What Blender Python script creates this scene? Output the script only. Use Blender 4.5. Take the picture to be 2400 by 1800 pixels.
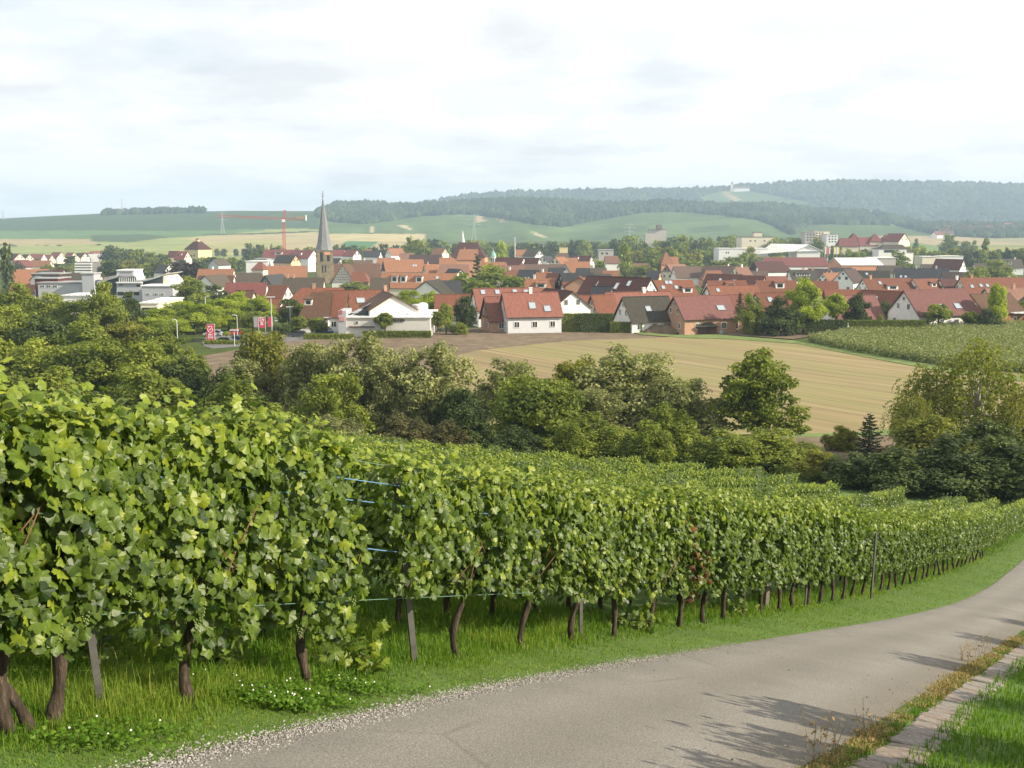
import bpy, math, random
import numpy as np
from mathutils import Vector, Matrix, geometry

# ------------------------------------------------------------------ camera, light, sky
for o in list(bpy.data.objects):
    bpy.data.objects.remove(o)
scene = bpy.context.scene
COL = scene.collection
R = math.radians
FPX = 2400.0                    # focal length in photo pixels (photo 2400 x 1800)
PITCH = R(8.53)
cam_d = bpy.data.cameras.new('camera')
cam_d.sensor_width = 36.0
cam_d.lens = 36.0
cam_d.clip_start = 0.1
cam_d.clip_end = 30000
cam = bpy.data.objects.new('camera', cam_d)
COL.objects.link(cam)
cam.location = (0, 0, 0)
cam.rotation_euler = (R(90) - PITCH, 0, 0)
scene.camera = cam
scene.render.resolution_x, scene.render.resolution_y = 1024, 768

SUN_AZ, SUN_EL = 106.0, 30.0    # azimuth clockwise from the view direction (+y)
HAZE_D = 0.00017
sdir = Vector((math.sin(R(SUN_AZ)) * math.cos(R(SUN_EL)), math.cos(R(SUN_AZ)) * math.cos(R(SUN_EL)), math.sin(R(SUN_EL))))
sun_d = bpy.data.lights.new('sun', 'SUN')
sun_d.energy = 5.0
sun_d.angle = R(0.6)
sun_d.color = (1.0, 0.89, 0.70)
sun = bpy.data.objects.new('sun', sun_d)
COL.objects.link(sun)
sun.rotation_euler = sdir.to_track_quat('Z', 'Y').to_euler()

world = bpy.data.worlds.new('World')
scene.world = world
world.use_nodes = True
nt = world.node_tree
nt.nodes.clear()
def wn(t, **kw):
    n = nt.nodes.new(t)
    for k, v in kw.items():
        setattr(n, k, v)
    return n
def wmath(op, a, b=None, c=None, clamp=False):
    n = wn('ShaderNodeMath', operation=op, use_clamp=clamp)
    for i, v in enumerate((a, b, c)):
        if v is None:
            continue
        if isinstance(v, (int, float)):
            n.inputs[i].default_value = v
        else:
            nt.links.new(v, n.inputs[i])
    return n.outputs[0]
sky = wn('ShaderNodeTexSky', sky_type='NISHITA', sun_disc=False)
sky.sun_elevation = R(SUN_EL)
sky.sun_rotation = R(SUN_AZ)
sky.altitude = 250
sky.dust_density = 2.0
bg_sky = wn('ShaderNodeBackground')
bg_sky.inputs[1].default_value = 0.095
nt.links.new(sky.outputs[0], bg_sky.inputs[0])
tc = wn('ShaderNodeTexCoord')
sep = wn('ShaderNodeSeparateXYZ')
nt.links.new(tc.outputs['Generated'], sep.inputs[0])
zz = wmath('ADD', wmath('MAXIMUM', sep.outputs[2], 0.0), 0.16)
comb = wn('ShaderNodeCombineXYZ')
nt.links.new(wmath('DIVIDE', sep.outputs[0], zz), comb.inputs[0])
nt.links.new(wmath('DIVIDE', sep.outputs[1], zz), comb.inputs[1])
def wnoise(scale, detail, rough, off):
    m = wn('ShaderNodeMapping')
    m.inputs['Location'].default_value = off
    nt.links.new(comb.outputs[0], m.inputs[0])
    n = wn('ShaderNodeTexNoise')
    n.inputs['Scale'].default_value = scale
    n.inputs['Detail'].default_value = detail
    n.inputs['Roughness'].default_value = rough
    n.inputs['Distortion'].default_value = 0.15
    nt.links.new(m.outputs[0], n.inputs['Vector'])
    return n.outputs['Fac']
def wramp(fac, pts):
    r = wn('ShaderNodeValToRGB')
    el = r.color_ramp.elements
    while len(el) < len(pts):
        el.new(0.5)
    for e, (p, c) in zip(el, pts):
        e.position = p
        e.color = c if len(c) == 4 else (*c, 1)
    r.color_ramp.interpolation = 'EASE'
    nt.links.new(fac, r.inputs[0])
    return r.outputs[0]
CL = (3.1, 7.7, 0.0)
n1 = wnoise(0.75, 7.0, 0.55, CL)
n2 = wnoise(2.0, 7.0, 0.55, (CL[0] + 11.0, 4.0, 2.0))
n3 = wnoise(0.33, 3.0, 0.5, (9.0, 2.3, 5.0))
cover = wramp(n1, [(0.30, (0, 0, 0)), (0.50, (1, 1, 1))])
low = wramp(sep.outputs[2], [(0.07, (1, 1, 1)), (0.27, (0, 0, 0))])          # the cloud deck closes towards the horizon
cover = wmath('MAXIMUM', wmath('MULTIPLY_ADD', cover, 0.38, 0.62), wmath('MULTIPLY', low, 0.96), clamp=True)   # thin veil everywhere, thick near the horizon
tone = wmath('ADD', wmath('MULTIPLY', n2, 0.62), wmath('MULTIPLY', n3, 0.38))
ccol = wramp(tone, [(0.37, (0.84, 0.855, 0.862)), (0.46, (0.98, 0.985, 0.985)), (0.53, (1.10, 1.095, 1.08))])
bg_cl = wn('ShaderNodeBackground')
bg_cl.inputs[1].default_value = 0.655
nt.links.new(ccol, bg_cl.inputs[0])
mixs = wn('ShaderNodeMixShader')
nt.links.new(cover, mixs.inputs[0])
nt.links.new(bg_sky.outputs[0], mixs.inputs[1])
nt.links.new(bg_cl.outputs[0], mixs.inputs[2])
wout = wn('ShaderNodeOutputWorld')
nt.links.new(mixs.outputs[0], wout.inputs[0])

scene.view_settings.view_transform = 'Standard'
scene.view_settings.look = 'None'
scene.view_settings.gamma = 1
scene.view_settings.use_curve_mapping = False
scene.view_settings.exposure = 0.74
cy = scene.cycles
cy.max_bounces = 6
cy.diffuse_bounces = 4
cy.glossy_bounces = 2
cy.transmission_bounces = 3
cy.volume_bounces = 0
cy.transparent_max_bounces = 6
cy.caustics_reflective = False
cy.caustics_refractive = False
cy.use_denoising = True
cy.sample_clamp_indirect = 4

# ------------------------------------------------------------------ helpers
def ray(px, py):
    u = (np.asarray(px, float) - 1200) / FPX
    v = (900 - np.asarray(py, float)) / FPX
    yy = math.cos(PITCH) + v * math.sin(PITCH)
    zz = -math.sin(PITCH) + v * math.cos(PITCH)
    return u / yy, zz / yy
def P(px, py, D):
    a, b = ray(px, py)
    return Vector((float(a) * D, D, float(b) * D))
def pyof(z, D):
    """photo row of a point D metres ahead and z above the eye"""
    zc = D * math.cos(PITCH) - z * math.sin(PITCH)
    return 900 - FPX * (z * math.cos(PITCH) + D * math.sin(PITCH)) / zc
def pxof(x, z, D):
    return 1200 + FPX * x / (D * np.cos(PITCH) - z * np.sin(PITCH))
def sstep(a, b, x):
    t = np.clip((x - a) / (b - a), 0, 1)
    return t * t * (3 - 2 * t)
_rs = np.random.RandomState(5)
_LAT = _rs.rand(256, 256)
def vnoise(x, y):
    xi = np.floor(x).astype(int); yi = np.floor(y).astype(int)
    fx = x - xi; fy = y - yi
    fx = fx * fx * (3 - 2 * fx); fy = fy * fy * (3 - 2 * fy)
    a = _LAT[xi % 256, yi % 256]; b = _LAT[(xi + 1) % 256, yi % 256]
    c = _LAT[xi % 256, (yi + 1) % 256]; d = _LAT[(xi + 1) % 256, (yi + 1) % 256]
    return (a * (1 - fx) + b * fx) * (1 - fy) + (c * (1 - fx) + d * fx) * fy
def fbm(x, y, n=4):
    r = 0; a = 0.5
    for i in range(n):
        r = r + a * vnoise(x * 2 ** i + 17 * i, y * 2 ** i + 31 * i); a *= 0.5
    return r

# ------------------------------------------------------------------ height of the land
CREST1 = ([-1200, 0, 100, 250, 400, 560, 740, 900, 1100], [540, 513, 508, 501, 498, 495, 496, 505, 530])
CREST2 = ([640, 730, 785, 850, 950, 1020, 1100, 1200, 1300, 1450, 1500, 1560, 1700, 1800, 1900, 2000, 2060, 2150, 2260, 2400, 3400],
          [545, 515, 482, 480, 486, 482, 477, 471, 474, 482, 480, 476, 486, 482, 495, 499, 502, 523, 552, 560, 565])
CREST3 = ([860, 980, 1050, 1100, 1200, 1400, 1600, 1690, 1720, 1780, 1850, 2000, 2200, 2350, 2400, 2800, 4000],
          [515, 484, 470, 462, 455, 451, 449, 446, 441, 439, 434, 431, 434, 438, 440, 450, 470])
def plain(y):
    return np.interp(y, [60, 80, 95, 110, 180, 250, 600, 1000, 1500, 2200, 4000, 9000],
                     [-16.8, -18.8, -20.6, -22, -23.2, -24.3, -30.5, -32, -34, -34, -36, -40])
def H(x, y):
    x = np.asarray(x, float); y = np.asarray(y, float)
    s = np.clip(0.52 * x + 0.854 * y, -150, 125)
    zn = -1.683 - 0.3205 * s + 0.00122 * s * s
    zn = np.where(s < 0, -1.683 - 0.3205 * s * (1 + s * 0.001), zn)
    w = sstep(60, 96, y)
    zp = plain(y) + 0.5 * (fbm(x / 40, y / 40, 2) - 0.37) * sstep(100, 150, y)
    z = zn * (1 - w) + zp * w
    if np.any(y > 1000):
        px = 1200 + FPX * (x / np.maximum(y, 1)) / 0.989
        def crest(c, D):
            py = np.interp(px, *c)
            return (540 - py) / FPX * 1.0 * D
        t1 = crest(CREST1, 2800.0); f = np.clip((y - 1350) / 1450, 0, 1)
        prof = np.where(f < .55, f / .55 * .34, .34 + (f - .55) / .45 * .66)
        h1 = -34 + (t1 + 34) * prof - np.clip((y - 2800) / 900, 0, 1) * 70
        t2 = crest(CREST2, 3100.0); f = np.clip((y - 1750) / 1350, 0, 1)
        prof = 0.25 * f + 0.75 * f ** 1.7
        prof = prof + 0.05 * np.sin(px / 38.0) * np.sin(f * math.pi) + 0.06 * (fbm(px / 60, f * 6, 3) - .45) * np.sin(f * math.pi)
        h2 = -34 + (t2 + 34) * prof - np.clip((y - 3100) / 700, 0, 1) * 90
        t3 = crest(CREST3, 4700.0); f = np.clip((y - 3400) / 1300, 0, 1)
        prof = f ** 1.25 + 0.05 * np.sin(px / 60.0 + 1) * np.sin(f * math.pi)
        h3 = -36 + (t3 + 36) * prof - np.clip((y - 4700) / 1500, 0, 1) * 60
        hh = np.maximum(np.maximum(h1, h2), h3)
        z = np.where(y > 1350, np.maximum(z, hh), z)
    return z
def Hs(x, y):
    return float(H(np.array([x]), np.array([y]))[0])
_DM = np.concatenate([np.arange(1.5, 40, 0.05), np.arange(40, 130, 0.2), np.arange(130, 700, 1.0), np.arange(700, 5200, 8.0)])
def GP(px, py):
    """point of the ground seen at a photo pixel"""
    a, b = ray(px, py)
    g = H(a * _DM, _DM) - b * _DM
    i = np.argmax(g > 0)
    if i == 0:
        D = _DM[0] if g[0] > 0 else _DM[-1]
    else:
        t = -g[i - 1] / (g[i] - g[i - 1]); D = _DM[i - 1] + t * (_DM[i] - _DM[i - 1])
    return Vector((float(a) * D, float(D), float(b) * D))
def DforH(px, py, h):
    """distance at which something h metres tall standing on the ground tops out at this pixel"""
    a, b = ray(px, py)
    d = np.arange(150.0, 1300.0, 1.0)
    g = b * d - H(a * d, d) - h
    i = np.argmin(np.abs(g))
    return float(d[i])

# ------------------------------------------------------------------ object helpers
def tag(o, label=None, cat=None, group=None, kind=None):
    if label: o['label'] = label
    if cat: o['category'] = cat
    if group: o['group'] = group
    if kind: o['kind'] = kind
    return o
def link(name, data, parent=None, mat=None):
    o = bpy.data.objects.new(name, data)
    COL.objects.link(o)
    if parent is not None: o.parent = parent
    if mat is not None and data is not None and not data.materials: data.materials.append(mat)
    return o
def empty(name, loc, rz=0.0):
    o = bpy.data.objects.new(name, None)
    o.empty_display_size = 0.2
    COL.objects.link(o)
    o.location = loc
    o.rotation_euler = (0, 0, rz)
    return o
def copy_tree(o, parent=None):
    c = o.copy()
    COL.objects.link(c)
    c.parent = parent
    for ch in o.children:
        copy_tree(ch, c)
    return c
def mesh_np(name, V, loops, sizes, attrs=None, smooth=False, mat_idx=None):
    """mesh from flat arrays: V (n,3), loops = vertex indices, sizes = corners of each face"""
    V = np.asarray(V, np.float32); loops = np.asarray(loops, np.int32); sizes = np.asarray(sizes, np.int32)
    me = bpy.data.meshes.new(name)
    me.vertices.add(len(V)); me.vertices.foreach_set('co', V.ravel())
    me.loops.add(len(loops)); me.loops.foreach_set('vertex_index', loops)
    me.polygons.add(len(sizes))
    st = np.zeros(len(sizes), np.int32); st[1:] = np.cumsum(sizes)[:-1]
    me.polygons.foreach_set('loop_start', st)
    if mat_idx is not None: me.polygons.foreach_set('material_index', np.asarray(mat_idx, np.int32))
    for k, v in (attrs or {}).items():
        v = np.asarray(v, np.float32)
        if v.ndim == 1:
            a = me.attributes.new(k, 'FLOAT', 'POINT'); a.data.foreach_set('value', v)
        else:
            a = me.attributes.new(k, 'FLOAT_COLOR', 'POINT'); a.data.foreach_set('color', np.c_[v, np.ones(len(v))].astype(np.float32).ravel())
    me.update(calc_edges=True)
    me.polygons.foreach_set('use_smooth', np.full(len(sizes), smooth))
    return me
class MB:
    """collects boxes, prisms and tubes into one mesh"""
    def __init__(s): s.v = []; s.f = []
    def face(s, pts):
        n = len(s.v); s.v += [tuple(p) for p in pts]; s.f.append(tuple(range(n, n + len(pts))))
    def solid(s, pts, faces):
        n = len(s.v); s.v += [tuple(p) for p in pts]; s.f += [tuple(n + i for i in f) for f in faces]
    def box(s, x0, x1, y0, y1, z0, z1):
        s.solid([(x0, y0, z0), (x1, y0, z0), (x1, y1, z0), (x0, y1, z0), (x0, y0, z1), (x1, y0, z1), (x1, y1, z1), (x0, y1, z1)],
                [(0, 3, 2, 1), (4, 5, 6, 7), (0, 1, 5, 4), (1, 2, 6, 5), (2, 3, 7, 6), (3, 0, 4, 7)])
    def prism(s, prof, ax, a0, a1):
        """profile of 2-D points extruded along axis ax ('x','y','z') from a0 to a1"""
        n = len(prof)
        def mk(p, a):
            return {'x': (a, p[0], p[1]), 'y': (p[0], a, p[1]), 'z': (p[0], p[1], a)}[ax]
        pts = [mk(p, a0) for p in prof] + [mk(p, a1) for p in prof]
        s.solid(pts, [tuple(range(n - 1, -1, -1)), tuple(range(n, 2 * n))] + [(i, (i + 1) % n, n + (i + 1) % n, n + i) for i in range(n)])
    def tube(s, pts, rad, seg=6, caps=True):
        pts = [Vector(p) for p in pts]
        if not hasattr(rad, '__len__'): rad = [rad] * len(pts)
        n0 = len(s.v)
        for i, p in enumerate(pts):
            d = (pts[min(i + 1, len(pts) - 1)] - pts[max(i - 1, 0)]).normalized()
            u = d.cross(Vector((0.31, 0.95, 0.05)))
            if u.length < 1e-3: u = d.cross(Vector((1, 0, 0)))
            u.normalize(); w = d.cross(u)
            for k in range(seg):
                a = 2 * math.pi * k / seg
                s.v.append(tuple(p + (u * math.cos(a) + w * math.sin(a)) * rad[i]))
        for i in range(len(pts) - 1):
            for k in range(seg):
                a = n0 + i * seg + k; b = n0 + i * seg + (k + 1) % seg
                s.f.append((a, b, b + seg, a + seg))
        if caps:
            s.f.append(tuple(n0 + k for k in range(seg - 1, -1, -1)))
            s.f.append(tuple(n0 + (len(pts) - 1) * seg + k for k in range(seg)))
    def lathe(s, prof, c=(0, 0), seg=12):
        n0 = len(s.v)
        for r, z in prof:
            for k in range(seg):
                a = 2 * math.pi * (k + .5) / seg
                s.v.append((c[0] + r * math.cos(a), c[1] + r * math.sin(a), z))
        for i in range(len(prof) - 1):
            for k in range(seg):
                a = n0 + i * seg + k; b = n0 + i * seg + (k + 1) % seg
                s.f.append((a, b, b + seg, a + seg))
        s.f.append(tuple(n0 + k for k in range(seg - 1, -1, -1)))
        s.f.append(tuple(n0 + (len(prof) - 1) * seg + k for k in range(seg)))
    def mesh(s, name, smooth=False):
        me = bpy.data.meshes.new(name)
        me.from_pydata(s.v, [], s.f)
        me.update()
        if smooth: me.polygons.foreach_set('use_smooth', np.ones(len(me.polygons), bool))
        return me
    def build(s, name, mat, parent=None, smooth=False):
        me = s.mesh(name, smooth)
        return link(name, me, parent, mat)

# ------------------------------------------------------------------ materials
def mat_new(name):
    m = bpy.data.materials.new(name)
    m.use_nodes = True
    n = m.node_tree
    b = n.nodes['Principled BSDF']
    return m, n, b
def add(n, t, **kw):
    k = n.nodes.new(t)
    for a, v in kw.items(): setattr(k, a, v)
    return k
def ramp(n, fac, pts, interp='LINEAR'):
    r = add(n, 'ShaderNodeValToRGB')
    el = r.color_ramp.elements
    while len(el) < len(pts): el.new(0.5)
    for e, (p, c) in zip(el, pts):
        e.position = p; e.color = (*c, 1)
    r.color_ramp.interpolation = interp
    n.links.new(fac, r.inputs[0])
    return r.outputs[0]
def noise(n, scale, detail=4, rough=0.55, coord='Object', vec=None, stretch=None):
    t = add(n, 'ShaderNodeTexNoise')
    t.inputs['Scale'].default_value = scale; t.inputs['Detail'].default_value = detail; t.inputs['Roughness'].default_value = rough
    if vec is None:
        vec = add(n, 'ShaderNodeTexCoord').outputs[coord]
    if stretch is not None:
        mp = add(n, 'ShaderNodeMapping')
        mp.inputs['Scale'].default_value = stretch[:3]
        if len(stretch) > 3: mp.inputs['Rotation'].default_value = (0, 0, stretch[3])
        n.links.new(vec, mp.inputs[0]); vec = mp.outputs[0]
    n.links.new(vec, t.inputs['Vector'])
    return t.outputs['Fac']
def mixc(n, fac, a, b, mode='MIX'):
    m = add(n, 'ShaderNodeMix', data_type='RGBA', blend_type=mode)
    for sock, v in ((m.inputs[0], fac), (m.inputs[6], a), (m.inputs[7], b)):
        if isinstance(v, (int, float)): sock.default_value = v
        elif isinstance(v, tuple): sock.default_value = (*v, 1) if len(v) == 3 else v
        else: n.links.new(v, sock)
    return m.outputs[2]
def bump(n, b, h, strength=0.4, dist=0.02):
    k = add(n, 'ShaderNodeBump')
    k.inputs['Strength'].default_value = strength; k.inputs['Distance'].default_value = dist
    n.links.new(h, k.inputs['Height']); n.links.new(k.outputs[0], b.inputs['Normal'])
def simple(name, c, rough=0.8, var=0.12, scale=2.0, metal=0.0, spec=0.3):
    """plain surface with slight grain and weathering"""
    m, n, b = mat_new(name)
    f = noise(n, scale, 5)
    d = tuple(max(0, x * (1 - var)) for x in c); l = tuple(min(1, x * (1 + var)) for x in c)
    n.links.new(ramp(n, f, [(0.3, d), (0.7, l)]), b.inputs['Base Color'])
    b.inputs['Roughness'].default_value = rough
    b.inputs['Metallic'].default_value = metal
    b.inputs['Specular IOR Level'].default_value = spec
    return m
def leaf_mat(name, dark, mid, light, transl=0.35, rough=0.55, spec=0.25, under=None, objvar=0.25, mottle=0):
    """foliage: colour of every leaf from its own tone, some light passing through"""
    m, n, b = mat_new(name)
    at = add(n, 'ShaderNodeAttribute', attribute_name='tone')
    oi = add(n, 'ShaderNodeObjectInfo')
    mm = add(n, 'ShaderNodeMath', operation='MULTIPLY_ADD')
    n.links.new(oi.outputs['Random'], mm.inputs[0]); mm.inputs[1].default_value = objvar
    n.links.new(at.outputs['Fac'], mm.inputs[2])
    m2 = add(n, 'ShaderNodeMath', operation='SUBTRACT'); n.links.new(mm.outputs[0], m2.inputs[0]); m2.inputs[1].default_value = objvar / 2
    c = ramp(n, m2.outputs[0], [(0.05, dark), (0.5, mid), (0.95, light)])
    if under is not None:
        g = add(n, 'ShaderNodeNewGeometry')
        c = mixc(n, g.outputs['Backfacing'], c, under)
    if mottle:
        fm_ = noise(n, mottle, 3, .6)
        c = mixc(n, 1.0, c, ramp(n, fm_, [(.3, (.72, .74, .70)), (.7, (1.22, 1.2, 1.15))]), 'MULTIPLY')
    n.links.new(c, b.inputs['Base Color'])
    b.inputs['Roughness'].default_value = rough
    b.inputs['Specular IOR Level'].default_value = spec
    tr = add(n, 'ShaderNodeBsdfTranslucent')
    tc_ = mixc(n, 1.0, c, (1.15, 1.25, 0.45), 'MULTIPLY')
    n.links.new(tc_, tr.inputs[0])
    mx = add(n, 'ShaderNodeMixShader'); mx.inputs[0].default_value = transl
    n.links.new(b.outputs[0], mx.inputs[1]); n.links.new(tr.outputs[0], mx.inputs[2])
    n.links.new(mx.outputs[0], n.nodes['Material Output'].inputs[0])
    return m
def diamonds(pos, nor, size, tone, r, asp=.62):
    n = len(pos)
    nor = nor / (np.linalg.norm(nor, axis=1, keepdims=True) + 1e-9)
    a = r.normal(0, 1, (n, 3)); a -= nor * np.sum(a * nor, 1, keepdims=True); a /= np.linalg.norm(a, axis=1, keepdims=True) + 1e-9
    c = np.cross(nor, a)
    s = size[:, None]
    V = np.stack([pos + a * s, pos + c * s * asp + nor * s * .18, pos - a * s, pos - c * s * asp + nor * s * .18], 1)
    return V.reshape(-1, 3), np.repeat(np.clip(tone, .02, .98), 4)
def foliage_mesh(name, pos, nor, size, tone, r, asp=.62):
    V, T = diamonds(pos, nor, size, tone, r, asp)
    n = len(pos)
    return mesh_np(name, V, np.arange(4 * n), np.full(n, 4), {'tone': T})
# ------------------------------------------------------------------ land
def pip(px, py, poly):
    px = np.asarray(px); py = np.asarray(py)
    inside = np.zeros(px.shape, bool)
    n = len(poly); j = n - 1
    for i in range(n):
        xi, yi = poly[i]; xj, yj = poly[j]
        c = ((yi > py) != (yj > py)) & (px < (xj - xi) * (py - yi) / ((yj - yi) or 1e-9) + xi)
        inside ^= c; j = i
    return inside
def grid_mesh(name, X, Y, Z, attrs=None, smooth=True):
    r, c = X.shape
    V = np.stack([X, Y, Z], -1).reshape(-1, 3)
    i = np.arange(r * c).reshape(r, c)
    q = np.stack([i[:-1, :-1], i[:-1, 1:], i[1:, 1:], i[1:, :-1]], -1).reshape(-1, 4)
    return mesh_np(name, V, q.ravel(), np.full(len(q), 4), attrs, smooth)

m_ground, n, b = mat_new('meadow_ground')
f1 = noise(n, 0.9, 6); f2 = noise(n, 9.0, 5, 0.65)
c1 = ramp(n, f1, [(0.35, (0.055, 0.108, 0.012)), (0.62, (0.092, 0.160, 0.018))])
c2 = ramp(n, f2, [(0.36, (0.085, 0.085, 0.03)), (0.50, (0.072, 0.135, 0.016))])
n.links.new(mixc(n, 0.5, c1, c2), b.inputs['Base Color'])
b.inputs['Roughness'].default_value = 0.95
bump(n, b, f2, 0.6, 0.05)

xs = np.concatenate([np.arange(-160, -30, 4.0), np.arange(-30, 60, 0.6), np.arange(60, 161, 4.0)])
ys = np.concatenate([np.arange(-120, -4, 4.0), np.arange(-4, 40, 0.4), np.arange(40, 128.1, 1.0), [128.0]])
ys = np.unique(np.minimum(ys, 128.0))
X, Y = np.meshgrid(xs, ys)
ground = link('ground', grid_mesh('ground', X, Y, H(X, Y)), None, m_ground)
tag(ground, kind='structure')

# far land in rings of growing size, coloured by what grows there
BOUND2 = ([640, 740, 790, 860, 930, 1000, 1080, 1180, 1250, 1310, 1350, 1400, 1500, 1560, 1650, 1750, 1800, 1840, 1862, 1880, 1900, 1950, 2100, 2150, 2200, 2300, 3000],
          [520, 510, 521, 525, 516, 506, 502, 512, 526, 533, 527, 516, 500, 497, 501, 512, 524, 545, 552, 534, 526, 527, 528, 541, 552, 558, 560])
VIN3 = [(1635, 463), (1690, 447), (1735, 443), (1800, 455), (1870, 470), (1930, 483), (1890, 487), (1750, 480), (1650, 477)]
def layers(px, D, z):
    hh = []
    for c, dist in ((CREST1, 2800.0), (CREST2, 3100.0), (CREST3, 4700.0)):
        hh.append((540 - np.interp(px, *c)) / FPX * dist)
    return hh
def forest_mask(px, D, py):
    top2 = np.interp(px, *CREST2)
    l3 = D > 3500
    f3 = l3 & ~pip(px, py, VIN3)
    wob = 4 * (fbm(px / 30, D / 200.0, 3) - 0.5)
    f2 = (D > 1800) & (D < 3350) & (py < np.interp(px, *BOUND2) + wob) & (px > 745)
    f2 &= ~((px > 2030) & (px < 2110) & (py > 499 + (px - 2030) * 0.42) & (py < 507 + (px - 2030) * 0.42))
    f1 = (D > 2600) & (D < 3000) & (px > 245) & (px < 480) & (py < np.interp(px, *CREST1) + 3)
    return f1, f2, f3
cols = np.concatenate([np.arange(-3600, -120, 120), np.arange(-120, 2520, 8.0), np.arange(2520, 6000, 120)])
rows = np.concatenate([np.arange(128, 400, 8.0), np.arange(400, 1300, 20.0), np.arange(1300, 4800, 20.0), np.arange(4800, 7000, 150.0)])
PXg, Dg = np.meshgrid(cols, rows)
Xg = (PXg - 1200) / FPX * Dg * 0.989
Zg = H(Xg, Dg)
zc = Dg * math.cos(PITCH) - Zg * math.sin(PITCH)
PYg = 900 - FPX * (Zg * math.cos(PITCH) + Dg * math.sin(PITCH)) / zc
C = np.zeros(PXg.shape + (3,)); C[:] = (0.075, 0.10, 0.035)
def setc(mask, c): C[mask] = c
D_, X_, Y_ = Dg, PXg, PYg
setc((D_ > 1000) & (Y_ > 574), (0.22, 0.25, 0.10))
setc((D_ > 1200) & (Y_ <= 590) & (X_ < 1000), (0.24, 0.27, 0.105))
setc((D_ > 1200) & pip(X_, Y_, [(-400, 560), (-400, 577), (40, 577), (230, 572), (225, 560)]), (0.31, 0.26, 0.145))
setc((D_ > 1200) & pip(X_, Y_, [(-400, 545), (-400, 560), (230, 560), (440, 556), (620, 540), (620, 530), (-400, 530)]), (0.10, 0.17, 0.065))
setc((D_ > 1200) & pip(X_, Y_, [(215, 552), (215, 566), (300, 568), (400, 556), (330, 548)]), (0.06, 0.095, 0.04))
setc((D_ > 1200) & pip(X_, Y_, [(430, 558), (560, 548), (800, 545), (960, 548), (960, 592), (700, 592), (590, 582), (480, 575)]), (0.34, 0.29, 0.165))
setc((D_ > 1200) & pip(X_, Y_, [(480, 572), (600, 560), (660, 566), (640, 592), (480, 600)]), (0.30, 0.29, 0.13))
setc((D_ > 1200) & pip(X_, Y_, [(798, 574), (832, 550), (912, 549), (880, 572), (850, 592)]), (0.075, 0.17, 0.075))
setc((D_ > 1200) & pip(X_, Y_, [(480, 551.5), (620, 549), (800, 541), (800, 538.5), (620, 545.5), (480, 549)]), (0.05, 0.07, 0.03))
setc((D_ > 1300) & (Y_ < np.interp(X_, [-400, 0, 200, 430, 560, 700, 760], [543, 541, 540, 541, 538, 536, 538])) & (X_ < 760) & (D_ < 3000), (0.050, 0.088, 0.036))
# vineyards on the middle slope, in plots of slightly different green
v2 = (D_ > 1800) & (D_ < 3400) & (X_ > 745) & (Y_ < 566)
plot = vnoise(np.floor(X_ / 95.0) * 3.7 + 1.3, np.floor((Y_ + X_ * .08) / 13.0) * 5.1)
C[v2] = (np.array([0.088, 0.132, 0.050]) * (0.72 + 0.55 * plot[..., None]))[v2]
setc(v2 & (X_ < 1000) & (Y_ > 548), (0.40, 0.34, 0.19))
setc(v2 & pip(X_, Y_, [(1112, 507), (1130, 504), (1138, 520), (1118, 521)]), (0.38, 0.29, 0.19))
setc(v2 & pip(X_, Y_, [(1155, 503), (1161, 502), (1186, 521), (1178, 522)]), (0.40, 0.31, 0.20))
setc(v2 & pip(X_, Y_, [(870, 531), (876, 529), (872, 546), (865, 546)]), (0.42, 0.35, 0.22))
setc(v2 & pip(X_, Y_, [(930, 528), (950, 527), (968, 540), (966, 548), (961, 540)]), (0.42, 0.35, 0.22))
setc(v2 & pip(X_, Y_, [(1243, 540), (1262, 548), (1282, 556), (1276, 557), (1255, 551)]), (0.40, 0.34, 0.24))
setc((D_ > 3400) & pip(X_, Y_, VIN3), (0.085, 0.13, 0.05))
setc((D_ > 3400) & pip(X_, Y_, [(1690, 452), (1700, 447), (1735, 470), (1720, 472)]), (0.34, 0.27, 0.15))
f1, f2, f3 = forest_mask(PXg, Dg, PYg)
setc(f1 | f2 | f3, (0.035, 0.058, 0.026))
# plain on the right
rp = (D_ > 1000) & (X_ > 2040)
setc(rp & (Y_ > 553) & (Y_ < 577), (0.33, 0.27, 0.17))
setc(rp & pip(X_, Y_, [(2040, 570), (2140, 568), (2230, 580), (2140, 582), (2040, 582)]), (0.13, 0.21, 0.08))
setc(rp & pip(X_, Y_, [(2270, 558), (2400, 553), (2800, 552), (2800, 570), (2400, 571), (2330, 565)]), (0.25, 0.24, 0.13))
setc(rp & (Y_ >= 575), (0.15, 0.21, 0.07))
setc((D_ > 700) & pip(X_, Y_, [(2170, 600), (2250, 583), (2340, 578), (2600, 580), (2600, 600)]), (0.25, 0.24, 0.075))
m_land, n, b = mat_new('far_land')
at = add(n, 'ShaderNodeAttribute', attribute_name='land')
fn = noise(n, 0.02, 6, 0.7)
c = mixc(n, 1.0, at.outputs['Color'], ramp(n, fn, [(0.3, (0.75, 0.75, 0.75)), (0.7, (1.22, 1.2, 1.1))]), 'MULTIPLY')
fr = noise(n, 0.35, 3, 0.6)
c = mixc(n, 0.6, c, ramp(n, fr, [(0.3, (0.7, 0.7, 0.7)), (0.7, (1.25, 1.25, 1.2))]), 'MULTIPLY')
n.links.new(c, b.inputs['Base Color']); b.inputs['Roughness'].default_value = 1.0
b.inputs['Specular IOR Level'].default_value = 0.0
terrain = link('terrain', grid_mesh('terrain', Xg, Dg, Zg, {'land': C.reshape(-1, 3)}), None, m_land)
tag(terrain, kind='structure')

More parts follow.
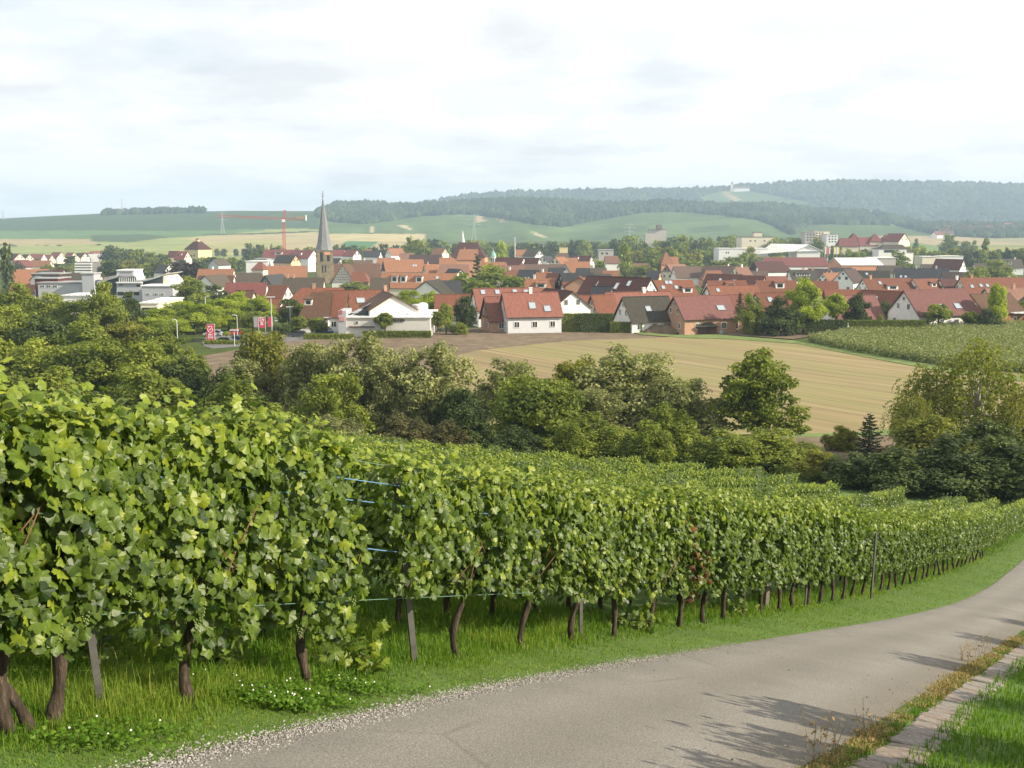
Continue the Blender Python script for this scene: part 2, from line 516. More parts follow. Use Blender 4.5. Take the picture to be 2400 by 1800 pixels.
def sheet(name, poly_px, mat, off, step, kind='structure', ground=True, poly_xy=None):
    """a field: outline given on the photo, carried to the ground and filled with a grid"""
    pts = poly_xy or [(p.x, p.y) for p in (GP(*q) for q in poly_px)]
    xs = [p[0] for p in pts]; ys = [p[1] for p in pts]
    out = []
    for i in range(len(pts)):                       # finer outline
        a = Vector(pts[i]); c_ = Vector(pts[(i + 1) % len(pts)])
        k = max(1, int((c_ - a).length / step))
        out += [a.lerp(c_, j / k) for j in range(k)]
    nb = len(out)
    gx, gy = np.meshgrid(np.arange(min(xs), max(xs), step), np.arange(min(ys), max(ys), step))
    gx = gx.ravel(); gy = gy.ravel()
    ins = pip(gx, gy, pts)
    co = [Vector((p.x, p.y)) for p in out] + [Vector((a, b_)) for a, b_ in zip(gx[ins], gy[ins])]
    vv, _, ff, *_ = geometry.delaunay_2d_cdt(co, [(i, (i + 1) % nb) for i in range(nb)], [], 1, 1e-4)
    va = np.array([(v.x, v.y) for v in vv])
    z = H(va[:, 0], va[:, 1]) + off
    me = mesh_np(name, np.c_[va, z], np.array([i for f in ff for i in f]), np.array([len(f) for f in ff]), None, True)
    o = link(name, me, None, mat)
    if kind: tag(o, kind=kind)
    return o, pts

# field surfaces
m_stub, n, b = mat_new('stubble')
pA, pB = GP(1180, 850), GP(1900, 985)
ang = math.atan2(pB.y - pA.y, pB.x - pA.x)
co = add(n, 'ShaderNodeTexCoord').outputs['Object']
fs = noise(n, 1.0, 4, 0.6, vec=co, stretch=(1, 1, 1))
mpn = add(n, 'ShaderNodeMapping', vector_type='TEXTURE'); mpn.inputs['Rotation'].default_value = (0, 0, ang)
mpn.inputs['Scale'].default_value = (40, 1.0, 1); n.links.new(co, mpn.inputs[0])
t1 = add(n, 'ShaderNodeTexNoise'); t1.inputs['Scale'].default_value = 0.75; t1.inputs['Detail'].default_value = 5; t1.inputs['Roughness'].default_value = 0.72; n.links.new(mpn.outputs[0], t1.inputs['Vector'])
t2 = add(n, 'ShaderNodeTexNoise'); t2.inputs['Scale'].default_value = 0.16; t2.inputs['Detail'].default_value = 3; n.links.new(mpn.outputs[0], t2.inputs['Vector'])
c = ramp(n, t1.outputs['Fac'], [(0.30, (0.110, 0.072, 0.032)), (0.43, (0.205, 0.150, 0.066)), (0.56, (0.262, 0.196, 0.089)), (0.68, (0.33, 0.255, 0.125))])
g = ramp(n, t2.outputs['Fac'], [(0.46, (0, 0, 0)), (0.66, (0.8, 0.8, 0.8))])
c = mixc(n, g, c, (0.19, 0.185, 0.055))
mp3 = add(n, 'ShaderNodeMapping', vector_type='TEXTURE'); mp3.inputs['Rotation'].default_value = (0, 0, ang + .03)
mp3.inputs['Scale'].default_value = (160, 1.0, 1); n.links.new(co, mp3.inputs[0])
t3 = add(n, 'ShaderNodeTexNoise'); t3.inputs['Scale'].default_value = 0.5; t3.inputs['Detail'].default_value = 2; n.links.new(mp3.outputs[0], t3.inputs['Vector'])
c = mixc(n, ramp(n, t3.outputs['Fac'], [(0.57, (0, 0, 0)), (0.62, (.6, .6, .6)), (0.70, (.3, .3, .3))]), c, (0.125, 0.080, 0.038))
f0 = noise(n, 0.03, 3); c = mixc(n, ramp(n, f0, [(0.35, (0, 0, 0)), (0.75, (0.55, 0.55, 0.55))]), c, (0.205, 0.185, 0.065))
n.links.new(c, b.inputs['Base Color']); b.inputs['Roughness'].default_value = 0.95
bump(n, b, t1.outputs['Fac'], 0.8, 0.12)
m_plough, n, b = mat_new('ploughed_soil')
f1_ = noise(n, 0.35, 8, 0.72); f2_ = noise(n, 0.05, 3)
c = ramp(n, f1_, [(0.33, (0.075, 0.050, 0.030)), (0.52, (0.145, 0.100, 0.060)), (0.70, (0.22, 0.16, 0.10))])
c = mixc(n, ramp(n, f2_, [(0.4, (0, 0, 0)), (0.75, (0.35, 0.35, 0.35))]), c, (0.13, 0.12, 0.05))
n.links.new(c, b.inputs['Base Color']); b.inputs['Roughness'].default_value = 1
bump(n, b, f1_, 1.0, 0.3)
m_strip, n, b = mat_new('field_grass')
f1_ = noise(n, 0.5, 6, 0.7)
n.links.new(ramp(n, f1_, [(0.3, (0.07, 0.115, 0.022)), (0.55, (0.13, 0.175, 0.035)), (0.75, (0.21, 0.22, 0.06))]), b.inputs['Base Color']); b.inputs['Roughness'].default_value = 1

sheet('ploughed_field', [(440, 900), (440, 842), (690, 800), (880, 786), (1010, 778), (1110, 770), (1250, 766), (1400, 767), (1470, 775), (1570, 785), (1590, 792), (1300, 802), (1120, 822), (1075, 832), (1020, 880), (1000, 960), (700, 970)], m_plough, 0.10, 5)
sheet('stubble_field', [(1075, 833), (1120, 823), (1300, 803), (1600, 790), (1720, 795), (1880, 806), (2030, 836), (2240, 862), (2420, 880), (2500, 960), (2300, 1010), (1850, 1020), (1500, 1025), (1000, 990), (1020, 885)], m_stub, 0.16, 4)
sheet('grass_strip', [(1470, 777), (1570, 787), (1680, 786), (1860, 800), (1900, 806), (2240, 868), (2420, 885), (2420, 899), (2230, 878), (1990, 832), (1870, 808), (1720, 797), (1600, 794), (1500, 786)], m_strip, 0.24, 4)
sheet('soil_strip', [(1580, 783), (1720, 775), (1900, 772), (2100, 765), (2440, 752), (2440, 764), (2150, 776), (1930, 785), (1860, 797), (1680, 785)], m_plough, 0.21, 5)
sheet('field_edge_grass', [(1830, 1021), (1980, 1020), (2120, 1008), (2300, 1003), (2300, 1018), (2100, 1024), (1960, 1031), (1830, 1031)], m_strip, 0.26, 3)
sheet('ploughed_patch', [(1790, 1032), (1960, 1031), (2120, 1026), (2140, 1070), (1980, 1090), (1800, 1080)], m_plough, 0.30, 3)
sheet('garden_lawn', [(1000, 772), (1110, 765), (1250, 762), (1400, 762), (1480, 772), (1570, 782), (1680, 783), (1800, 772), (1800, 760), (1500, 752), (1000, 752)], m_strip, 0.05, 5)

# the lane, its gravel edge and the gutter of stone setts
LEFT = [(-150, 1960), (100, 1878), (358, 1797), (542, 1748), (803, 1688), (976, 1654), (1193, 1606), (1389, 1570), (1600, 1536), (1755, 1508), (1915, 1482), (2106, 1450), (2244, 1415), (2320, 1377), (2360, 1345), (2400, 1311), (2445, 1262), (2475, 1222)]
RIGHT = [(1830, 1830), (1900, 1795), (1990, 1745), (2100, 1668), (2200, 1606), (2290, 1550), (2400, 1478), (2480, 1425), (2560, 1370), (2640, 1310), (2700, 1262)]
def smooth(pts, n):
    """even, rounded run through the points"""
    P_ = [Vector(p) for p in pts]
    d = [0]
    for i in range(1, len(P_)): d.append(d[-1] + (P_[i] - P_[i - 1]).length)
    t = np.linspace(0, d[-1], n)
    A = np.array([tuple(p) for p in P_])
    out = np.stack([np.interp(t, d, A[:, k]) for k in range(A.shape[1])], 1)
    for _ in range(max(2, n // 30)):
        out[1:-1] = out[1:-1] * .5 + (out[:-2] + out[2:]) * .25
    return out
Lw = smooth([GP(*p).xy for p in LEFT], 160)
Rw = smooth([GP(*p).xy for p in RIGHT], 160)
e0 = np.array([-.52, -.854])
Lw = np.vstack([Lw[0] + e0 * 12, Lw[0] + e0 * 5, Lw]); Rw = np.vstack([Rw[0] + e0 * 10 + [-.4, .2], Rw[0] + e0 * 4, Rw])
m_road, n, b = mat_new('lane_asphalt')
fa = noise(n, 70, 5, 0.7); fb = noise(n, 0.8, 5, 0.6); fc = noise(n, 260, 2, 0.5)
c = ramp(n, fa, [(0.30, (0.108, 0.104, 0.097)), (0.52, (0.200, 0.192, 0.179)), (0.72, (0.318, 0.308, 0.290))])
c = mixc(n, 0.5, c, ramp(n, fb, [(0.3, (0.80, 0.78, 0.77)), (0.7, (1.14, 1.12, 1.08))]), 'MULTIPLY')
c = mixc(n, 0.45, c, ramp(n, fc, [(0.32, (0.55, 0.52, 0.5)), (0.62, (1.25, 1.23, 1.2))]), 'MULTIPLY')
n.links.new(c, b.inputs['Base Color']); b.inputs['Roughness'].default_value = 0.9
b.inputs['Specular IOR Level'].default_value = 0.2
bump(n, b, fa, 0.7, 0.012)
def strip_mesh(name, A, Bq, m, off, crown=0.0):
    """sheet between two edges, following the ground"""
    k = np.linspace(0, 1, m)
    G = A[:, None, :] * (1 - k[None, :, None]) + Bq[:, None, :] * k[None, :, None]
    Z = H(G[..., 0], G[..., 1]) + off + crown * np.sin(k * math.pi)[None, :]
    return grid_mesh(name, G[..., 0], G[..., 1], Z)
def resample(A, n): return smooth([Vector(p) for p in A], n)
NR = 260
La, Ra = resample(Lw, NR), resample(Rw, NR)
rme = strip_mesh('road', La, Ra, 14, 0.03, 0.03)
ac_ = rme.attributes.new('across', 'FLOAT', 'POINT'); ac_.data.foreach_set('value', np.tile(np.linspace(0, 1, 14), len(La)).astype(np.float32))
nr = m_road.node_tree; br_ = nr.nodes['Principled BSDF']; old = br_.inputs['Base Color'].links[0].from_socket
aa = add(nr, 'ShaderNodeAttribute', attribute_name='across'); wb_ = noise(nr, 1.6, 4, .6)
am = add(nr, 'ShaderNodeMath', operation='MULTIPLY_ADD'); nr.links.new(wb_, am.inputs[0]); am.inputs[1].default_value = .16; nr.links.new(aa.outputs['Fac'], am.inputs[2])
trk = ramp(nr, am.outputs[0], [(.03, (.74, .70, .62)), (.14, (.98, .98, .97)), (.30, (1.07, 1.06, 1.05)), (.52, (.93, .92, .90)), (.78, (1.07, 1.06, 1.05)), (1.0, (.86, .83, .77))], 'EASE')
cl_ = mixc(nr, 1.0, old, trk, 'MULTIPLY')
vo = add(nr, 'ShaderNodeTexVoronoi', feature='DISTANCE_TO_EDGE'); vo.inputs['Scale'].default_value = .55
vd = add(nr, 'ShaderNodeMixRGB'); vd.inputs[0].default_value = .35; vtc = add(nr, 'ShaderNodeTexCoord'); vn_ = add(nr, 'ShaderNodeTexNoise'); vn_.inputs['Scale'].default_value = 1.5; vn_.inputs['Detail'].default_value = 5
nr.links.new(vtc.outputs['Object'], vd.inputs[1]); nr.links.new(vn_.outputs['Color'], vd.inputs[2]); nr.links.new(vd.outputs[0], vo.inputs['Vector'])
crk = ramp(nr, vo.outputs['Distance'], [(.0, (.72, .70, .67)), (.012, (1, 1, 1))]); msk = ramp(nr, noise(nr, .5, 3), [(.50, (0, 0, 0)), (.60, (.8, .8, .8))])
nr.links.new(mixc(nr, msk, cl_, mixc(nr, 1.0, cl_, crk, 'MULTIPLY')), br_.inputs['Base Color'])
road = link('road', rme, None, m_road)
tag(road, kind='structure')

off_ = np.array([Vector((b_[1], -b_[0])).normalized()[:] for b_ in np.gradient(Ra, axis=0)])
m_edge = simple('edge_soil', (.135, .115, .06), 1, .45, 9)
tag(link('edge_soil', strip_mesh('edge_soil', Ra - off_ * .03, Ra + off_ * .10, 4, .022), None, m_edge), kind='structure')
# ------------------------------------------------------------------ vineyard
rng = np.random.RandomState(11)
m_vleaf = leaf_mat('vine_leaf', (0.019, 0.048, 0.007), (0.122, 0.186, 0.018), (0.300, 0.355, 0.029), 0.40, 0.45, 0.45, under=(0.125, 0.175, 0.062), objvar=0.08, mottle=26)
m_vleaf1 = leaf_mat('vine_leaf_single', (0.019, 0.048, 0.007), (0.122, 0.186, 0.018), (0.300, 0.355, 0.029), 0.40, 0.43, 0.48, under=(0.125, 0.175, 0.062), objvar=0.75, mottle=2.6)
m_dry = leaf_mat('dry_vine_leaf', (0.05, 0.022, 0.010), (0.155, 0.070, 0.024), (0.24, 0.15, 0.05), 0.3, 0.7, 0.2)
m_bark, n, b = mat_new('vine_bark')
fb = noise(n, 30, 6, 0.7, stretch=(1, 1, 0.22))
n.links.new(ramp(n, fb, [(0.36, (0.018, 0.012, 0.008)), (0.55, (0.062, 0.042, 0.028)), (0.75, (0.16, 0.12, 0.09))]), b.inputs['Base Color'])
b.inputs['Roughness'].default_value = 0.95; bump(n, b, fb, 1.0, 0.02)
m_cane = simple('vine_cane', (0.15, 0.075, 0.04), 0.7, 0.25, 20)
m_post = simple('post_galvanised', (0.125, 0.12, 0.115), 0.55, 0.25, 9, 0.35)
m_postw = simple('post_wood', (0.17, 0.14, 0.115), 0.9, 0.3, 14)
m_blue = simple('blue_twine', (0.13, 0.25, 0.42), 0.5, 0.05)
m_wire = simple('green_wire', (0.13, 0.22, 0.18), 0.5, 0.05)
m_grape = simple('grapes', (0.17, 0.235, 0.07), 0.35, 0.2, 40, 0, 0.5)

ROW_T = np.array([0.54, 0.842]); ROW_N = np.array([-0.842, 0.54])
def row_x(y):
    y = np.asarray(y, float)
    return -2.34 + .64 * (y - 5.67) + 1.1 * (np.exp(-(y - 5.67) / 5.0) - 1)
_yy = np.arange(-6, 95, 0.05); _xx = row_x(_yy)
_ll = np.concatenate([[0], np.cumsum(np.hypot(np.diff(_xx), np.diff(_yy)))])
def row_at(l, k=0):
    x = np.interp(l, _ll, _xx); y = np.interp(l, _ll, _yy)
    d = (0, 1.35, 2.9)[k] if k < 3 else 2.9 + 3.15 * (k - 2)
    return x + ROW_N[0] * d, y + ROW_N[1] * d
def l_of_y(y): return float(np.interp(y, _yy, _ll))
def y_end(x): return np.interp(x, [-20, -10, 8, 16, 19, 30], [58, 60, 64.5, 65, 57.5, 56])

# leaf outline with five lobes, folded along the midrib
LO = np.array([(0.0, -.24), (.17, -.46), (.43, -.40), (.47, -.15), (.46, -.02), (.59, .16), (.53, .34), (.40, .33), (.27, .52), (0, .66)])
LO = np.vstack([LO, LO[-2:0:-1] * [-1, 1]])
LOS = np.empty((len(LO) * 2, 2)); LOS[0::2] = LO; LOS[1::2] = (LO + np.roll(LO, -1, 0)) * .5 * np.where(np.arange(len(LO)) % 2, .93, 1.09)[:, None]
def leaf_shape(n, seed):
    r = np.random.RandomState(seed)
    o = LOS if n == 'full' else LO if n == 'mid' else np.array([(0, -.36), (.42, -.42), (.58, .12), (0, .66), (-.58, .12), (-.42, -.42)])
    o = o * (1 + r.uniform(-.10, .10, (len(o), 1)))
    cup = r.uniform(.25, .6); dro = r.uniform(.1, .35); tw = r.uniform(-.25, .25)
    z = -cup * np.abs(o[:, 0]) ** 1.4 - dro * np.maximum(o[:, 1], 0) ** 2 + tw * o[:, 0] * o[:, 1] + r.uniform(-.05, .05, len(o))
    v = np.vstack([[(0, 0, 0.03)], np.c_[o, z]])
    m = len(o)
    f = np.array([(0, 1 + i, 1 + (i + 1) % m) for i in range(m)])
    return v, f
SHAPES = {'mid': [leaf_shape('mid', i) for i in range(5)], 'full': [leaf_shape('full', i) for i in range(5)], 'low': [leaf_shape('low', i) for i in range(4)]}
def place_leaves(pos, nor, tip, size, tone, kind='low', rng_=rng):
    """joined leaves: arrays of positions, normals, tip directions, sizes"""
    nor = nor / np.linalg.norm(nor, axis=1, keepdims=True)
    tip = tip - nor * np.sum(tip * nor, 1, keepdims=True)
    tip /= np.linalg.norm(tip, axis=1, keepdims=True) + 1e-9
    side = np.cross(tip, nor)
    sh = SHAPES[kind]
    which = rng_.randint(0, len(sh), len(pos))
    Vs, Fs, Ts, off = [], [], [], 0
    for k, (v, f) in enumerate(sh):
        i = np.where(which == k)[0]
        if not len(i): continue
        A = (pos[i, None, :] + size[i, None, None] * (v[None, :, 0:1] * side[i, None, :] + v[None, :, 1:2] * tip[i, None, :] + v[None, :, 2:3] * nor[i, None, :]))
        Vs.append(A.reshape(-1, 3))
        Fs.append((f[None] + (np.arange(len(i)) * len(v))[:, None, None] + off).reshape(-1, 3))
        tv = np.full(len(v), -.03); tv[0] = .10
        Ts.append(np.clip((tone[i][:, None] + tv[None]).ravel(), .02, .98))
        off += len(i) * len(v)
    return np.vstack(Vs), np.vstack(Fs), np.concatenate(Ts)
def vine_leaves(r, n_, hb=0.52, ht=2.0, half=0.66, slope=-0.3, size=0.135, thick=0.24, top=True):
    """leaf placements of one vine: the curtain of leaves on both faces, the inside and the tufted top"""
    n = int(n_); ns = int(n * .74); ni = int(n * .12); nt_ = n - ns - ni
    x = r.uniform(-half, half, ns); t = r.beta(1.15, 1.0, ns)
    bot = hb + 0.16 * (vnoise(x * 2.6 + r.rand() * 50, np.zeros(ns) + r.rand() * 50) - .5) * 2 + .12 * np.abs(x / half) ** 2
    tp = ht + 0.10 * (vnoise(x * 3.1 + r.rand() * 50, np.zeros(ns)) - .5) * 2
    z = bot + (tp - bot) * t
    sd = np.where(r.rand(ns) < .56, -1, 1)
    a, b_ = r.rand() * 80, r.rand() * 80
    bulge = thick * (0.45 + 1.1 * vnoise(x * 3.3 + a, z * 3.3 + b_)) * (0.75 + .35 * np.sin(t * math.pi))
    y = sd * (bulge - np.abs(r.normal(0, .05, ns)))
    pos = np.c_[x, y, z]
    nor = np.c_[r.normal(0, .75, ns), sd * 1.0, .42 + r.normal(0, .55, ns)]
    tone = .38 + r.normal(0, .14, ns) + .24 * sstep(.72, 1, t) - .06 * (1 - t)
    tip = np.c_[r.normal(0, .45, ns), sd * .35, -1 + np.zeros(ns)]
    xi = r.uniform(-half, half, ni); zi = r.uniform(hb + .1, ht - .05, ni)
    pos = np.vstack([pos, np.c_[xi, r.uniform(-.1, .1, ni), zi]])
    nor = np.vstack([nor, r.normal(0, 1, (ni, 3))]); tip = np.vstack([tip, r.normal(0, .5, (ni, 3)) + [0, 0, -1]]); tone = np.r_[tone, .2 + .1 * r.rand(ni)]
    xt = r.uniform(-half, half, nt_); up = np.abs(r.normal(0, .09, nt_))
    zt = ht - .03 + .10 * (vnoise(xt * 3 + r.rand() * 60, np.zeros(nt_)) - .3) * 2 + up
    pos = np.vstack([pos, np.c_[xt, r.normal(0, .13, nt_), zt]])
    nor = np.vstack([nor, np.c_[r.normal(0, .5, nt_), r.normal(-.25, .6, nt_), np.full(nt_, .8)]])
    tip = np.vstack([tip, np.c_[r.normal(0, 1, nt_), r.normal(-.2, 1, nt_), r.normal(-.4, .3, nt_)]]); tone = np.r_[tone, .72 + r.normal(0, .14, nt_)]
    sz = size * r.uniform(.62, 1.18, len(pos)); sz[ns + ni:] *= .8
    pos[:, 2] += slope * pos[:, 0]
    return pos, nor, tip, sz, np.clip(tone, 0.02, 0.98)
def leaf_mesh(name, L, kind, r=rng):
    v, f, t = place_leaves(*L, kind, r)
    return mesh_np(name, v, f.ravel(), np.full(len(f), 3), {'tone': t})
def trunk_mesh(r, h=0.75, rad=0.034, seg=8, fork=False):
    m = MB()
    def stem(x0, y0, lean, top, rr):
        k = 14; pts = []; rd = []
        a, b_ = r.rand(2) * 6
        for i in range(k):
            t = i / (k - 1)
            pts.append((x0 + lean * (t ** 1.4) + .075 * math.sin(a + t * 5.6) * (t + .15), y0 + .035 * math.sin(b_ + t * 4.3), -.06 + (top + .06) * t))
            rd.append(rr * (1.25 - .35 * t + .20 * math.sin(a * 3 + t * 13) + .10 * math.sin(b_ * 5 + t * 29)) * (1.35 if i == 0 else 1) * (1.25 if i == k - 1 else 1))
        m.tube(pts, rd, seg)
        return pts[-1]
    if fork:
        p = stem(-.10, 0, -.34, h * .95, rad * .95); q = stem(.06, .03, .20, h * 1.15, rad * 1.1)
        tips = [p, q]
    else:
        tips = [stem(0, 0, r.uniform(-.10, .10), h, rad)]
    for p in tips:                                     # the two arms along the wire
        for sx in (-1, 1):
            m.tube([p, (p[0] + sx * .16, p[1], p[2] + .13), (p[0] + sx * .42, p[1] + .02, p[2] + .17 - .3 * sx * .3)], [rad * .7, rad * .45, rad * .22], max(5, seg - 2))
    return m.mesh('trunk', True)
def grape_mesh(r):
    v, f = [], []
    m = MB()
    for i in range(26):
        t = i / 26.0; a = i * 2.4; rr = .034 * (1 - t * .75)
        c = (rr * math.cos(a), rr * math.sin(a), -t * .13)
        q = .0105
        p = [(c[0] + q, c[1], c[2]), (c[0] - q, c[1], c[2]), (c[0], c[1] + q, c[2]), (c[0], c[1] - q, c[2]), (c[0], c[1], c[2] + q), (c[0], c[1], c[2] - q)]
        m.solid(p, [(0, 2, 4), (2, 1, 4), (1, 3, 4), (3, 0, 4), (2, 0, 5), (1, 2, 5), (3, 1, 5), (0, 3, 5)])
    return m.mesh('grape_bunch', True)
GRAPES = [grape_mesh(rng) for _ in range(2)]
for g_ in GRAPES: g_.materials.append(m_grape)
LEAFM = []
for v, f in SHAPES['full']:
    me = mesh_np('leaf', v, f.ravel(), np.full(len(f), 3), {'tone': np.full(len(v), .5)}, True)
    me.materials.append(m_vleaf1); LEAFM.append(me)
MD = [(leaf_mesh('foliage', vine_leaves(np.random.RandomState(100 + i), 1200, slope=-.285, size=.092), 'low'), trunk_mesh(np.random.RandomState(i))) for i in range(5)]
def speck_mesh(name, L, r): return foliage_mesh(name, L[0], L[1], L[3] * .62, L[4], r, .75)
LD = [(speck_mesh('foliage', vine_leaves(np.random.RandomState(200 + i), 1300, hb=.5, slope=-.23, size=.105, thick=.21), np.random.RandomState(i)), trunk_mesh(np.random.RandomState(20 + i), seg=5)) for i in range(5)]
for a_, b_ in MD + LD:
    a_.materials.append(m_vleaf); b_.materials.append(m_bark)

ROWANG = lambda l, k=0: math.atan2(row_at(l + .3, k)[1] - row_at(l - .3, k)[1], row_at(l + .3, k)[0] - row_at(l - .3, k)[0])
TOPX = [0, 140, 240, 434, 607, 740, 800, 850, 960, 1140, 1356, 1600, 1700, 1900, 2400]
TOPY = [862, 884, 896, 936, 960, 1004, 1062, 1072, 1060, 1078, 1122, 1152, 1165, 1168, 1166]
VG = 'grapevines trained in rows down the slope'
def ord_word(i):
    return ['first', 'second', 'third', 'fourth', 'fifth', 'sixth', 'seventh', 'eighth', 'ninth', 'tenth', 'eleventh', 'twelfth', 'thirteenth', 'fourteenth', 'fifteenth', 'sixteenth', 'seventeenth', 'eighteenth', 'nineteenth', 'twentieth'][i]
# trunks of the near row, read off the photograph
base = [(30, 1660), (100, 1652), (450, 1640), (710, 1597), (1070, 1543), (1225, 1519), (1345, 1502), (1435, 1489), (1525, 1478), (1590, 1470), (1650, 1460)]
rowl = []
for q in base:
    sel = (_yy > 2) & (_yy < 40)                       # the place on the row line seen at this column
    d = np.abs(pxof(_xx[sel], H(_xx[sel], _yy[sel]), _yy[sel]) - q[0])
    rowl.append(float(_ll[sel][np.argmin(d)]))
rowl = sorted(rowl)
NEARLAB = ['forked old grapevine at the left edge of the frame, trunk leaning left', 'grapevine with a crooked double trunk beside the leftmost bare stem',
           'leafy grapevine right of the leftmost grey post, short thick trunk', 'leafy grapevine just left of the gap with blue twine, trunk leaning',
           'grapevine right of the gap and its leaning post, thick wavy trunk', 'grapevine with twisted trunk and a bare brown cane above it',
           'grapevine with S-bent trunk left of the thin grey post', 'grapevine just right of the thin grey post in near row',
           'grapevine with stubby dark trunk in near row, low leaves around it', 'grapevine left of the post with reddish dead leaves',
           'grapevine right of the post with reddish dead leaves']
print('near vine rows l', [round(v, 2) for v in rowl])
vines = []                                            # (distance, l, k)
far0 = rowl[-1] + 0.95
ALL = [(l, 0) for l in rowl]
l = far0
while l < l_of_y(78): ALL.append((l, 0)); l += 1.0
for k in range(1, 14):
    l = l_of_y(2.4) + 0.55 * k + rng.rand() * .8
    while True:
        x, y = row_at(l, k)
        if y > y_end(x) or l > _ll[-1] - 2: break
        hole = k == 1 and y < 13 and 690 < float(pxof(x, Hs(x, y) + 1.2, y)) < 905
        if not hole and y > 2.2 and abs(float(pxof(x, Hs(x, y) + 1.9, y)) - 1200) < 1350: ALL.append((l, k))
        l += 1.08
ALLD = []
for l, k in ALL:
    x, y = row_at(l, k); z = Hs(x, y)
    px = float(pxof(x, z + 1.2, y))
    vis = -160 < px < 2500
    ALLD.append((math.hypot(x, y) + (0 if k == 0 else 2.5 + k * .3), l, k, x, y, z, px, vis))
ALLD = [a for a in ALLD if a[7]]
ALLD.sort()
single, mass = ALLD[:300], ALLD[300:]
def vine_label(k, y, px):
    if k == 0:
        return 'grapevine of the row along the lane, beyond the post with dead leaves'
    return 'grapevine in %s row behind the row along the lane' % ord_word(k - 1)
def set_vine(e, fol, trk, r):
    f = link('foliage', fol, e); t = link('trunk', trk, e)
    tag(f, kind='stuff')
    return f, t
nleaf = 0
for i, (d, l, k, x, y, z, px, vis) in enumerate(single):
    r = np.random.RandomState(1000 + i)
    ang = ROWANG(l, k)
    e = empty('grapevine', (x, y, z), ang)
    near = k == 0 and l <= rowl[-1] + .01
    idx = rowl.index(l) if near else -1
    tag(e, NEARLAB[idx] if near else vine_label(k, y, px), 'grapevine', VG if near else (VG + (', row along the lane' if k == 0 else ', %s row behind' % ord_word(k - 1))))
    ht = 2.0
    if k == 0:
        tp = np.interp(px, TOPX, TOPY); ht = P(px, tp, y).z - z
        ht = float(np.clip(ht, 1.65, 2.25))
    if near and y < 14.5:                               # the nearest vines: leaves one by one on the side that faces the lane
        half = .70
        if idx == 2: half = .74
        if idx == 3: half = .58
        if idx == 4: half = 1.08
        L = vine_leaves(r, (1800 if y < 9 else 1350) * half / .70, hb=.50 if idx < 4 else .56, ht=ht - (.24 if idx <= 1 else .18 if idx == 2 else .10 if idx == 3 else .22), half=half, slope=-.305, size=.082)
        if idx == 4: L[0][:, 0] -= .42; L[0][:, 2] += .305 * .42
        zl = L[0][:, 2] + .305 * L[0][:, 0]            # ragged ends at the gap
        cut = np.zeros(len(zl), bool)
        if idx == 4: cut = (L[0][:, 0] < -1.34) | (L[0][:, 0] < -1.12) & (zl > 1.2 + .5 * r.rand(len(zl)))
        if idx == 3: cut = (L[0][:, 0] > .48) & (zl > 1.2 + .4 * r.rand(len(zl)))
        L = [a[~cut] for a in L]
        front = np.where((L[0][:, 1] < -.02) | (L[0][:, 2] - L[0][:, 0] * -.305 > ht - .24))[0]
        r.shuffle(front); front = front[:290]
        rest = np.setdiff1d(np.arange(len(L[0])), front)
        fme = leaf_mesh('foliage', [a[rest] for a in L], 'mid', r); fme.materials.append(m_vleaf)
        trk = trunk_mesh(r, .72 if idx > 1 else .8, .031, 9, fork=(idx == 1)); trk.materials.append(m_bark)
        set_vine(e, fme, trk, r)
        for j in front:
            N = Vector(L[1][j]).normalized(); T = Vector(L[2][j]); T = (T - N * T.dot(N)).normalized(); S = T.cross(N)
            s = float(L[3][j])
            M = Matrix(((S.x * s, T.x * s, N.x * s, L[0][j][0]), (S.y * s, T.y * s, N.y * s, L[0][j][1]), (S.z * s, T.z * s, N.z * s, L[0][j][2]), (0, 0, 0, 1)))
            o = bpy.data.objects.new('leaf', LEAFM[r.randint(0, 5)]); COL.objects.link(o)
            o.parent = e; o.matrix_basis = M; nleaf += 1
        for j in range(3 if y < 9 else 1):
            o = link('grape_bunch', GRAPES[j % 2], e); o.location = (r.uniform(-.5, .5), -.17 - .05 * r.rand(), r.uniform(.55, .85)); o.scale = [r.uniform(.65, .9)] * 3
        for j in range(3):                              # brown canes and green shoots that stick out
            cm = MB()
            x0 = r.uniform(-.5, .5); z0 = r.uniform(.6, .95)
            cm.tube([(x0, -.05, z0), (x0 + r.uniform(-.2, .2), -.22, z0 + .16), (x0 + r.uniform(-.3, .3), -.26, z0 + .38)], [.006, .005, .003], 5)
            cm.build('cane', m_cane, e, True)
        if idx in (1, 2, 3):
            sm = MB(); x0 = r.uniform(-.3, .3)
            sm.tube([(x0, 0, ht - .1), (x0 + .03, -.02, ht + .10), (x0 + .06, -.03, ht + .17)], [.0035, .0025, .001], 5)
            sm.tube([(x0 + .03, -.02, ht + .10), (x0 - .04, -.03, ht + .19), (x0 - .05, -.03, ht + .25)], [.003, .002, .001], 4)
            sm.build('shoot', m_vleaf1, e, True)
    else:
        fo, tr = (MD if d < 24 else LD)[r.randint(0, 5)]
        f, t = set_vine(e, fo, tr, r)
        f.scale = (1, -1 if r.rand() < .5 else 1, ((ht if k == 0 else 1.92) / 2.2) * (1 + r.uniform(-.03, .03)))
        t.scale = (1, -1 if r.rand() < .5 else 1, 1)
print('vines', len(single), 'mass', len(mass), 'leaf objects', nleaf)
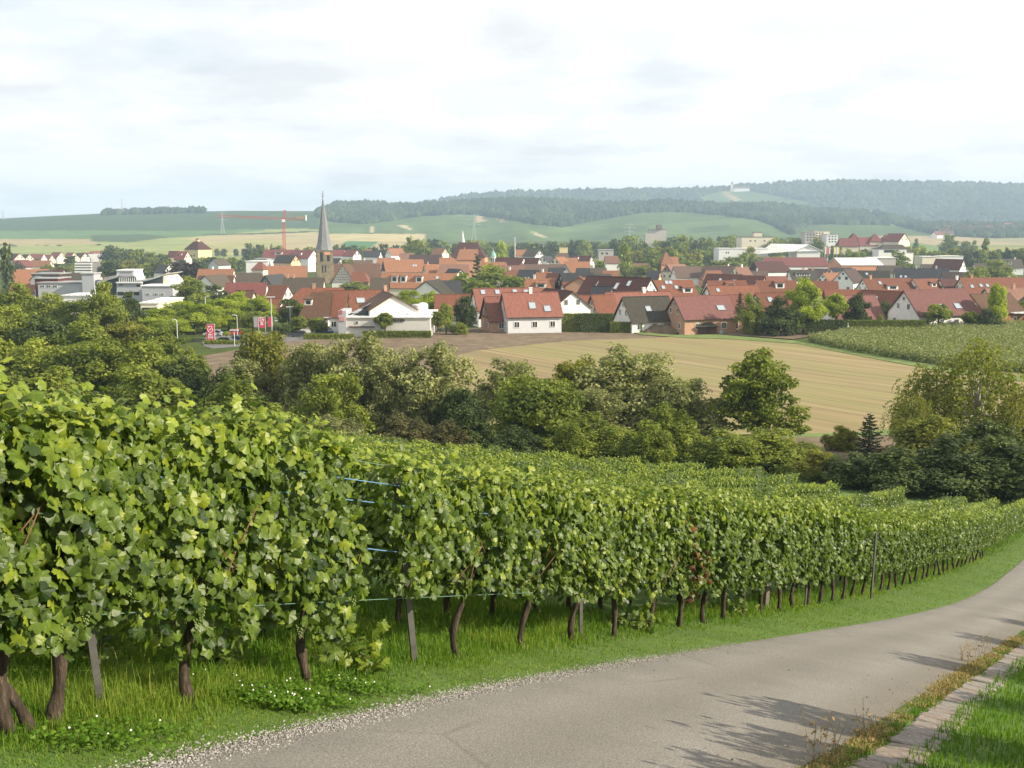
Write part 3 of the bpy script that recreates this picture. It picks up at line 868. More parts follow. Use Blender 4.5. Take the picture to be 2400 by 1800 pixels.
# the many vines further down the slope
Vs, Fs, Ts, off = [], [], [], 0
FARP = []
for i in range(6):
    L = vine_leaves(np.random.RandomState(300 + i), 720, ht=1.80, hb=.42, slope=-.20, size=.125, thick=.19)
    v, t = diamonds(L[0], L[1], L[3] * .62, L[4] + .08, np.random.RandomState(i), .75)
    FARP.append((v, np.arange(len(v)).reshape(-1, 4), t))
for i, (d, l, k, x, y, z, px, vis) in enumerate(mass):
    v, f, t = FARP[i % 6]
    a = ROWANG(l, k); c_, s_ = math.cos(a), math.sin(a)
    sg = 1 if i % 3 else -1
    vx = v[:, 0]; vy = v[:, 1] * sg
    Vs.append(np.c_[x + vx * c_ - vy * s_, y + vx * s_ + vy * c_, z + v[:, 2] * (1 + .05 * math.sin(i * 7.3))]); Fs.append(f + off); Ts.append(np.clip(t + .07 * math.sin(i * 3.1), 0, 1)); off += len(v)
me = mesh_np('vine_rows', np.vstack(Vs), np.vstack(Fs).ravel(), np.full(sum(len(f) for f in Fs), 4), {'tone': np.concatenate(Ts)})
vr = link('vine_rows', me, None, m_vleaf)
tag(vr, 'closely planted vine rows running down to the trees in the hollow', 'vines', None, 'stuff')

# posts of the near row
def post(name, px, py, h, lean, label, mat, w=.05):
    g_ = GP(px, py)
    m = MB()
    m.prism([(-w / 2, -w / 2), (w / 2, -w / 2), (w / 2, w * .1), (w * .18, w * .1), (w * .18, w / 2), (-w * .18, w / 2), (-w * .18, w * .1), (-w / 2, w * .1)], 'z', -.1, h)
    for j in range(12):
        m.box(w / 2, w / 2 + .006, -.012, .008, .3 + j * .13, .33 + j * .13)
    o = m.build(name, mat)
    o.location = (g_.x + ROW_N[0] * .12, g_.y + ROW_N[1] * .12, g_.z); o.rotation_euler = (R(1.5), R(lean), R(30))
    tag(o, label, 'post', 'trellis posts of the row along the lane')
    return o
post('trellis_post', 268, 1678, 1.75, -4, 'leftmost grey metal trellis post, standing in the grass by the lane', m_post, .042)
post('trellis_post', 995, 1558, 1.72, -5.5, 'leaning grey trellis post at the gap with blue twine', m_post, .055)
post('trellis_post', 1380, 1499, 1.75, -1.5, 'thin upright trellis post between the S-bent trunk and its right neighbour', m_post, .045)
post('trellis_post', 1610, 1462, 1.85, 0, 'grey trellis post beside the reddish dead leaves', m_post, .06)
post('trellis_post', 1808, 1428, 1.8, 0, 'weathered wooden post half hidden in leaves, right of the dead leaves', m_postw, .09)
post('trellis_post', 1900, 1424, 1.7, 0, 'pale thin stake, second post right of the dead leaves', m_post, .04)
post('trellis_post', 2053, 1405, 1.7, 0, 'thin stake where the lane begins to bend, near row', m_post, .05)
# twine and wires strung along the near row
def wire(label, h, l0, l1, y_off, mat, rad, sag=.0, wob=.0):
    m = MB(); pts = []
    for t in np.linspace(0, 1, 24):
        l = l0 + (l1 - l0) * t
        x, y = row_at(l); pts.append((x - ROW_N[0] * y_off, y - ROW_N[1] * y_off, Hs(x, y) + h - sag * math.sin(math.pi * t) + wob * math.sin(t * 9)))
    m.tube(pts, rad, 5)
    tag(m.build('trellis_wire', mat), label, 'wire', 'wires and twine of the near trellis')
wire('green wire low under the leaves of the near row', .66, rowl[0] - 1, rowl[5], .12, m_wire, .003)
wire('green wire just above the lowest one, across the gap', .98, rowl[2], rowl[5], .0, m_wire, .003)
wire('upper strand of the blue twine across the gap', 1.66, rowl[0], rowl[6], .0, m_blue, .004, .02)
wire('lower strand of the upper blue pair across the gap', 1.50, rowl[0], rowl[6], .02, m_blue, .004, .03)
wire('slack blue twine sloping down at the gap post', 1.16, rowl[2], rowl[5], .14, m_blue, .0045, .06, .03)
wire('thin pale top wire of the near trellis', 1.80, rowl[0], rowl[7], .0, m_wire, .0025)
# dead vine with reddish leaves
g_ = GP(1590, 1470)
L = vine_leaves(np.random.RandomState(77), 90, hb=.45, ht=1.6, half=.20, size=.085, thick=.36)
e = empty('dead_vine', g_, R(58)); tag(e, 'dead vine with hanging reddish brown leaves on the post', 'grapevine')
o = link('foliage', leaf_mesh('foliage', L, 'low'), e, m_dry); tag(o, kind='stuff')
dm = MB(); dm.tube([(0, 0, -.05), (.03, -.02, .4), (-.02, -.06, .9), (.03, -.05, 1.5)], [.03, .025, .015, .006], 6); dm.build('trunk', m_bark, e, True)
# ------------------------------------------------------------------ grass, gravel, gutter
m_grass = leaf_mat('grass_blade', (0.036, 0.082, 0.008), (0.112, 0.218, 0.017), (0.290, 0.325, 0.060), 0.42, 0.55, 0.25, objvar=0.0)
def grass_mesh(name, x, y, h, w, tone, r, lean=.45, zoff=0.0):
    n = len(x); z = H(x, y) + zoff - 0.01
    a = r.uniform(0, 2 * math.pi, n); l = h * np.abs(r.normal(0, lean, n)); la = a + math.pi / 2 + r.normal(0, .5, n)
    dx, dy = np.cos(a) * w / 2, np.sin(a) * w / 2
    lx, ly = np.cos(la) * l, np.sin(la) * l
    V = np.empty((n, 5, 3), np.float32)
    V[:, 0] = np.c_[x - dx, y - dy, z]; V[:, 1] = np.c_[x + dx, y + dy, z]
    mx, my, mz = x + lx * .35, y + ly * .35, z + h * .58
    V[:, 2] = np.c_[mx + dx * .8, my + dy * .8, mz]; V[:, 3] = np.c_[mx - dx * .8, my - dy * .8, mz]
    V[:, 4] = np.c_[x + lx, y + ly, z + np.maximum(h - l * .35, h * .35)]
    b_ = np.arange(n)[:, None] * 5
    loops = np.concatenate([(b_ + [0, 1, 2, 3]), (b_ + [3, 2, 4])], 1).ravel()
    return mesh_np(name, V.reshape(-1, 3), loops, np.tile([4, 3], n), {'tone': np.repeat(np.clip(tone, .02, .98), 5)})
rg = np.random.RandomState(21)
road_poly = [tuple(p) for p in La] + [tuple(p) for p in Ra[::-1]]
def left_edge_x(y): return np.interp(y, La[:, 1], La[:, 0])
def right_edge_x(y): return np.interp(y, Ra[:, 1], Ra[:, 0])
def off_row(x, y): return (x - row_x(y)) * .85              # metres right of the near vine row
BANDS = [(2.2, 4.5, 6500, 1.0), (4.5, 7, 4600, 1.2), (7, 10.5, 2000, 1.6), (10.5, 15, 620, 2.3), (15, 23, 420, 3.1), (23, 38, 190, 4.6), (38, 70, 80, 7.5)]
gx, gy, gh, gw, gt = [], [], [], [], []
for y0, y1, dens, ws in BANDS:
    wl = 4.2 if y1 <= 10.5 else (3.4 if y1 < 16 else 1.0)
    n = int((y1 - y0) * (wl + 2.2) * dens * 1.2)
    y = rg.uniform(y0, y1, n); u = rg.rand(n)
    xl = left_edge_x(y); xr0 = row_x(y) - wl / .85
    x = xr0 + (xl - xr0) * u
    keep = (np.abs(x / y) < .56) | (x < 0) & (x / y > -.57)
    x, y = x[keep], y[keep]
    o = off_row(x, y)
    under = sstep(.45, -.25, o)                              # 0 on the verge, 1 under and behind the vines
    edge = np.clip((left_edge_x(y) - x) / .35, 0, 1)
    cl = fbm(x * 1.3, y * 1.3, 3); cl2 = fbm(x * .5 + 9, y * .5, 2)
    keep = rg.rand(len(x)) < (.75 + .25 * edge) * (.6 + .9 * cl)
    x, y, under, edge, cl, cl2 = [q[keep] for q in (x, y, under, edge, cl, cl2)]
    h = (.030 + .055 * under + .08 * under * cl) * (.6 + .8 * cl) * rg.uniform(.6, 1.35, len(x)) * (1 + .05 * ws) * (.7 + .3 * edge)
    tall = rg.rand(len(x)) < .03 * under
    h[tall] *= 2.0
    gx.append(x); gy.append(y); gh.append(h); gw.append(.0042 * ws * rg.uniform(.7, 1.3, len(x)))
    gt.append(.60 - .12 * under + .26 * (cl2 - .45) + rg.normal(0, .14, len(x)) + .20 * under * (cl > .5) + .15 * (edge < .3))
gx, gy, gh, gw, gt = map(np.concatenate, (gx, gy, gh, gw, gt))
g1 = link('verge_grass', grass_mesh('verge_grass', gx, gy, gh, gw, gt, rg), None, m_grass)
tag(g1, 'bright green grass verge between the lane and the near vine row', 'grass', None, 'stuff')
# bank on the right of the gutter
def bank_off(x, y): return x - right_edge_x(y)
bx, by, bh, bw, bt = [], [], [], [], []
for y0, y1, dens, ws in [(1.8, 4.5, 2600, 1.2), (4.5, 7, 1500, 1.6), (7, 12, 600, 2.2), (12, 22, 200, 3.4)]:
    n = int((y1 - y0) * 5 * dens)
    y = rg.uniform(y0, y1, n); x = right_edge_x(y) + rg.uniform(.56, 4.2, n)
    k = x < y * .60 + .5; x, y = x[k], y[k]
    cl = fbm(x * 1.6 + 4, y * 1.6, 3)
    k = rg.rand(len(x)) < .5 + cl; x, y, cl = x[k], y[k], cl[k]
    bx.append(x); by.append(y); bh.append((.05 + .07 * cl) * rg.uniform(.6, 1.4, len(x)) * (1 + .06 * ws)); bw.append(.004 * ws * rg.uniform(.7, 1.3, len(x)))
    bt.append(.44 + .3 * (cl - .45) + rg.normal(0, .11, len(x)))
bx, by, bh, bw, bt = map(np.concatenate, (bx, by, bh, bw, bt))
g2 = link('bank_grass', grass_mesh('bank_grass', bx, by, bh, bw, bt, rg), None, m_grass)
tag(g2, 'mown green grass right of the stone gutter', 'grass', None, 'stuff')
print('blades', len(gx), len(bx))
# dry weeds between the asphalt and the gutter
m_straw = leaf_mat('dry_weed', (0.10, 0.075, 0.025), (0.26, 0.19, 0.07), (0.44, 0.36, 0.18), 0.3, 0.7, 0.2, objvar=0)
n = 28000
y = rg.uniform(2.3, 20, n) ** 1.0; x = right_edge_x(y) + rg.normal(.10, .075, n)
cl = fbm(x * .7 + 3, y * 1.9, 3); k = rg.rand(n) < sstep(.18, .52, cl); x, y, cl = x[k], y[k], cl[k]
h = .035 + .10 * cl * rg.rand(len(x)); w_ = .0045 * (1 + y / 7)
o = link('roadside_weeds', grass_mesh('roadside_weeds', x, y, h, w_, rg.rand(len(x)), rg, .7), None, m_straw)
tag(o, 'straw coloured weeds along the right edge of the lane', 'weeds', None, 'stuff')
n = 28000
y = rg.uniform(2.3, 22, n); x = right_edge_x(y) + rg.normal(.11, .075, n)
cl = fbm(x * .7 + 8, y * 1.7 + 5, 3); k = rg.rand(n) < sstep(.22, .52, cl); x, y = x[k], y[k]
o = link('edge_moss', grass_mesh('edge_moss', x, y, .02 + .045 * rg.rand(len(x)), .005 * (1 + y / 7), .22 + .38 * rg.rand(len(x)), rg, .8), None, m_grass)
tag(o, 'low yellow green growth between lane and gutter', 'weeds', None, 'stuff')
# standing dry stalks: things one can count
def stalk(px, py, h, n, label, seed):
    r = np.random.RandomState(seed); g_ = GP(px, py); m = MB()
    e = empty('weed_clump', g_); tag(e, label, 'weed')
    for j in range(n):
        a = r.uniform(0, 6.28); x0, y0 = r.normal(0, .07, 2); hh = h * r.uniform(.6, 1.1)
        m.tube([(x0, y0, -.02), (x0 + .1 * hh * math.cos(a), y0 + .1 * hh * math.sin(a), hh * .55), (x0 + .28 * hh * math.cos(a), y0 + .28 * hh * math.sin(a), hh)], [.004, .003, .0015], 4)
    m.build('stem', m_straw2, e)
    f = MB()
    for j in range(n * 5):
        a = r.uniform(0, 6.28); rr = r.uniform(0, .14); z = h * r.uniform(.15, .9); s = .022
        p = Vector((rr * math.cos(a), rr * math.sin(a), z)); q = Vector(r.normal(0, 1, 3)).normalized(); t = q.orthogonal().normalized()
        f.face([p - q * s, p + t * s * .5, p + q * s, p - t * s * .5])
    tag(f.build('seed_head', m_straw3, e), kind='stuff')
m_straw2 = simple('weed_stem', (0.30, 0.21, 0.10), .8, .3, 9); m_straw3 = simple('weed_seed', (0.22, 0.15, 0.055), .8, .35, 9)
stalk(2270, 1555, .36, 9, 'tall dry weed clump at the gutter, the large one', 3)
stalk(2300, 1545, .50, 5, 'tall thin pale grass stalks behind the large weed clump', 4)
stalk(2030, 1742, .34, 5, 'dry bent stalk at the lower right lane edge', 5)
stalk(1930, 1792, .38, 7, 'pale long grass stalks at the bottom edge of the lane', 6)

# gravel spilled along the left edge, loose stones on the lane
m_gravel, nn, b = mat_new('gravel_stone')
at = add(nn, 'ShaderNodeAttribute', attribute_name='tone')
nn.links.new(ramp(nn, at.outputs['Fac'], [(0.0, (0.08, 0.07, 0.06)), (0.4, (0.20, 0.185, 0.17)), (1.0, (0.40, 0.38, 0.35))]), b.inputs['Base Color']); b.inputs['Roughness'].default_value = 0.9
def stones(name, x, y, s, tone, r, zoff=.03):
    n = len(x); z = H(x, y) + zoff
    U = np.array([(1, 0, 0), (-1, 0, 0), (0, 1, 0), (0, -1, 0), (0, 0, .7), (0, 0, -.5)], float)
    V = U[None] * (s[:, None, None] * r.uniform(.55, 1.25, (n, 6, 1))) + r.normal(0, .18, (n, 6, 3)) * s[:, None, None]
    a = r.uniform(0, 6.28, n); c_, s_ = np.cos(a)[:, None], np.sin(a)[:, None]
    V = np.stack([V[..., 0] * c_ - V[..., 1] * s_, V[..., 0] * s_ + V[..., 1] * c_, V[..., 2]], -1)
    V += np.c_[x, y, z + s * .25][:, None, :]
    F = np.array([(0, 2, 4), (2, 1, 4), (1, 3, 4), (3, 0, 4), (2, 0, 5), (1, 2, 5), (3, 1, 5), (0, 3, 5)])
    L_ = (F[None] + (np.arange(n) * 6)[:, None, None]).ravel()
    return mesh_np(name, V.reshape(-1, 3), L_, np.full(n * 8, 3), {'tone': np.repeat(tone, 6)})
n = 15000
y = rg.uniform(2.4, 1.0 * 13.5, n) ** 1.0
x = left_edge_x(y) + rg.normal(.05, .085, n) + .12 * (fbm(y * .9, y * 0 + 2, 3) - .5)
k = (rg.rand(n) < np.interp(y, [2, 7, 10, 14], [1, 1, .55, .12])); x, y = x[k], y[k]
o = link('gravel', stones('gravel', x, y, .0042 + .0065 * rg.rand(len(x)) ** 2, rg.uniform(.2, .95, len(x)), rg, .035), None, m_gravel)
tag(o, 'pale grey gravel along the left edge of the lane', 'gravel', None, 'stuff')
n = 420
y = rg.uniform(2.5, 14, n); t_ = rg.uniform(.05, .95, n); x = left_edge_x(y) * (1 - t_) + right_edge_x(y) * t_
k = fbm(x * .8, y * .8 + 3, 2) > .33; x, y = x[k], y[k]
o = link('loose_stones', stones('loose_stones', x, y, .006 + .010 * rg.rand(len(x)) ** 3, rg.uniform(.0, .55, len(x)), rg, .052), None, m_gravel)
tag(o, 'small dark loose stones scattered on the lane', 'gravel', None, 'stuff')
# gutter of flat stone setts, each its own stone
m_sett, nn, b = mat_new('gutter_stone')
fs = noise(nn, 7, 6, .65); oi = add(nn, 'ShaderNodeObjectInfo')
c = ramp(nn, fs, [(0.3, (0.11, 0.098, 0.084)), (0.55, (0.215, 0.195, 0.172)), (0.75, (0.31, 0.288, 0.26))])
c = mixc(nn, oi.outputs['Random'], c, mixc(nn, 1.0, c, (1.0, .86, .78), 'MULTIPLY'))
nn.links.new(c, b.inputs['Base Color']); b.inputs['Roughness'].default_value = .85; bump(nn, b, fs, .6, .01)
Rs = resample(Ra, 900)
ln = np.concatenate([[0], np.cumsum(np.linalg.norm(np.diff(Rs, axis=0), axis=1))])
i0 = np.searchsorted(Rs[:, 1], 1.9)
gut = empty('stone_gutter', (float(Rs[i0, 0]), float(Rs[i0, 1]), Hs(*Rs[i0])))
tag(gut, 'shallow gutter of flat stone setts along the right edge of the lane', 'gutter')
SETT = []
for q in range(5):
    r = np.random.RandomState(60 + q); m = MB()
    o_ = [(-.5, -.5), (.0, -.54), (.5, -.46), (.53, .1), (.48, .5), (-.05, .53), (-.52, .46), (-.50, 0)]
    o_ = [(a * (1 + r.uniform(-.07, .07)), b_ * (1 + r.uniform(-.07, .07))) for a, b_ in o_]
    nb = len(o_)
    pts = [(a, b_, -.10) for a, b_ in o_] + [(a, b_, .0) for a, b_ in o_] + [(a * .88, b_ * .88, .014 + r.uniform(-.006, .006)) for a, b_ in o_]
    fc = [tuple(range(2 * nb, 3 * nb))] + [(k_ * nb + i, k_ * nb + (i + 1) % nb, (k_ + 1) * nb + (i + 1) % nb, (k_ + 1) * nb + i) for k_ in (0, 1) for i in range(nb)]
    m.solid(pts, fc); me = m.mesh('sett'); me.materials.append(m_sett); SETT.append(me)
l = ln[i0]; q = 0
while l < ln[-1] and q < 130:
    x = np.interp(l, ln, Rs[:, 0]); y = np.interp(l, ln, Rs[:, 1])
    if y > 26: break
    x2 = np.interp(l + .1, ln, Rs[:, 0]); y2 = np.interp(l + .1, ln, Rs[:, 1])
    t_ = Vector((x2 - x, y2 - y)).normalized(); nrm = Vector((t_.y, -t_.x))
    sl = rg.uniform(.24, .40)
    for row_, wd in ((.42, .40),):
        o = bpy.data.objects.new('sett', SETT[rg.randint(0, 5)]); COL.objects.link(o); o.parent = gut
        px_, py_ = x + nrm.x * row_ + t_.x * sl / 2, y + nrm.y * row_ + t_.y * sl / 2
        dzl = Hs(px_ + t_.x, py_ + t_.y) - Hs(px_, py_)
        o.location = Vector((px_, py_, Hs(px_, py_) + .002 + rg.normal(0, .007))) - gut.location
        o.rotation_euler = Matrix(((t_.x, nrm.x * -1, 0), (t_.y, nrm.y * -1, 0), (0, 0, 1))).to_euler()
        o.rotation_euler = (rg.normal(0, .04), -math.atan(dzl) + rg.normal(0, .03), math.atan2(t_.y, t_.x) + rg.normal(0, .05))
        o.scale = (sl * .93, wd * rg.uniform(.85, 1.1), 1)
    l += sl; q += 1
# white clover in the verge
cv = MB(); cx, cy_ = [], []
for px_, py_, k_ in ((690, 1650, 14), (640, 1640, 7), (590, 1625, 4), (880, 1625, 8), (170, 1720, 5)):
    g_ = GP(px_, py_)
    for j in range(k_):
        x, y = g_.x + rg.normal(0, .22), g_.y + rg.normal(0, .14)
        if x > left_edge_x(y) - .1: continue
        z = Hs(x, y) + rg.uniform(.07, .12); s = .008
        cv.solid([(x + s, y, z), (x - s, y, z), (x, y + s, z), (x, y - s, z), (x, y, z + s), (x, y, z - s)], [(0, 2, 4), (2, 1, 4), (1, 3, 4), (3, 0, 4), (2, 0, 5), (1, 2, 5), (3, 1, 5), (0, 3, 5)])
        cx.append(x); cy_.append(y)
m_clover = simple('clover_white', (0.72, 0.70, 0.66), .8, .1)
o = cv.build('clover_flowers', m_clover); tag(o, 'white clover flowers dotted in the grass verge', 'clover', None, 'stuff')
n = 2600
x = np.repeat(cx, n // max(1, len(cx))) ; y = np.repeat(cy_, n // max(1, len(cx))); x = x + rg.normal(0, .10, len(x)); y = y + rg.normal(0, .08, len(y))
k = x < left_edge_x(y) - .12; x, y = x[k], y[k]
v, f, t = place_leaves(np.c_[x, y, H(x, y) + rg.uniform(.04, .09, len(x))], np.c_[rg.normal(0, .4, (len(x), 2)), np.ones(len(x))], rg.normal(0, 1, (len(x), 3)), np.full(len(x), .026), np.clip(.4 + rg.normal(0, .12, len(x)), 0, 1), 'low', rg)
o = link('clover_leaves', mesh_np('clover_leaves', v, f.ravel(), np.full(len(f), 3), {'tone': t}), None, m_grass)
tag(o, 'patch of clover leaves in the grass verge', 'clover', None, 'stuff')
# low leafy suckers and herbs at the foot of the vines
for px_, py_, s_, lab in ((800, 1570, .30, 'leafy vine sucker lying in the grass below the gap'), (1480, 1478, .32, 'leafy herbs at the foot of the stubby vine'), (1700, 1440, .36, 'tall herbs at the foot of the vines near the dead leaves'), (190, 1560, .28, 'vine shoot with large leaves hanging low by the leftmost post'), (505, 1565, .25, 'low hanging vine shoot right of the short thick trunk')):
    g_ = GP(px_, py_); k_ = 60
    p_ = np.c_[rg.normal(0, s_ * .6, k_), rg.normal(0, s_ * .35, k_), np.abs(rg.normal(.05, s_ * .55, k_))]
    L = (p_, np.c_[rg.normal(0, .5, k_), rg.normal(-.5, .5, k_), np.full(k_, .8)], np.c_[rg.normal(0, 1, k_), rg.normal(0, 1, k_), rg.normal(-.5, .4, k_)], rg.uniform(.07, .13, k_), np.clip(.45 + rg.normal(0, .14, k_), 0, 1))
    e = empty('vine_sucker', g_); tag(e, lab, 'vine shoot')
    o = link('foliage', leaf_mesh('foliage', L, 'full'), e, m_vleaf); tag(o, kind='stuff')
    sm = MB(); sm.tube([(0, 0, -.03), (.05, 0, .08), (.16, -.03, .15), (.3, -.02, .1)], [.008, .006, .005, .003], 5); sm.build('stem', m_cane, e)

# vines of the next plot, right of the lane: their row ends throw the shadows on the asphalt
for q, (px_, py_, dist) in enumerate(((1775, 1665, 3.2), (1790, 1750, 3.1), (1700, 1830, 3.1), (2150, 1552, 3.1), (2290, 1500, 3.0), (2375, 1462, 3.0), (2440, 1420, 3.0), (2130, 1720, 3.2), (2080, 1810, 3.2), (2260, 1640, 3.2), (2360, 1570, 3.1), (2330, 1760, 3.2))):
    g_ = GP(px_, py_)
    x, y = g_.x + sdir.x * dist / .87, g_.y + sdir.y * dist / .87
    e = empty('grapevine', (x, y, Hs(x, y)), math.atan2(sdir.y, sdir.x) + math.pi / 2)
    tag(e, 'grapevine of the plot right of the lane, outside the photo', 'grapevine', 'grapevines right of the lane')
    fo, tr = MD[q % 5]
    f, t = set_vine(e, fo, tr, rg); f.scale = (.8, 2.2, .95)
# ------------------------------------------------------------------ trees
m_tbark, n, b = mat_new('tree_bark')
fb = noise(n, 9, 5, .7, stretch=(1, 1, .25))
n.links.new(ramp(n, fb, [(0.35, (0.045, 0.034, 0.024)), (0.7, (0.15, 0.12, 0.09))]), b.inputs['Base Color']); b.inputs['Roughness'].default_value = 1
m_birchbark, n, b = mat_new('birch_bark')
fb = noise(n, 5, 4, .7, stretch=(1, 1, 4))
n.links.new(ramp(n, fb, [(0.36, (0.06, 0.05, 0.045)), (0.46, (0.55, 0.52, 0.47))]), b.inputs['Base Color']); b.inputs['Roughness'].default_value = .9
FM = {
    'mid':    leaf_mat('foliage_mid', (0.07, 0.102, 0.015), (0.2, 0.238, 0.037), (0.36, 0.39, 0.07), .42, .6, .25, objvar=.22),
    'bright': leaf_mat('foliage_bright', (0.14, 0.185, 0.016), (0.33, 0.39, 0.036), (0.47, 0.52, 0.07), .48, .6, .25, objvar=.15),
    'dark':   leaf_mat('foliage_dark', (0.028, 0.046, 0.012), (0.072, 0.102, 0.025), (0.15, 0.18, 0.045), .22, .6, .25, objvar=.2),
    'willow': leaf_mat('foliage_willow', (0.095, 0.11, 0.037), (0.285, 0.3, 0.108), (0.5, 0.5, 0.23), .42, .6, .3, under=(0.21, 0.215, 0.125), objvar=.2),
    'birch':  leaf_mat('foliage_birch', (0.085, 0.1, 0.018), (0.215, 0.232, 0.044), (0.34, 0.345, 0.085), .45, .6, .25, objvar=.15),
    'spruce': leaf_mat('foliage_spruce', (0.015, 0.030, 0.015), (0.033, 0.057, 0.024), (0.068, 0.098, 0.039), .1, .7, .2, objvar=.15),
    'olive':  leaf_mat('foliage_olive', (0.09, 0.1, 0.017), (0.235, 0.24, 0.04), (0.38, 0.36, 0.085), .42, .6, .25, objvar=.15),
    'purple': leaf_mat('foliage_purple', (0.021, 0.013, 0.013), (0.044, 0.029, 0.023), (0.078, 0.055, 0.039), .2, .6, .25, objvar=.1),
    'brown':  leaf_mat('foliage_brown', (0.06, 0.058, 0.02), (0.135, 0.125, 0.045), (0.23, 0.2, 0.085), .3, .6, .25, objvar=.1),
}
def unit(r, n):
    v = r.normal(0, 1, (n, 3)); return v / np.linalg.norm(v, axis=1, keepdims=True)
def lobed(r, lobes, n, size, sub=11, subr=.42, up=.3, rough=.55):
    lobes = np.array(lobes, float)
    cs, rs, ax, tn = [], [], [], []
    for L in lobes:
        m = sub; d = unit(r, m); d[:, 2] = np.abs(d[:, 2]) * np.where(r.rand(m) < .28, -1, 1)
        cs.append(L[:3] + d * L[3:6] * r.uniform(.55, 1.0, (m, 1))); rs.append(np.repeat(L[None, 3:6] * subr, m, 0) * r.uniform(.7, 1.25, (m, 1))); ax.append(np.repeat(L[None, :3], m, 0)); tn.append(r.normal(0, .10) + r.normal(0, .09, m))
    cs, rs, ax, tn = np.vstack(cs), np.vstack(rs), np.vstack(ax), np.concatenate(tn)
    w = (rs.prod(1)) ** (2 / 3.); k = r.choice(len(cs), n, p=w / w.sum())
    d = unit(r, n); rad = r.uniform(.35, 1.08, (n, 1)) ** .6
    pos = cs[k] + d * rs[k] * rad
    nor = d * .7 + (pos - ax[k]) * 1.2 + r.normal(0, rough, (n, 3)) + [0, 0, up]
    keep = pos[:, 2] > .01
    return pos[keep], nor[keep], (size * r.uniform(.6, 1.35, n))[keep], (.45 + tn[k] + r.normal(0, .13, n))[keep]
def limbs(lobes, r, h0=.0, rad=.032, crook=.04, seg=6, base=(0, 0), zsplit=.25):
    m = MB(); b0 = Vector((base[0], base[1], -.02)); top = Vector((r.normal(0, .03), r.normal(0, .03), .82))
    tr = [b0, b0.lerp(top, .3) + Vector((r.normal(0, crook), r.normal(0, crook), 0)), b0.lerp(top, .62) + Vector((r.normal(0, crook), r.normal(0, crook), 0)), top]
    m.tube(tr, [rad * 1.25, rad * .85, rad * .5, rad * .12], seg)
    for L in lobes:
        t = r.uniform(zsplit, .6); s = b0.lerp(top, t); c = Vector(L[:3]); mid = s.lerp(c, .5) + Vector((0, 0, -.02))
        m.tube([s, mid, c], [rad * .5, rad * .32, rad * .08], 5)
    return m.mesh('trunk', True)
def ring(r, n, rad, z, rr, jit=.08, rz=None):
    o = []
    a0 = r.rand() * 6.28
    for i in range(n):
        a = a0 + 2 * math.pi * i / n + r.normal(0, .25)
        q = rr * r.uniform(.75, 1.2)
        o.append((rad * math.cos(a) * r.uniform(.8, 1.1), rad * math.sin(a) * r.uniform(.8, 1.1), z + r.normal(0, jit), q, q, (rz or rr) * r.uniform(.75, 1.2)))
    return o
def lobes_for(kind, r):
    if kind == 'broad':  return ring(r, 6, .30, .24, .19, .06, .14) + ring(r, 5, .27, .42, .20, .06, .15) + ring(r, 4, .20, .66, .20, .05, .14) + [(0, 0, .84, .17, .17, .14), (0, 0, .55, .25, .25, .22)]
    if kind == 'round':  return [(0, 0, .56, .42, .42, .36)] + ring(r, 6, .30, .28, .20, .06, .14) + ring(r, 6, .30, .52, .20, .10, .15) + ring(r, 4, .18, .82, .18, .03, .12)
    if kind == 'willow': return ring(r, 6, .32, .20, .17, .05, .13) + ring(r, 6, .30, .36, .19, .08, .17) + ring(r, 5, .22, .62, .18, .07, .16) + ring(r, 3, .12, .84, .14, .04, .12) + [(0, 0, .5, .24, .24, .26)]
    if kind == 'oak':    return [(0, 0, .48, .26, .26, .22), (0, 0, .70, .20, .20, .18), (.05, .05, .28, .26, .26, .12)] + ring(r, 6, .36, .40, .13, .09, .08) + ring(r, 5, .27, .60, .13, .06, .08) + ring(r, 4, .18, .77, .12, .04, .07) + [(0, 0, .92, .12, .12, .08), (.04, 0, .55, .14, .14, .12), (-.36, .05, .25, .12, .12, .05), (.42, 0, .23, .10, .10, .05)]
    if kind == 'poplar': return [(r.normal(0, .05), r.normal(0, .05), z, .30 * (1 - .55 * abs(z - .45)), .30 * (1 - .55 * abs(z - .45)), .13) for z in np.linspace(.14, .90, 9)]
    if kind == 'bush':   return ring(r, 6, .29, .34, .21, .08, .26) + ring(r, 3, .14, .66, .20, .06, .24) + [(0, 0, .4, .3, .3, .34)]
    if kind == 'column': return [(0, 0, .5, .32, .32, .42), (.1, .1, .75, .25, .25, .2), (-.12, 0, .3, .34, .34, .25)]
    if kind == 'lolly':  return [(0, 0, .66, .38, .38, .27)] + ring(r, 5, .27, .62, .20, .08, .13) + ring(r, 3, .13, .86, .18, .02, .1)
PROTO = {}
SPEC = {'broad': (12000, .022, 13, .46, .3), 'round': (12000, .021, 14, .40, .3), 'willow': (17000, .017, 14, .44, .35), 'oak': (12000, .019, 13, .52, .35), 'poplar': (6500, .024, 11, .45, .2), 'bush': (11000, .022, 14, .42, .35), 'column': (4500, .032, 12, .4, .2), 'lolly': (5000, .032, 12, .4, .3)}
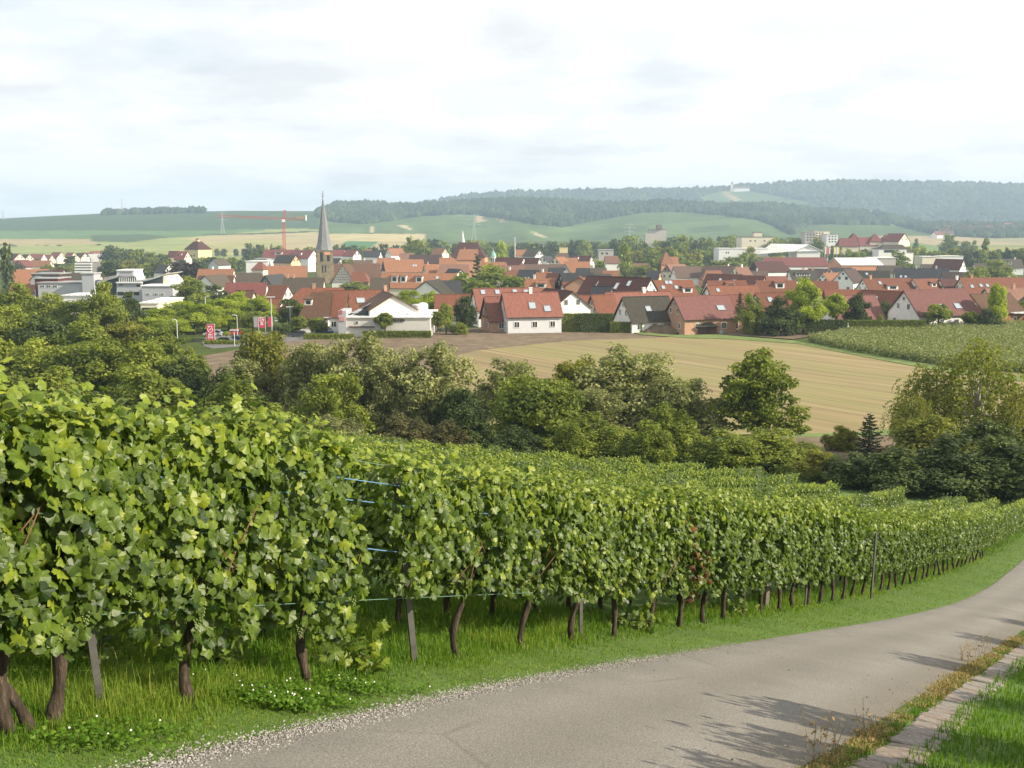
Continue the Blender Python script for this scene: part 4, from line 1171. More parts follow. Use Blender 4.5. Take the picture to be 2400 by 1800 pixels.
def make_proto(kind, v, far):
    r = np.random.RandomState(hash_(kind) + 17 * v)
    if kind == 'spruce':
        n = 1100 if far else 5200; ps, ns, sz = [], [], []
        m = MB(); m.tube([(0, 0, -.02), (0, 0, .55), (0, 0, .99)], [.03, .018, .003], 6)
        nb = 60 if not far else 26
        for i in range(nb):
            z = .10 + .86 * (i / nb) ** .95; a = i * 2.39996 + r.normal(0, .2); L = .5 * (1 - z) ** .85 * r.uniform(.75, 1.12) + .03
            tip = Vector((L * math.cos(a), L * math.sin(a), z - .10 * L + .05 * L * 2)); s = Vector((0, 0, z)); mid = s.lerp(tip, .55) - Vector((0, 0, .10 * L))
            m.tube([s, mid, tip], [.008, .005, .001], 4)
            k = int(n / nb * (L / .27)) + 3
            t = r.uniform(.12, 1.03, k)
            q = np.array([tuple(s.lerp(mid, min(1, x / .55)) if x < .55 else mid.lerp(tip, (x - .55) / .45)) for x in t])
            sd = r.normal(0, 1, k) * .11 * L * (1.25 - t) * 1.6
            q += np.c_[-math.sin(a) * sd, math.cos(a) * sd, r.normal(0, .006, k) - np.abs(sd) * .25]
            ps.append(q); ns.append(np.c_[r.normal(0, .5, k), r.normal(0, .5, k), np.full(k, .9)]); sz.append(np.full(k, .022 if not far else .045))
        pos, nor, size = np.vstack(ps), np.vstack(ns), np.concatenate(sz) * r.uniform(.7, 1.3, sum(len(p) for p in ps))
        return foliage_mesh('crown', pos, nor, size, .45 + r.normal(0, .16, len(pos)), r, .4), m.mesh('trunk', True)
    if kind == 'birch':
        n = 9000; lob = ring(r, 6, .26, .46, .1, .10) + ring(r, 6, .20, .68, .1, .06) + ring(r, 3, .08, .88, .08, .03)
        ps, ns = [], []
        for L in lob:
            for j in range(26):
                c = np.array(L[:3]) + r.normal(0, 1, 3) * [.085, .085, .06]; ln_ = r.uniform(.10, .34) * (.5 + L[2] * .6)
                k = int(n / (len(lob) * 26)) + 1; t = r.rand(k) ** .8
                ps.append(np.c_[c[0] + t * c[0] * .30 + r.normal(0, .010, k), c[1] + t * c[1] * .30 + r.normal(0, .010, k), c[2] + .05 * np.sin(t * 3) - t ** 1.5 * ln_]); ns.append(r.normal(0, .7, (k, 3)) + [c[0] * 1.5, c[1] * 1.5, .2])
        pos, nor = np.vstack(ps), np.vstack(ns); k = pos[:, 2] > .03; pos, nor = pos[k], nor[k]
        return foliage_mesh('crown', pos, nor, .0125 * r.uniform(.6, 1.4, len(pos)), .45 + r.normal(0, .17, len(pos)), r), limbs(lob, r, rad=.022, crook=.02)
    n, s, sub, sr, up = SPEC[kind]
    lob = lobes_for(kind, r)
    if far: n = int(n * .10); s *= 2.6
    pos, nor, size, tone = lobed(r, lob, n, s, sub, sr, up)
    rad = {'bush': .02, 'willow': .030, 'poplar': .05, 'lolly': .03, 'oak': .035}.get(kind, .032)
    return foliage_mesh('crown', pos, nor, size, tone, r), limbs(lob, r, rad=rad, crook={'willow': .06, 'oak': .03}.get(kind, .025), seg=5 if far else 7, zsplit=.12 if kind in ('willow', 'bush') else .25)
def hash_(s): return sum((i + 3) * ord(c) for i, c in enumerate(s)) % 10000
def proto(kind, mat, v, far):
    key = (kind, mat, v, far)
    if key not in PROTO:
        gk = (kind, v, far)
        if gk not in PROTO: PROTO[gk] = make_proto(kind, v, far)
        c, t = PROTO[gk]
        c = c.copy(); c.materials.clear(); c.materials.append(FM[mat])
        t = t.copy(); t.materials.clear(); t.materials.append(m_birchbark if kind == 'birch' else m_tbark)
        PROTO[key] = (c, t)
    return PROTO[key]
TREES = []
rt = np.random.RandomState(31)
NAMES = {'spruce': 'spruce_tree', 'birch': 'birch_tree', 'willow': 'willow_tree', 'poplar': 'poplar_tree', 'bush': 'bush', 'oak': 'leafy_tree', 'broad': 'leafy_tree', 'round': 'leafy_tree', 'column': 'leafy_tree', 'lolly': 'small_round_tree'}
def tree(kind, mat, x, ytop, wpx, D, label, group=None, lean=0.0, sink=0.0, v=None):
    p = P(x, ytop, D); zb = Hs(p.x, D) - sink
    h = p.z - zb; w = wpx / FPX * D
    far = D > 330
    v = rt.randint(0, 3 if far else 2) if v is None else v
    c, t = proto(kind, mat, v, far)
    e = empty(NAMES[kind], (p.x, D, zb), rt.uniform(0, 6.28))
    e.rotation_euler = (0, R(lean), e.rotation_euler[2]) if lean else (0, 0, e.rotation_euler[2])
    k_ = {'spruce': 1.05, 'lolly': 1.12, 'poplar': 1.1, 'birch': 1.25}.get(kind, 1.24); e.scale = (w * k_, w * k_, h * 1.03)
    tag(e, label, 'bush' if kind == 'bush' else 'tree', group)
    link('trunk', t, e); o = link('crown', c, e)
    TREES.append(e)
    return e
GL = 'trees massed on the slope left of the car park'
tree('poplar', 'dark', 12, 578, 46, 420, 'tall dark poplar cut by the left edge, beside the orange roof')
for x, y, w, D, k, m, lab in [
    (40, 668, 120, 215, 'broad', 'mid', 'tree below the dark poplar at the left edge, back of the tree mass'),
    (118, 690, 110, 205, 'broad', 'mid', 'tree in front of the grey block with three windows'),
    (175, 705, 90, 200, 'round', 'mid', 'round tree below the light grey tower block'),
    (236, 668, 105, 195, 'broad', 'mid', 'tall tree rising in front of the glass building, top of the left mass'),
    (300, 688, 60, 215, 'broad', 'dark', 'dark narrow tree left of the cream flat roofed building'),
    (20, 722, 130, 170, 'broad', 'mid', 'tree at the left edge, middle of the tree mass'),
    (100, 740, 150, 165, 'broad', 'dark', 'dark tree in the middle of the left tree mass'),
    (205, 745, 150, 160, 'broad', 'mid', 'broad tree under the tall tree, middle of the left mass'),
    (300, 752, 120, 165, 'round', 'olive', 'yellowish tree under the cream flat roofed building'),
    (378, 768, 120, 160, 'broad', 'mid', 'tree left of the red banner by the car park'),
    (440, 815, 90, 150, 'broad', 'mid', 'tree at the edge of the ploughed field, left side'),
    (-20, 790, 170, 130, 'broad', 'mid', 'front tree at the left edge, above the vine leaves'),
    (90, 800, 190, 128, 'broad', 'mid', 'front tree above the near vines, left'),
    (215, 795, 190, 126, 'round', 'mid', 'front tree above the near vines with olive lit top'),
    (330, 800, 180, 124, 'broad', 'mid', 'broad front tree right of the olive lit one'),
    (425, 838, 120, 122, 'broad', 'dark', 'dark front tree beside the ploughed field corner'),
    (130, 860, 200, 105, 'bush', 'mid', 'bush low behind the near vines, far left'),
    (330, 865, 220, 104, 'bush', 'mid', 'bush low behind the near vines, left of centre'),
    (500, 885, 140, 100, 'bush', 'dark', 'dark bush at the foot of the willows, left end'),
    (540, 905, 210, 92, 'bush', 'mid', 'bush rising right behind the leafy vine tops'),
    (640, 970, 200, 84, 'bush', 'mid', 'green bush at the foot of the willows beside the vine row'),
    (800, 985, 180, 84, 'bush', 'willow', 'grey green bush under the willows at the vine field corner'),
]: tree(k, m, x, y, w, D, lab, GL if y < 860 else 'bushes at the edge of the vineyard')
GP_ = 'bright trees round the car park'
for i, (x, y, w, D, k, m, lab) in enumerate([
    (375, 722, 80, 236, 'round', 'bright', 'bright green tree left of the red banner, leftmost of the car park'),
    (425, 704, 85, 248, 'round', 'bright', 'bright green tree behind the red banner'),
    (478, 712, 75, 243, 'round', 'bright', 'bright green tree right of the red banner'),
    (520, 700, 80, 262, 'round', 'bright', 'bright green tree left of the hooked lamp post'),
    (558, 684, 80, 268, 'broad', 'bright', 'tallest bright green tree behind the car park banners'),
    (612, 694, 75, 268, 'broad', 'bright', 'bright green tree behind the right pair of banners'),
    (455, 735, 70, 238, 'lolly', 'bright', 'low bright tree close behind the red banner'),
    (443, 648, 78, 330, 'broad', 'mid', 'tall mid green tree between the glass building and the white gable'),
    (505, 668, 55, 345, 'round', 'dark', 'dark tree below the white half gable'),
    (430, 612, 85, 560, 'round', 'purple', 'dark copper coloured tree right of the curved glass roof'),
    (395, 748, 95, 230, 'round', 'bright', 'bright tree in front, left of the red banner, lowest of the car park'),
    (345, 742, 80, 226, 'round', 'bright', 'bright tree under the cream flat building, left end of the car park'),
    (535, 722, 70, 250, 'round', 'bright', 'bright green tree behind the small round car park tree'),
    (590, 730, 50, 246, 'round', 'mid', 'tree close left of the grey banner'),
    (530, 777, 18, 228, 'lolly', 'bright', 'tiny round tree standing in the car park'),
    (575, 785, 55, 231, 'bush', 'dark', 'dark shrub on the car park island'),
    (458, 796, 85, 222, 'bush', 'dark', 'dark shrub at the foot of the red banner'),
]): tree(k, m, x, y, w, D, lab, GP_)
GW = 'willows along the brook'
for x, y, w, D, k, m, lab in [
    (622, 768, 175, 118, 'willow', 'olive', 'olive yellow domed willow, first of the brook trees, before the car park'),
    (578, 838, 123, 112, 'willow', 'willow', 'grey green rounded willow below the olive domed one'),
    (725, 796, 169, 112, 'willow', 'willow', 'silvery willow left of the tall central one'),
    (842, 782, 201, 108, 'willow', 'willow', 'tall silvery willow with pale leaf tips before the white store'),
    (770, 870, 169, 100, 'willow', 'mid', 'darker willow under the tall silvery pair'),
    (905, 835, 130, 104, 'willow', 'willow', 'narrow willow between two big silvery ones'),
    (1010, 804, 208, 104, 'willow', 'willow', 'broad silvery willow with bare trunks at the ploughed field edge'),
    (1075, 905, 117, 100, 'willow', 'dark', 'dark willow under the broad silvery one'),
    (1200, 842, 195, 106, 'willow', 'willow', 'willow behind the round green tree'),
    (1345, 838, 169, 106, 'willow', 'olive', 'yellowish willow right of the round green tree'),
    (1480, 815, 260, 104, 'willow', 'willow', 'largest willow in front of the stubble field'),
    (1605, 880, 195, 100, 'willow', 'willow', 'pale willow right of the largest one, sloping outline'),
    (1390, 905, 169, 98, 'willow', 'willow', 'lower willow between the two largest'),
]: tree(k, m, x, y, w, D, lab, GW)
GF = 'trees in front of the stubble field'
tree('round', 'mid', 1252, 878, 200, 90, 'round fresh green tree in front of the willows, centre', GF)
tree('oak', 'mid', 1782, 826, 205, 98, 'tall dark open crowned tree alone in front of the stubble field', GF, v=1)
tree('spruce', 'spruce', 2040, 968, 110, 84, 'dark spruce between the brown patch and the birches', GF)
tree('birch', 'birch', 2300, 812, 230, 88, 'large weeping birch with pale trunk at the right', GF)
tree('birch', 'birch', 2185, 868, 170, 90, 'weeping birch left of the large one', GF)
tree('birch', 'birch', 2130, 928, 120, 86, 'small leaning birch with hanging twigs beside the spruce', GF, lean=-8)
tree('birch', 'olive', 2385, 905, 130, 84, 'yellowish birch at the right edge', GF)
tree('round', 'mid', 2420, 930, 120, 86, 'green tree cut by the right edge beside the birches', GF)
GB = 'bushes along the lower end of the vineyard'
for x, y, w, D, k, m, lab in [
    (960, 985, 150, 84, 'bush', 'brown', 'brownish rounded bush under the silvery willow'),
    (1110, 960, 130, 86, 'bush', 'dark', 'dark bush left of the round green tree'),
    (1400, 985, 170, 84, 'bush', 'mid', 'green bush right of the round green tree'),
    (1520, 990, 120, 80, 'bush', 'mid', 'small green bush below the largest willow'),
    (1580, 962, 150, 86, 'bush', 'mid', 'rounded green bush below the pale willow'),
    (1700, 1012, 150, 80, 'bush', 'mid', 'green bush at the foot of the dark open tree, left'),
    (1810, 1005, 190, 82, 'bush', 'mid', 'broad green bush at the foot of the dark open tree, right'),
    (1920, 1055, 110, 76, 'bush', 'olive', 'olive bush in front of the brown patch'),
    (1975, 1000, 80, 92, 'bush', 'olive', 'olive bush left of the spruce'),
    (1990, 1062, 140, 74, 'bush', 'dark', 'dark bush at the foot of the spruce'),
    (2110, 1050, 180, 72, 'bush', 'dark', 'dark bush below the small leaning birch'),
    (2230, 1040, 220, 72, 'bush', 'dark', 'broad dark bush below the large birch'),
    (2360, 1030, 220, 72, 'bush', 'dark', 'dark bush at the right edge above the vines'),
    (2200, 975, 200, 80, 'bush', 'birch', 'yellowish undergrowth between the birches'),
    (2330, 985, 180, 80, 'bush', 'dark', 'dark undergrowth under the large birch'),
    (1330, 1000, 110, 82, 'bush', 'mid', 'low bush at the vineyard edge, centre'),
    (1220, 1010, 120, 82, 'bush', 'dark', 'dark low bush below the round green tree'),
    (1060, 1000, 120, 84, 'bush', 'brown', 'dry brown bush left of the dark one'),
]: tree(k, m, x, y, w, D, lab, GB)
GG = 'garden trees at the edge of the town'
for x, y, w, D, k, m, lab in [
    (1888, 653, 92, 240, 'broad', 'bright', 'big bright yellow green tree at the right, taller than the roofs'),
    (1960, 690, 58, 244, 'lolly', 'bright', 'bright round garden tree right of the big bright one'),
    (2012, 688, 58, 243, 'broad', 'dark', 'dark garden tree before the broad red roof'),
    (1768, 698, 70, 238, 'bush', 'mid', 'large dark green garden bush right of the orange brick house'),
    (1828, 705, 95, 236, 'bush', 'dark', 'dark tall bush left of the big bright tree'),
    (1735, 684, 42, 258, 'spruce', 'spruce', 'dark conifer behind the orange brick house'),
    (2200, 714, 62, 246, 'lolly', 'mid', 'rounded dark tree in front of the long red roof'),
    (2275, 730, 42, 248, 'lolly', 'mid', 'low tree right of the long red roof'),
    (2318, 728, 62, 247, 'bush', 'dark', 'dark shrub before the brown red house'),
    (2342, 667, 50, 252, 'column', 'bright', 'slender bright tree in front of the brown red house'),
    (2398, 705, 40, 262, 'broad', 'mid', 'tree at the right edge beside the flat carport'),
    (2080, 712, 55, 262, 'bush', 'dark', 'dark thuja between two red roofs'),
    (2065, 735, 16, 246, 'column', 'olive', 'small yellowing tree in the garden'),
    (901, 733, 46, 231, 'lolly', 'mid', 'round street tree covering the lettering of the store'),
    (1024, 730, 38, 236, 'lolly', 'mid', 'small round tree right of the store, left of the pair'),
    (1045, 712, 40, 240, 'column', 'mid', 'taller tree of the pair right of the store'),
    (1090, 694, 48, 246, 'round', 'dark', 'dark round tree in front of the white gable house'),
    (1075, 755, 40, 238, 'bush', 'mid', 'shrub beside the blue fence'),
    (960, 680, 60, 290, 'round', 'bright', 'bright tree behind the white silo'),
    (1010, 683, 60, 280, 'broad', 'bright', 'bright broad tree right of the white silo'),
    (985, 700, 40, 275, 'round', 'bright', 'small bright tree behind the silo'),
    (745, 743, 44, 236, 'round', 'mid', 'round tree before the white house with dormer'),
    (700, 742, 50, 240, 'column', 'mid', 'dense shrub left of the white house with dormer'),
    (710, 708, 40, 258, 'column', 'mid', 'tree left of the dark red dormer roof'),
    (675, 700, 46, 258, 'round', 'dark', 'dark tree at the hip end of the red roof'),
    (798, 694, 38, 252, 'column', 'mid', 'tree between the dormer roof and the white store'),
    (660, 758, 60, 238, 'bush', 'dark', 'dark shrub right of the banners'),
    (1340, 725, 40, 262, 'bush', 'mid', 'shrub behind the long hedge'),
    (1430, 735, 45, 258, 'bush', 'mid', 'shrub at the corner of the dark roofed house'),
    (1520, 752, 40, 246, 'bush', 'dark', 'dark shrub before the dark roofed house, left'),
    (1545, 748, 36, 246, 'bush', 'dark', 'dark shrub before the dark roofed house, right'),
]: tree(k, m, x, y, w, D, lab, GG)
GT = 'trees among the town roofs'
for x, y, w, D, k, m, lab in [
    (1118, 592, 58, 470, 'spruce', 'spruce', 'dark pine standing among the red roofs left of the green turret'),
    (1085, 640, 75, 400, 'broad', 'mid', 'broad tree below the dark pine'),
    (1150, 622, 95, 420, 'broad', 'mid', 'large tree right of the dark pine'),
    (1205, 645, 60, 395, 'round', 'mid', 'tree above the long red ridge, right of the large one'),
    (1120, 660, 110, 380, 'bush', 'mid', 'low trees behind the white gable house'),
    (1465, 574, 52, 650, 'poplar', 'mid', 'big poplar standing above the roofs at the centre right'),
    (1500, 620, 50, 640, 'round', 'olive', 'olive tree at the foot of the big poplar'),
    (1535, 608, 35, 660, 'column', 'mid', 'light green tree left of the pyramid roof'),
    (1410, 610, 75, 700, 'round', 'bright', 'yellow green tree left of the big poplar'),
    (1177, 566, 32, 840, 'column', 'bright', 'yellow green tree behind the green turret'),
    (990, 590, 45, 760, 'round', 'dark', 'dark round tree among roofs right of the church'),
    (985, 563, 55, 860, 'round', 'mid', 'light topped tree behind the roofs right of the church'),
    (960, 556, 40, 900, 'broad', 'mid', 'tree left of the light topped one'),
    (815, 600, 45, 640, 'bush', 'mid', 'garden tree right of the church tower'),
    (825, 660, 80, 470, 'bush', 'mid', 'tree below the half timbered gable'),
    (1620, 610, 60, 700, 'round', 'mid', 'tree right of the pyramid roof'),
    (1690, 612, 60, 720, 'round', 'mid', 'tree before the white hall, left'),
    (1720, 603, 55, 740, 'round', 'mid', 'rounded tree above the dark red gables'),
    (1800, 600, 70, 760, 'round', 'mid', 'tree in front of the white hall'),
    (2340, 610, 60, 560, 'round', 'mid', 'tree between the far brown roofs'),
    (2290, 617, 65, 480, 'bush', 'mid', 'tree at the dark gable, right side of town'),
    (2310, 562, 24, 820, 'poplar', 'mid', 'slim poplar at the right behind the town'),
    (1890, 600, 50, 720, 'bush', 'mid', 'bushy tree at the end of the tent roof'),
    (2110, 592, 60, 700, 'bush', 'mid', 'tree before the low grey roof'),
    (85, 606, 26, 860, 'round', 'dark', 'dark tree left of the striped office block'),
]: tree(k, m, x, y, w, D, lab, GT)
tree('round', 'dark', 165, 598, 30, 800, 'dark green tree beside the striped office block', GT)
GO = 'orchard trees in the fields on the right'
for x, y, w, lab in ((2223, 547, 32, 'large round tree in the fields on the right'), (2240, 565, 26, 'orchard tree below the large round one'), (2263, 563, 24, 'orchard tree, second right of the large round one'), (2284, 564, 16, 'small orchard tree, last of the field row'), (2147, 558, 12, 'small tree at the red roofed complex'), (2218, 572, 18, 'low orchard tree left of the field row')):
    tree('round', 'mid', x, y, w, 1150, lab, GO)
# belts of trees behind and between the houses
def belt(x0, x1, n, D0, D1, top0, top1, mats, label, group, wr=(26, 48), kinds=('round', 'broad', 'round', 'column')):
    for i in range(n):
        x = x0 + (x1 - x0) * (i + rt.uniform(.1, .9)) / n; D = rt.uniform(D0, D1)
        t = np.interp(x, *top0) if isinstance(top0, tuple) else top0
        y = t + rt.uniform(0, top1)
        tree(kinds[rt.randint(0, len(kinds))], mats[rt.randint(0, len(mats))], x, y, rt.uniform(*wr), D, label, group)
belt(1000, 1480, 26, 980, 1250, ([1000, 1070, 1150, 1280, 1350, 1440, 1480], [560, 556, 565, 566, 560, 558, 552]), 14, ['mid', 'dark', 'mid', 'dark'], 'tree of the belt behind the town hall roofs, centre', 'trees of the belt behind the town, centre')
belt(1410, 1960, 40, 900, 1250, ([1410, 1450, 1560, 1700, 1800, 1900, 1960], [556, 548, 552, 548, 552, 552, 565]), 18, ['mid', 'dark', 'mid'], 'tree of the belt between the silo and the long red roofed complex', 'trees of the belt behind the town, right of centre')
belt(1480, 1760, 22, 760, 880, 578, 16, ['mid', 'dark', 'mid', 'olive'], 'tree in front of the white halls', 'trees before the white halls', (30, 50))
belt(1960, 2260, 24, 760, 950, ([1960, 2060, 2140, 2260], [575, 580, 574, 585]), 14, ['mid', 'mid', 'olive', 'dark'], 'tree before the long red roofed complex', 'trees before the red roofed complex', (26, 44))
belt(2240, 2420, 14, 720, 820, 580, 14, ['mid', 'mid', 'dark'], 'tree of the hedge line below the yellow field', 'trees below the yellow field', (26, 46))
belt(245, 400, 16, 800, 980, ([245, 270, 330, 400], [575, 574, 582, 590]), 16, ['dark', 'mid', 'dark'], 'tree left of the yellow tower house', 'trees left of the yellow tower house', (26, 46))
belt(210, 400, 12, 620, 700, 605, 16, ['mid', 'dark', 'olive'], 'tree behind the glass building', 'trees behind the glass building', (30, 50))
belt(395, 570, 14, 700, 900, 596, 16, ['dark', 'mid', 'dark'], 'tree at the foot of the yellow tower house', 'trees below the yellow tower house', (24, 42))
belt(578, 660, 9, 900, 1000, 568, 12, ['dark', 'dark', 'mid'], 'dark tree left of the crane mast', 'dark trees beside the crane', (18, 30), ('spruce', 'round', 'spruce'))
belt(690, 990, 18, 900, 1080, ([690, 800, 830, 990], [578, 564, 568, 562]), 16, ['dark', 'mid', 'dark'], 'tree on the fields behind the church', 'trees behind the church', (18, 36))
belt(40, 240, 14, 700, 800, ([40, 240], [612, 618]), 8, ['mid', 'olive', 'dark'], 'bush between the far red roofs at the left', 'bushes at the far left edge of town', (24, 40), ('bush',))
belt(0, 240, 16, 1650, 1750, 571, 4, ['dark', 'mid'], 'small field tree in the hedge line at the far left', 'field trees at the far left', (9, 16), ('round', 'bush'))
belt(500, 760, 14, 1250, 1300, 580, 6, ['dark', 'mid'], 'small tree in the fields behind the crane', 'field trees behind the crane', (10, 18), ('round', 'bush'))
# hedges
m_hedge = FM['mid']
def hedge(x0, x1, ytop, ybase, D, depth, mat, label, seed):
    r = np.random.RandomState(seed)
    a = P(x0, ybase, D); c = P(x1, ybase, D); L = c.x - a.x
    zb = Hs((a.x + c.x) / 2, D); h = max(.7, P((x0 + x1) / 2, ytop, D).z - zb)
    n = int(L * h * 230 + L * depth * 100)
    pos = np.c_[r.uniform(0, L, n), r.uniform(0, depth, n), r.uniform(0, h, n)]
    f = r.randint(0, 10, n)
    pos[f < 5, 1] = r.normal(.05, .07, (f < 5).sum()); pos[(f >= 5) & (f < 8), 2] = h + r.normal(0, .10, ((f >= 5) & (f < 8)).sum())
    nor = np.where((f < 5)[:, None], [0, -1, .3], [0, 0, 1]) + r.normal(0, .5, (n, 3))
    o = link('hedge', foliage_mesh('hedge', pos, nor, .19 * r.uniform(.6, 1.3, n), .45 + r.normal(0, .14, n), r), None, FM[mat])
    o.location = (a.x, D, zb)
    return tag(o, label, 'hedge')
hedge(1888, 1986, 752, 776, 236, 1.6, 'dark', 'tall dark clipped hedge below the big bright tree', 1)
hedge(1990, 2168, 753, 774, 238, 1.4, 'mid', 'long low clipped hedge before the broad red roof', 2)
hedge(1252, 1360, 738, 768, 246, 2, 'mid', 'long hedge right of the grey house with skylights', 3)
hedge(1360, 1436, 738, 772, 244, 2, 'dark', 'dark hedge between the long hedge and the dark roofed house', 4)
hedge(1252, 1282, 738, 766, 245.5, 1.8, 'dark', 'dark end of the hedge at the glazed door', 5)
hedge(1430, 1505, 757, 772, 243, 1.2, 'mid', 'low hedge at the foot of the dark roofed house', 6)
hedge(850, 1010, 778, 790, 229.5, 1.2, 'mid', 'low hedge between the store and the ploughed field', 7)
hedge(712, 830, 785, 802, 226, 1.4, 'mid', 'low hedge before the white houses, left of the store', 8)
hedge(480, 560, 816, 826, 213, 1.2, 'mid', 'low hedge along the edge of the car park', 9)
# crop on the right: rows of maize
rc = np.random.RandomState(9)
outline = [GP(*q) for q in [(1888, 804), (1990, 786), (2150, 776), (2440, 762), (2440, 880), (2250, 868), (2000, 828)]]
pts = [(p.x, p.y) for p in outline]
xs_ = np.array([p[0] for p in pts]); ys_ = np.array([p[1] for p in pts])
ux, uy = math.cos(ang), math.sin(ang)
P_, N_ = [], []
n = 15000
x = rc.uniform(xs_.min(), xs_.max(), n * 3); y = rc.uniform(ys_.min(), ys_.max(), n * 3)
rowc = np.round((-uy * x + ux * y) / .9) * .9; al = ux * x + uy * y; x, y = ux * al - uy * rowc, uy * al + ux * rowc
k = pip(x, y, pts); x, y = x[k][:n], y[k][:n]
z = H(x, y); hh = 2.0 * rc.uniform(.85, 1.1, len(x))
pos, nor, sz, tn = [], [], [], []
for j in range(4):
    a = rc.uniform(0, 6.28, len(x))
    pos.append(np.c_[x + .25 * np.cos(a), y + .25 * np.sin(a), z + hh * (.25 + .24 * j)]); nor.append(np.c_[np.cos(a) * .6, np.sin(a) * .6, np.full(len(x), .7)] + rc.normal(0, .35, (len(x), 3))); sz.append(np.full(len(x), .42 - .05 * j)); tn.append(.38 + .09 * j + rc.normal(0, .13, len(x)))
m_corn = leaf_mat('maize_leaf', (0.055, 0.085, 0.022), (0.150, 0.185, 0.062), (0.32, 0.33, 0.15), .3, .6, .3)
o = link('maize_crop', foliage_mesh('maize_crop', np.vstack(pos), np.vstack(nor), np.concatenate(sz), np.concatenate(tn), rc, .42), None, m_corn)
tag(o, 'field of green maize right of the stubble field', 'maize', None, 'stuff')
# woods on the hills
rf = np.random.RandomState(41)
def wood(name, label, n, d0, d1, sel, px0, px1, rad):
    px = rf.uniform(px0, px1, n * 6); D = rf.uniform(d0, d1, n * 6)
    x = (px - 1200) / FPX * D * .989; z = H(x, D)
    py = 900 - FPX * (z * math.cos(PITCH) + D * math.sin(PITCH)) / (D * math.cos(PITCH) - z * math.sin(PITCH))
    k = forest_mask(px, D, py)[sel]; px, D, x, z = [q[k][:n] for q in (px, D, x, z)]
    ico = np.array([(0, 0, 1), (.9, 0, .35), (.28, .85, .35), (-.73, .53, .35), (-.73, -.53, .35), (.28, -.85, .35), (.7, .5, -.5), (-.27, .83, -.5), (-.87, 0, -.5), (-.27, -.83, -.5), (.7, -.5, -.5)])
    fc = np.array([(0, 1, 2), (0, 2, 3), (0, 3, 4), (0, 4, 5), (0, 5, 1), (1, 6, 2), (2, 7, 3), (3, 8, 4), (4, 9, 5), (5, 10, 1), (2, 6, 7), (3, 7, 8), (4, 8, 9), (5, 9, 10), (1, 10, 6)])
    m = len(x); s = rad * rf.uniform(.6, 1.35, m)
    V = ico[None] * s[:, None, None] * [1, 1, 1.15] * rf.uniform(.8, 1.2, (m, 11, 1)) + np.c_[x, D, z + s * .35][:, None, :]
    F = (fc[None] + (np.arange(m) * 11)[:, None, None]).reshape(-1, 3)
    me = mesh_np(name, V.reshape(-1, 3), F.ravel(), np.full(len(F), 3), {'tone': np.repeat(np.clip(.45 + rf.normal(0, .16, m) + 1.1 * (fbm(px / 35, D / 130, 3) - .45), 0, 1), 11)}, True)
    o = link(name, me, None, m_wood); tag(o, label, 'woods', None, 'stuff')
m_wood = leaf_mat('wood_canopy', (0.014, 0.027, 0.013), (0.032, 0.056, 0.022), (0.068, 0.098, 0.036), .05, .9, .05, objvar=0)
wood('forest', 'wooded ridge of the middle hills', 15000, 1800, 3350, 1, 730, 2700, 8.5)
wood('forest', 'far wooded ridge along the skyline', 12000, 3550, 5000, 2, 950, 2700, 11)
wood('forest', 'thin strip of trees on the left hill crest', 500, 2600, 2960, 0, 245, 480, 8)
# hedge bushes dotted along the left vineyard hill and the field edges
m_ = MB()
# ------------------------------------------------------------------ town
def roof_mat(name, c, moss=.15):
    m, n, b = mat_new('roof_' + name)
    f1 = noise(n, .55, 5, .65); f2 = noise(n, 2.6, 4, .7, stretch=(1, .35, .35)); oi = add(n, 'ShaderNodeObjectInfo')
    d = tuple(x * .72 for x in c); l = tuple(min(1, x * 1.28) for x in c)
    col = ramp(n, f2, [(.3, d), (.7, l)])
    col = mixc(n, ramp(n, f1, [(.45, (0, 0, 0)), (.8, (moss * 2, moss * 2, moss * 2))]), col, (c[0] * .45, c[1] * .75 + .01, c[2] * .7))
    hs = add(n, 'ShaderNodeHueSaturation'); mr = add(n, 'ShaderNodeMapRange'); mr.inputs[3].default_value = .85; mr.inputs[4].default_value = 1.18
    n.links.new(oi.outputs['Random'], mr.inputs[0]); n.links.new(mr.outputs[0], hs.inputs['Value']); n.links.new(col, hs.inputs['Color'])
    n.links.new(hs.outputs[0], b.inputs['Base Color']); b.inputs['Roughness'].default_value = .8; b.inputs['Specular IOR Level'].default_value = .25
    wv = add(n, 'ShaderNodeTexWave', wave_type='BANDS', bands_direction='Z'); wv.inputs['Scale'].default_value = 1.2; wv.inputs['Distortion'].default_value = .3
    co_ = add(n, 'ShaderNodeTexCoord'); n.links.new(co_.outputs['Object'], wv.inputs[0]); bump(n, b, wv.outputs['Fac'], .5, .06)
    return m
RM = {k: roof_mat(k, c, ms) for k, c, ms in [
    ('red', (0.183, 0.073, 0.053), .05), ('orange', (0.230, 0.105, 0.057), .12), ('rust', (0.155, 0.058, 0.035), .22), ('darkred', (0.072, 0.028, 0.023), .1), ('red2', (0.151, 0.051, 0.046), .08),
    ('brown', (0.069, 0.054, 0.040), .15), ('darkbrown', (0.044, 0.039, 0.029), .1), ('slate', (0.042, 0.043, 0.046), .1), ('black', (0.028, 0.028, 0.033), .05), ('pink', (0.186, 0.097, 0.071), .12),
    ('pinkbrown', (0.111, 0.072, 0.056), .12), ('plum', (0.063, 0.039, 0.036), .1), ('pinkred', (0.158, 0.069, 0.062), .05), ('rustbrown', (0.099, 0.052, 0.032), .2), ('grey', (0.320, 0.320, 0.320), .05), ('white', (0.720, 0.720, 0.704), .02)]}
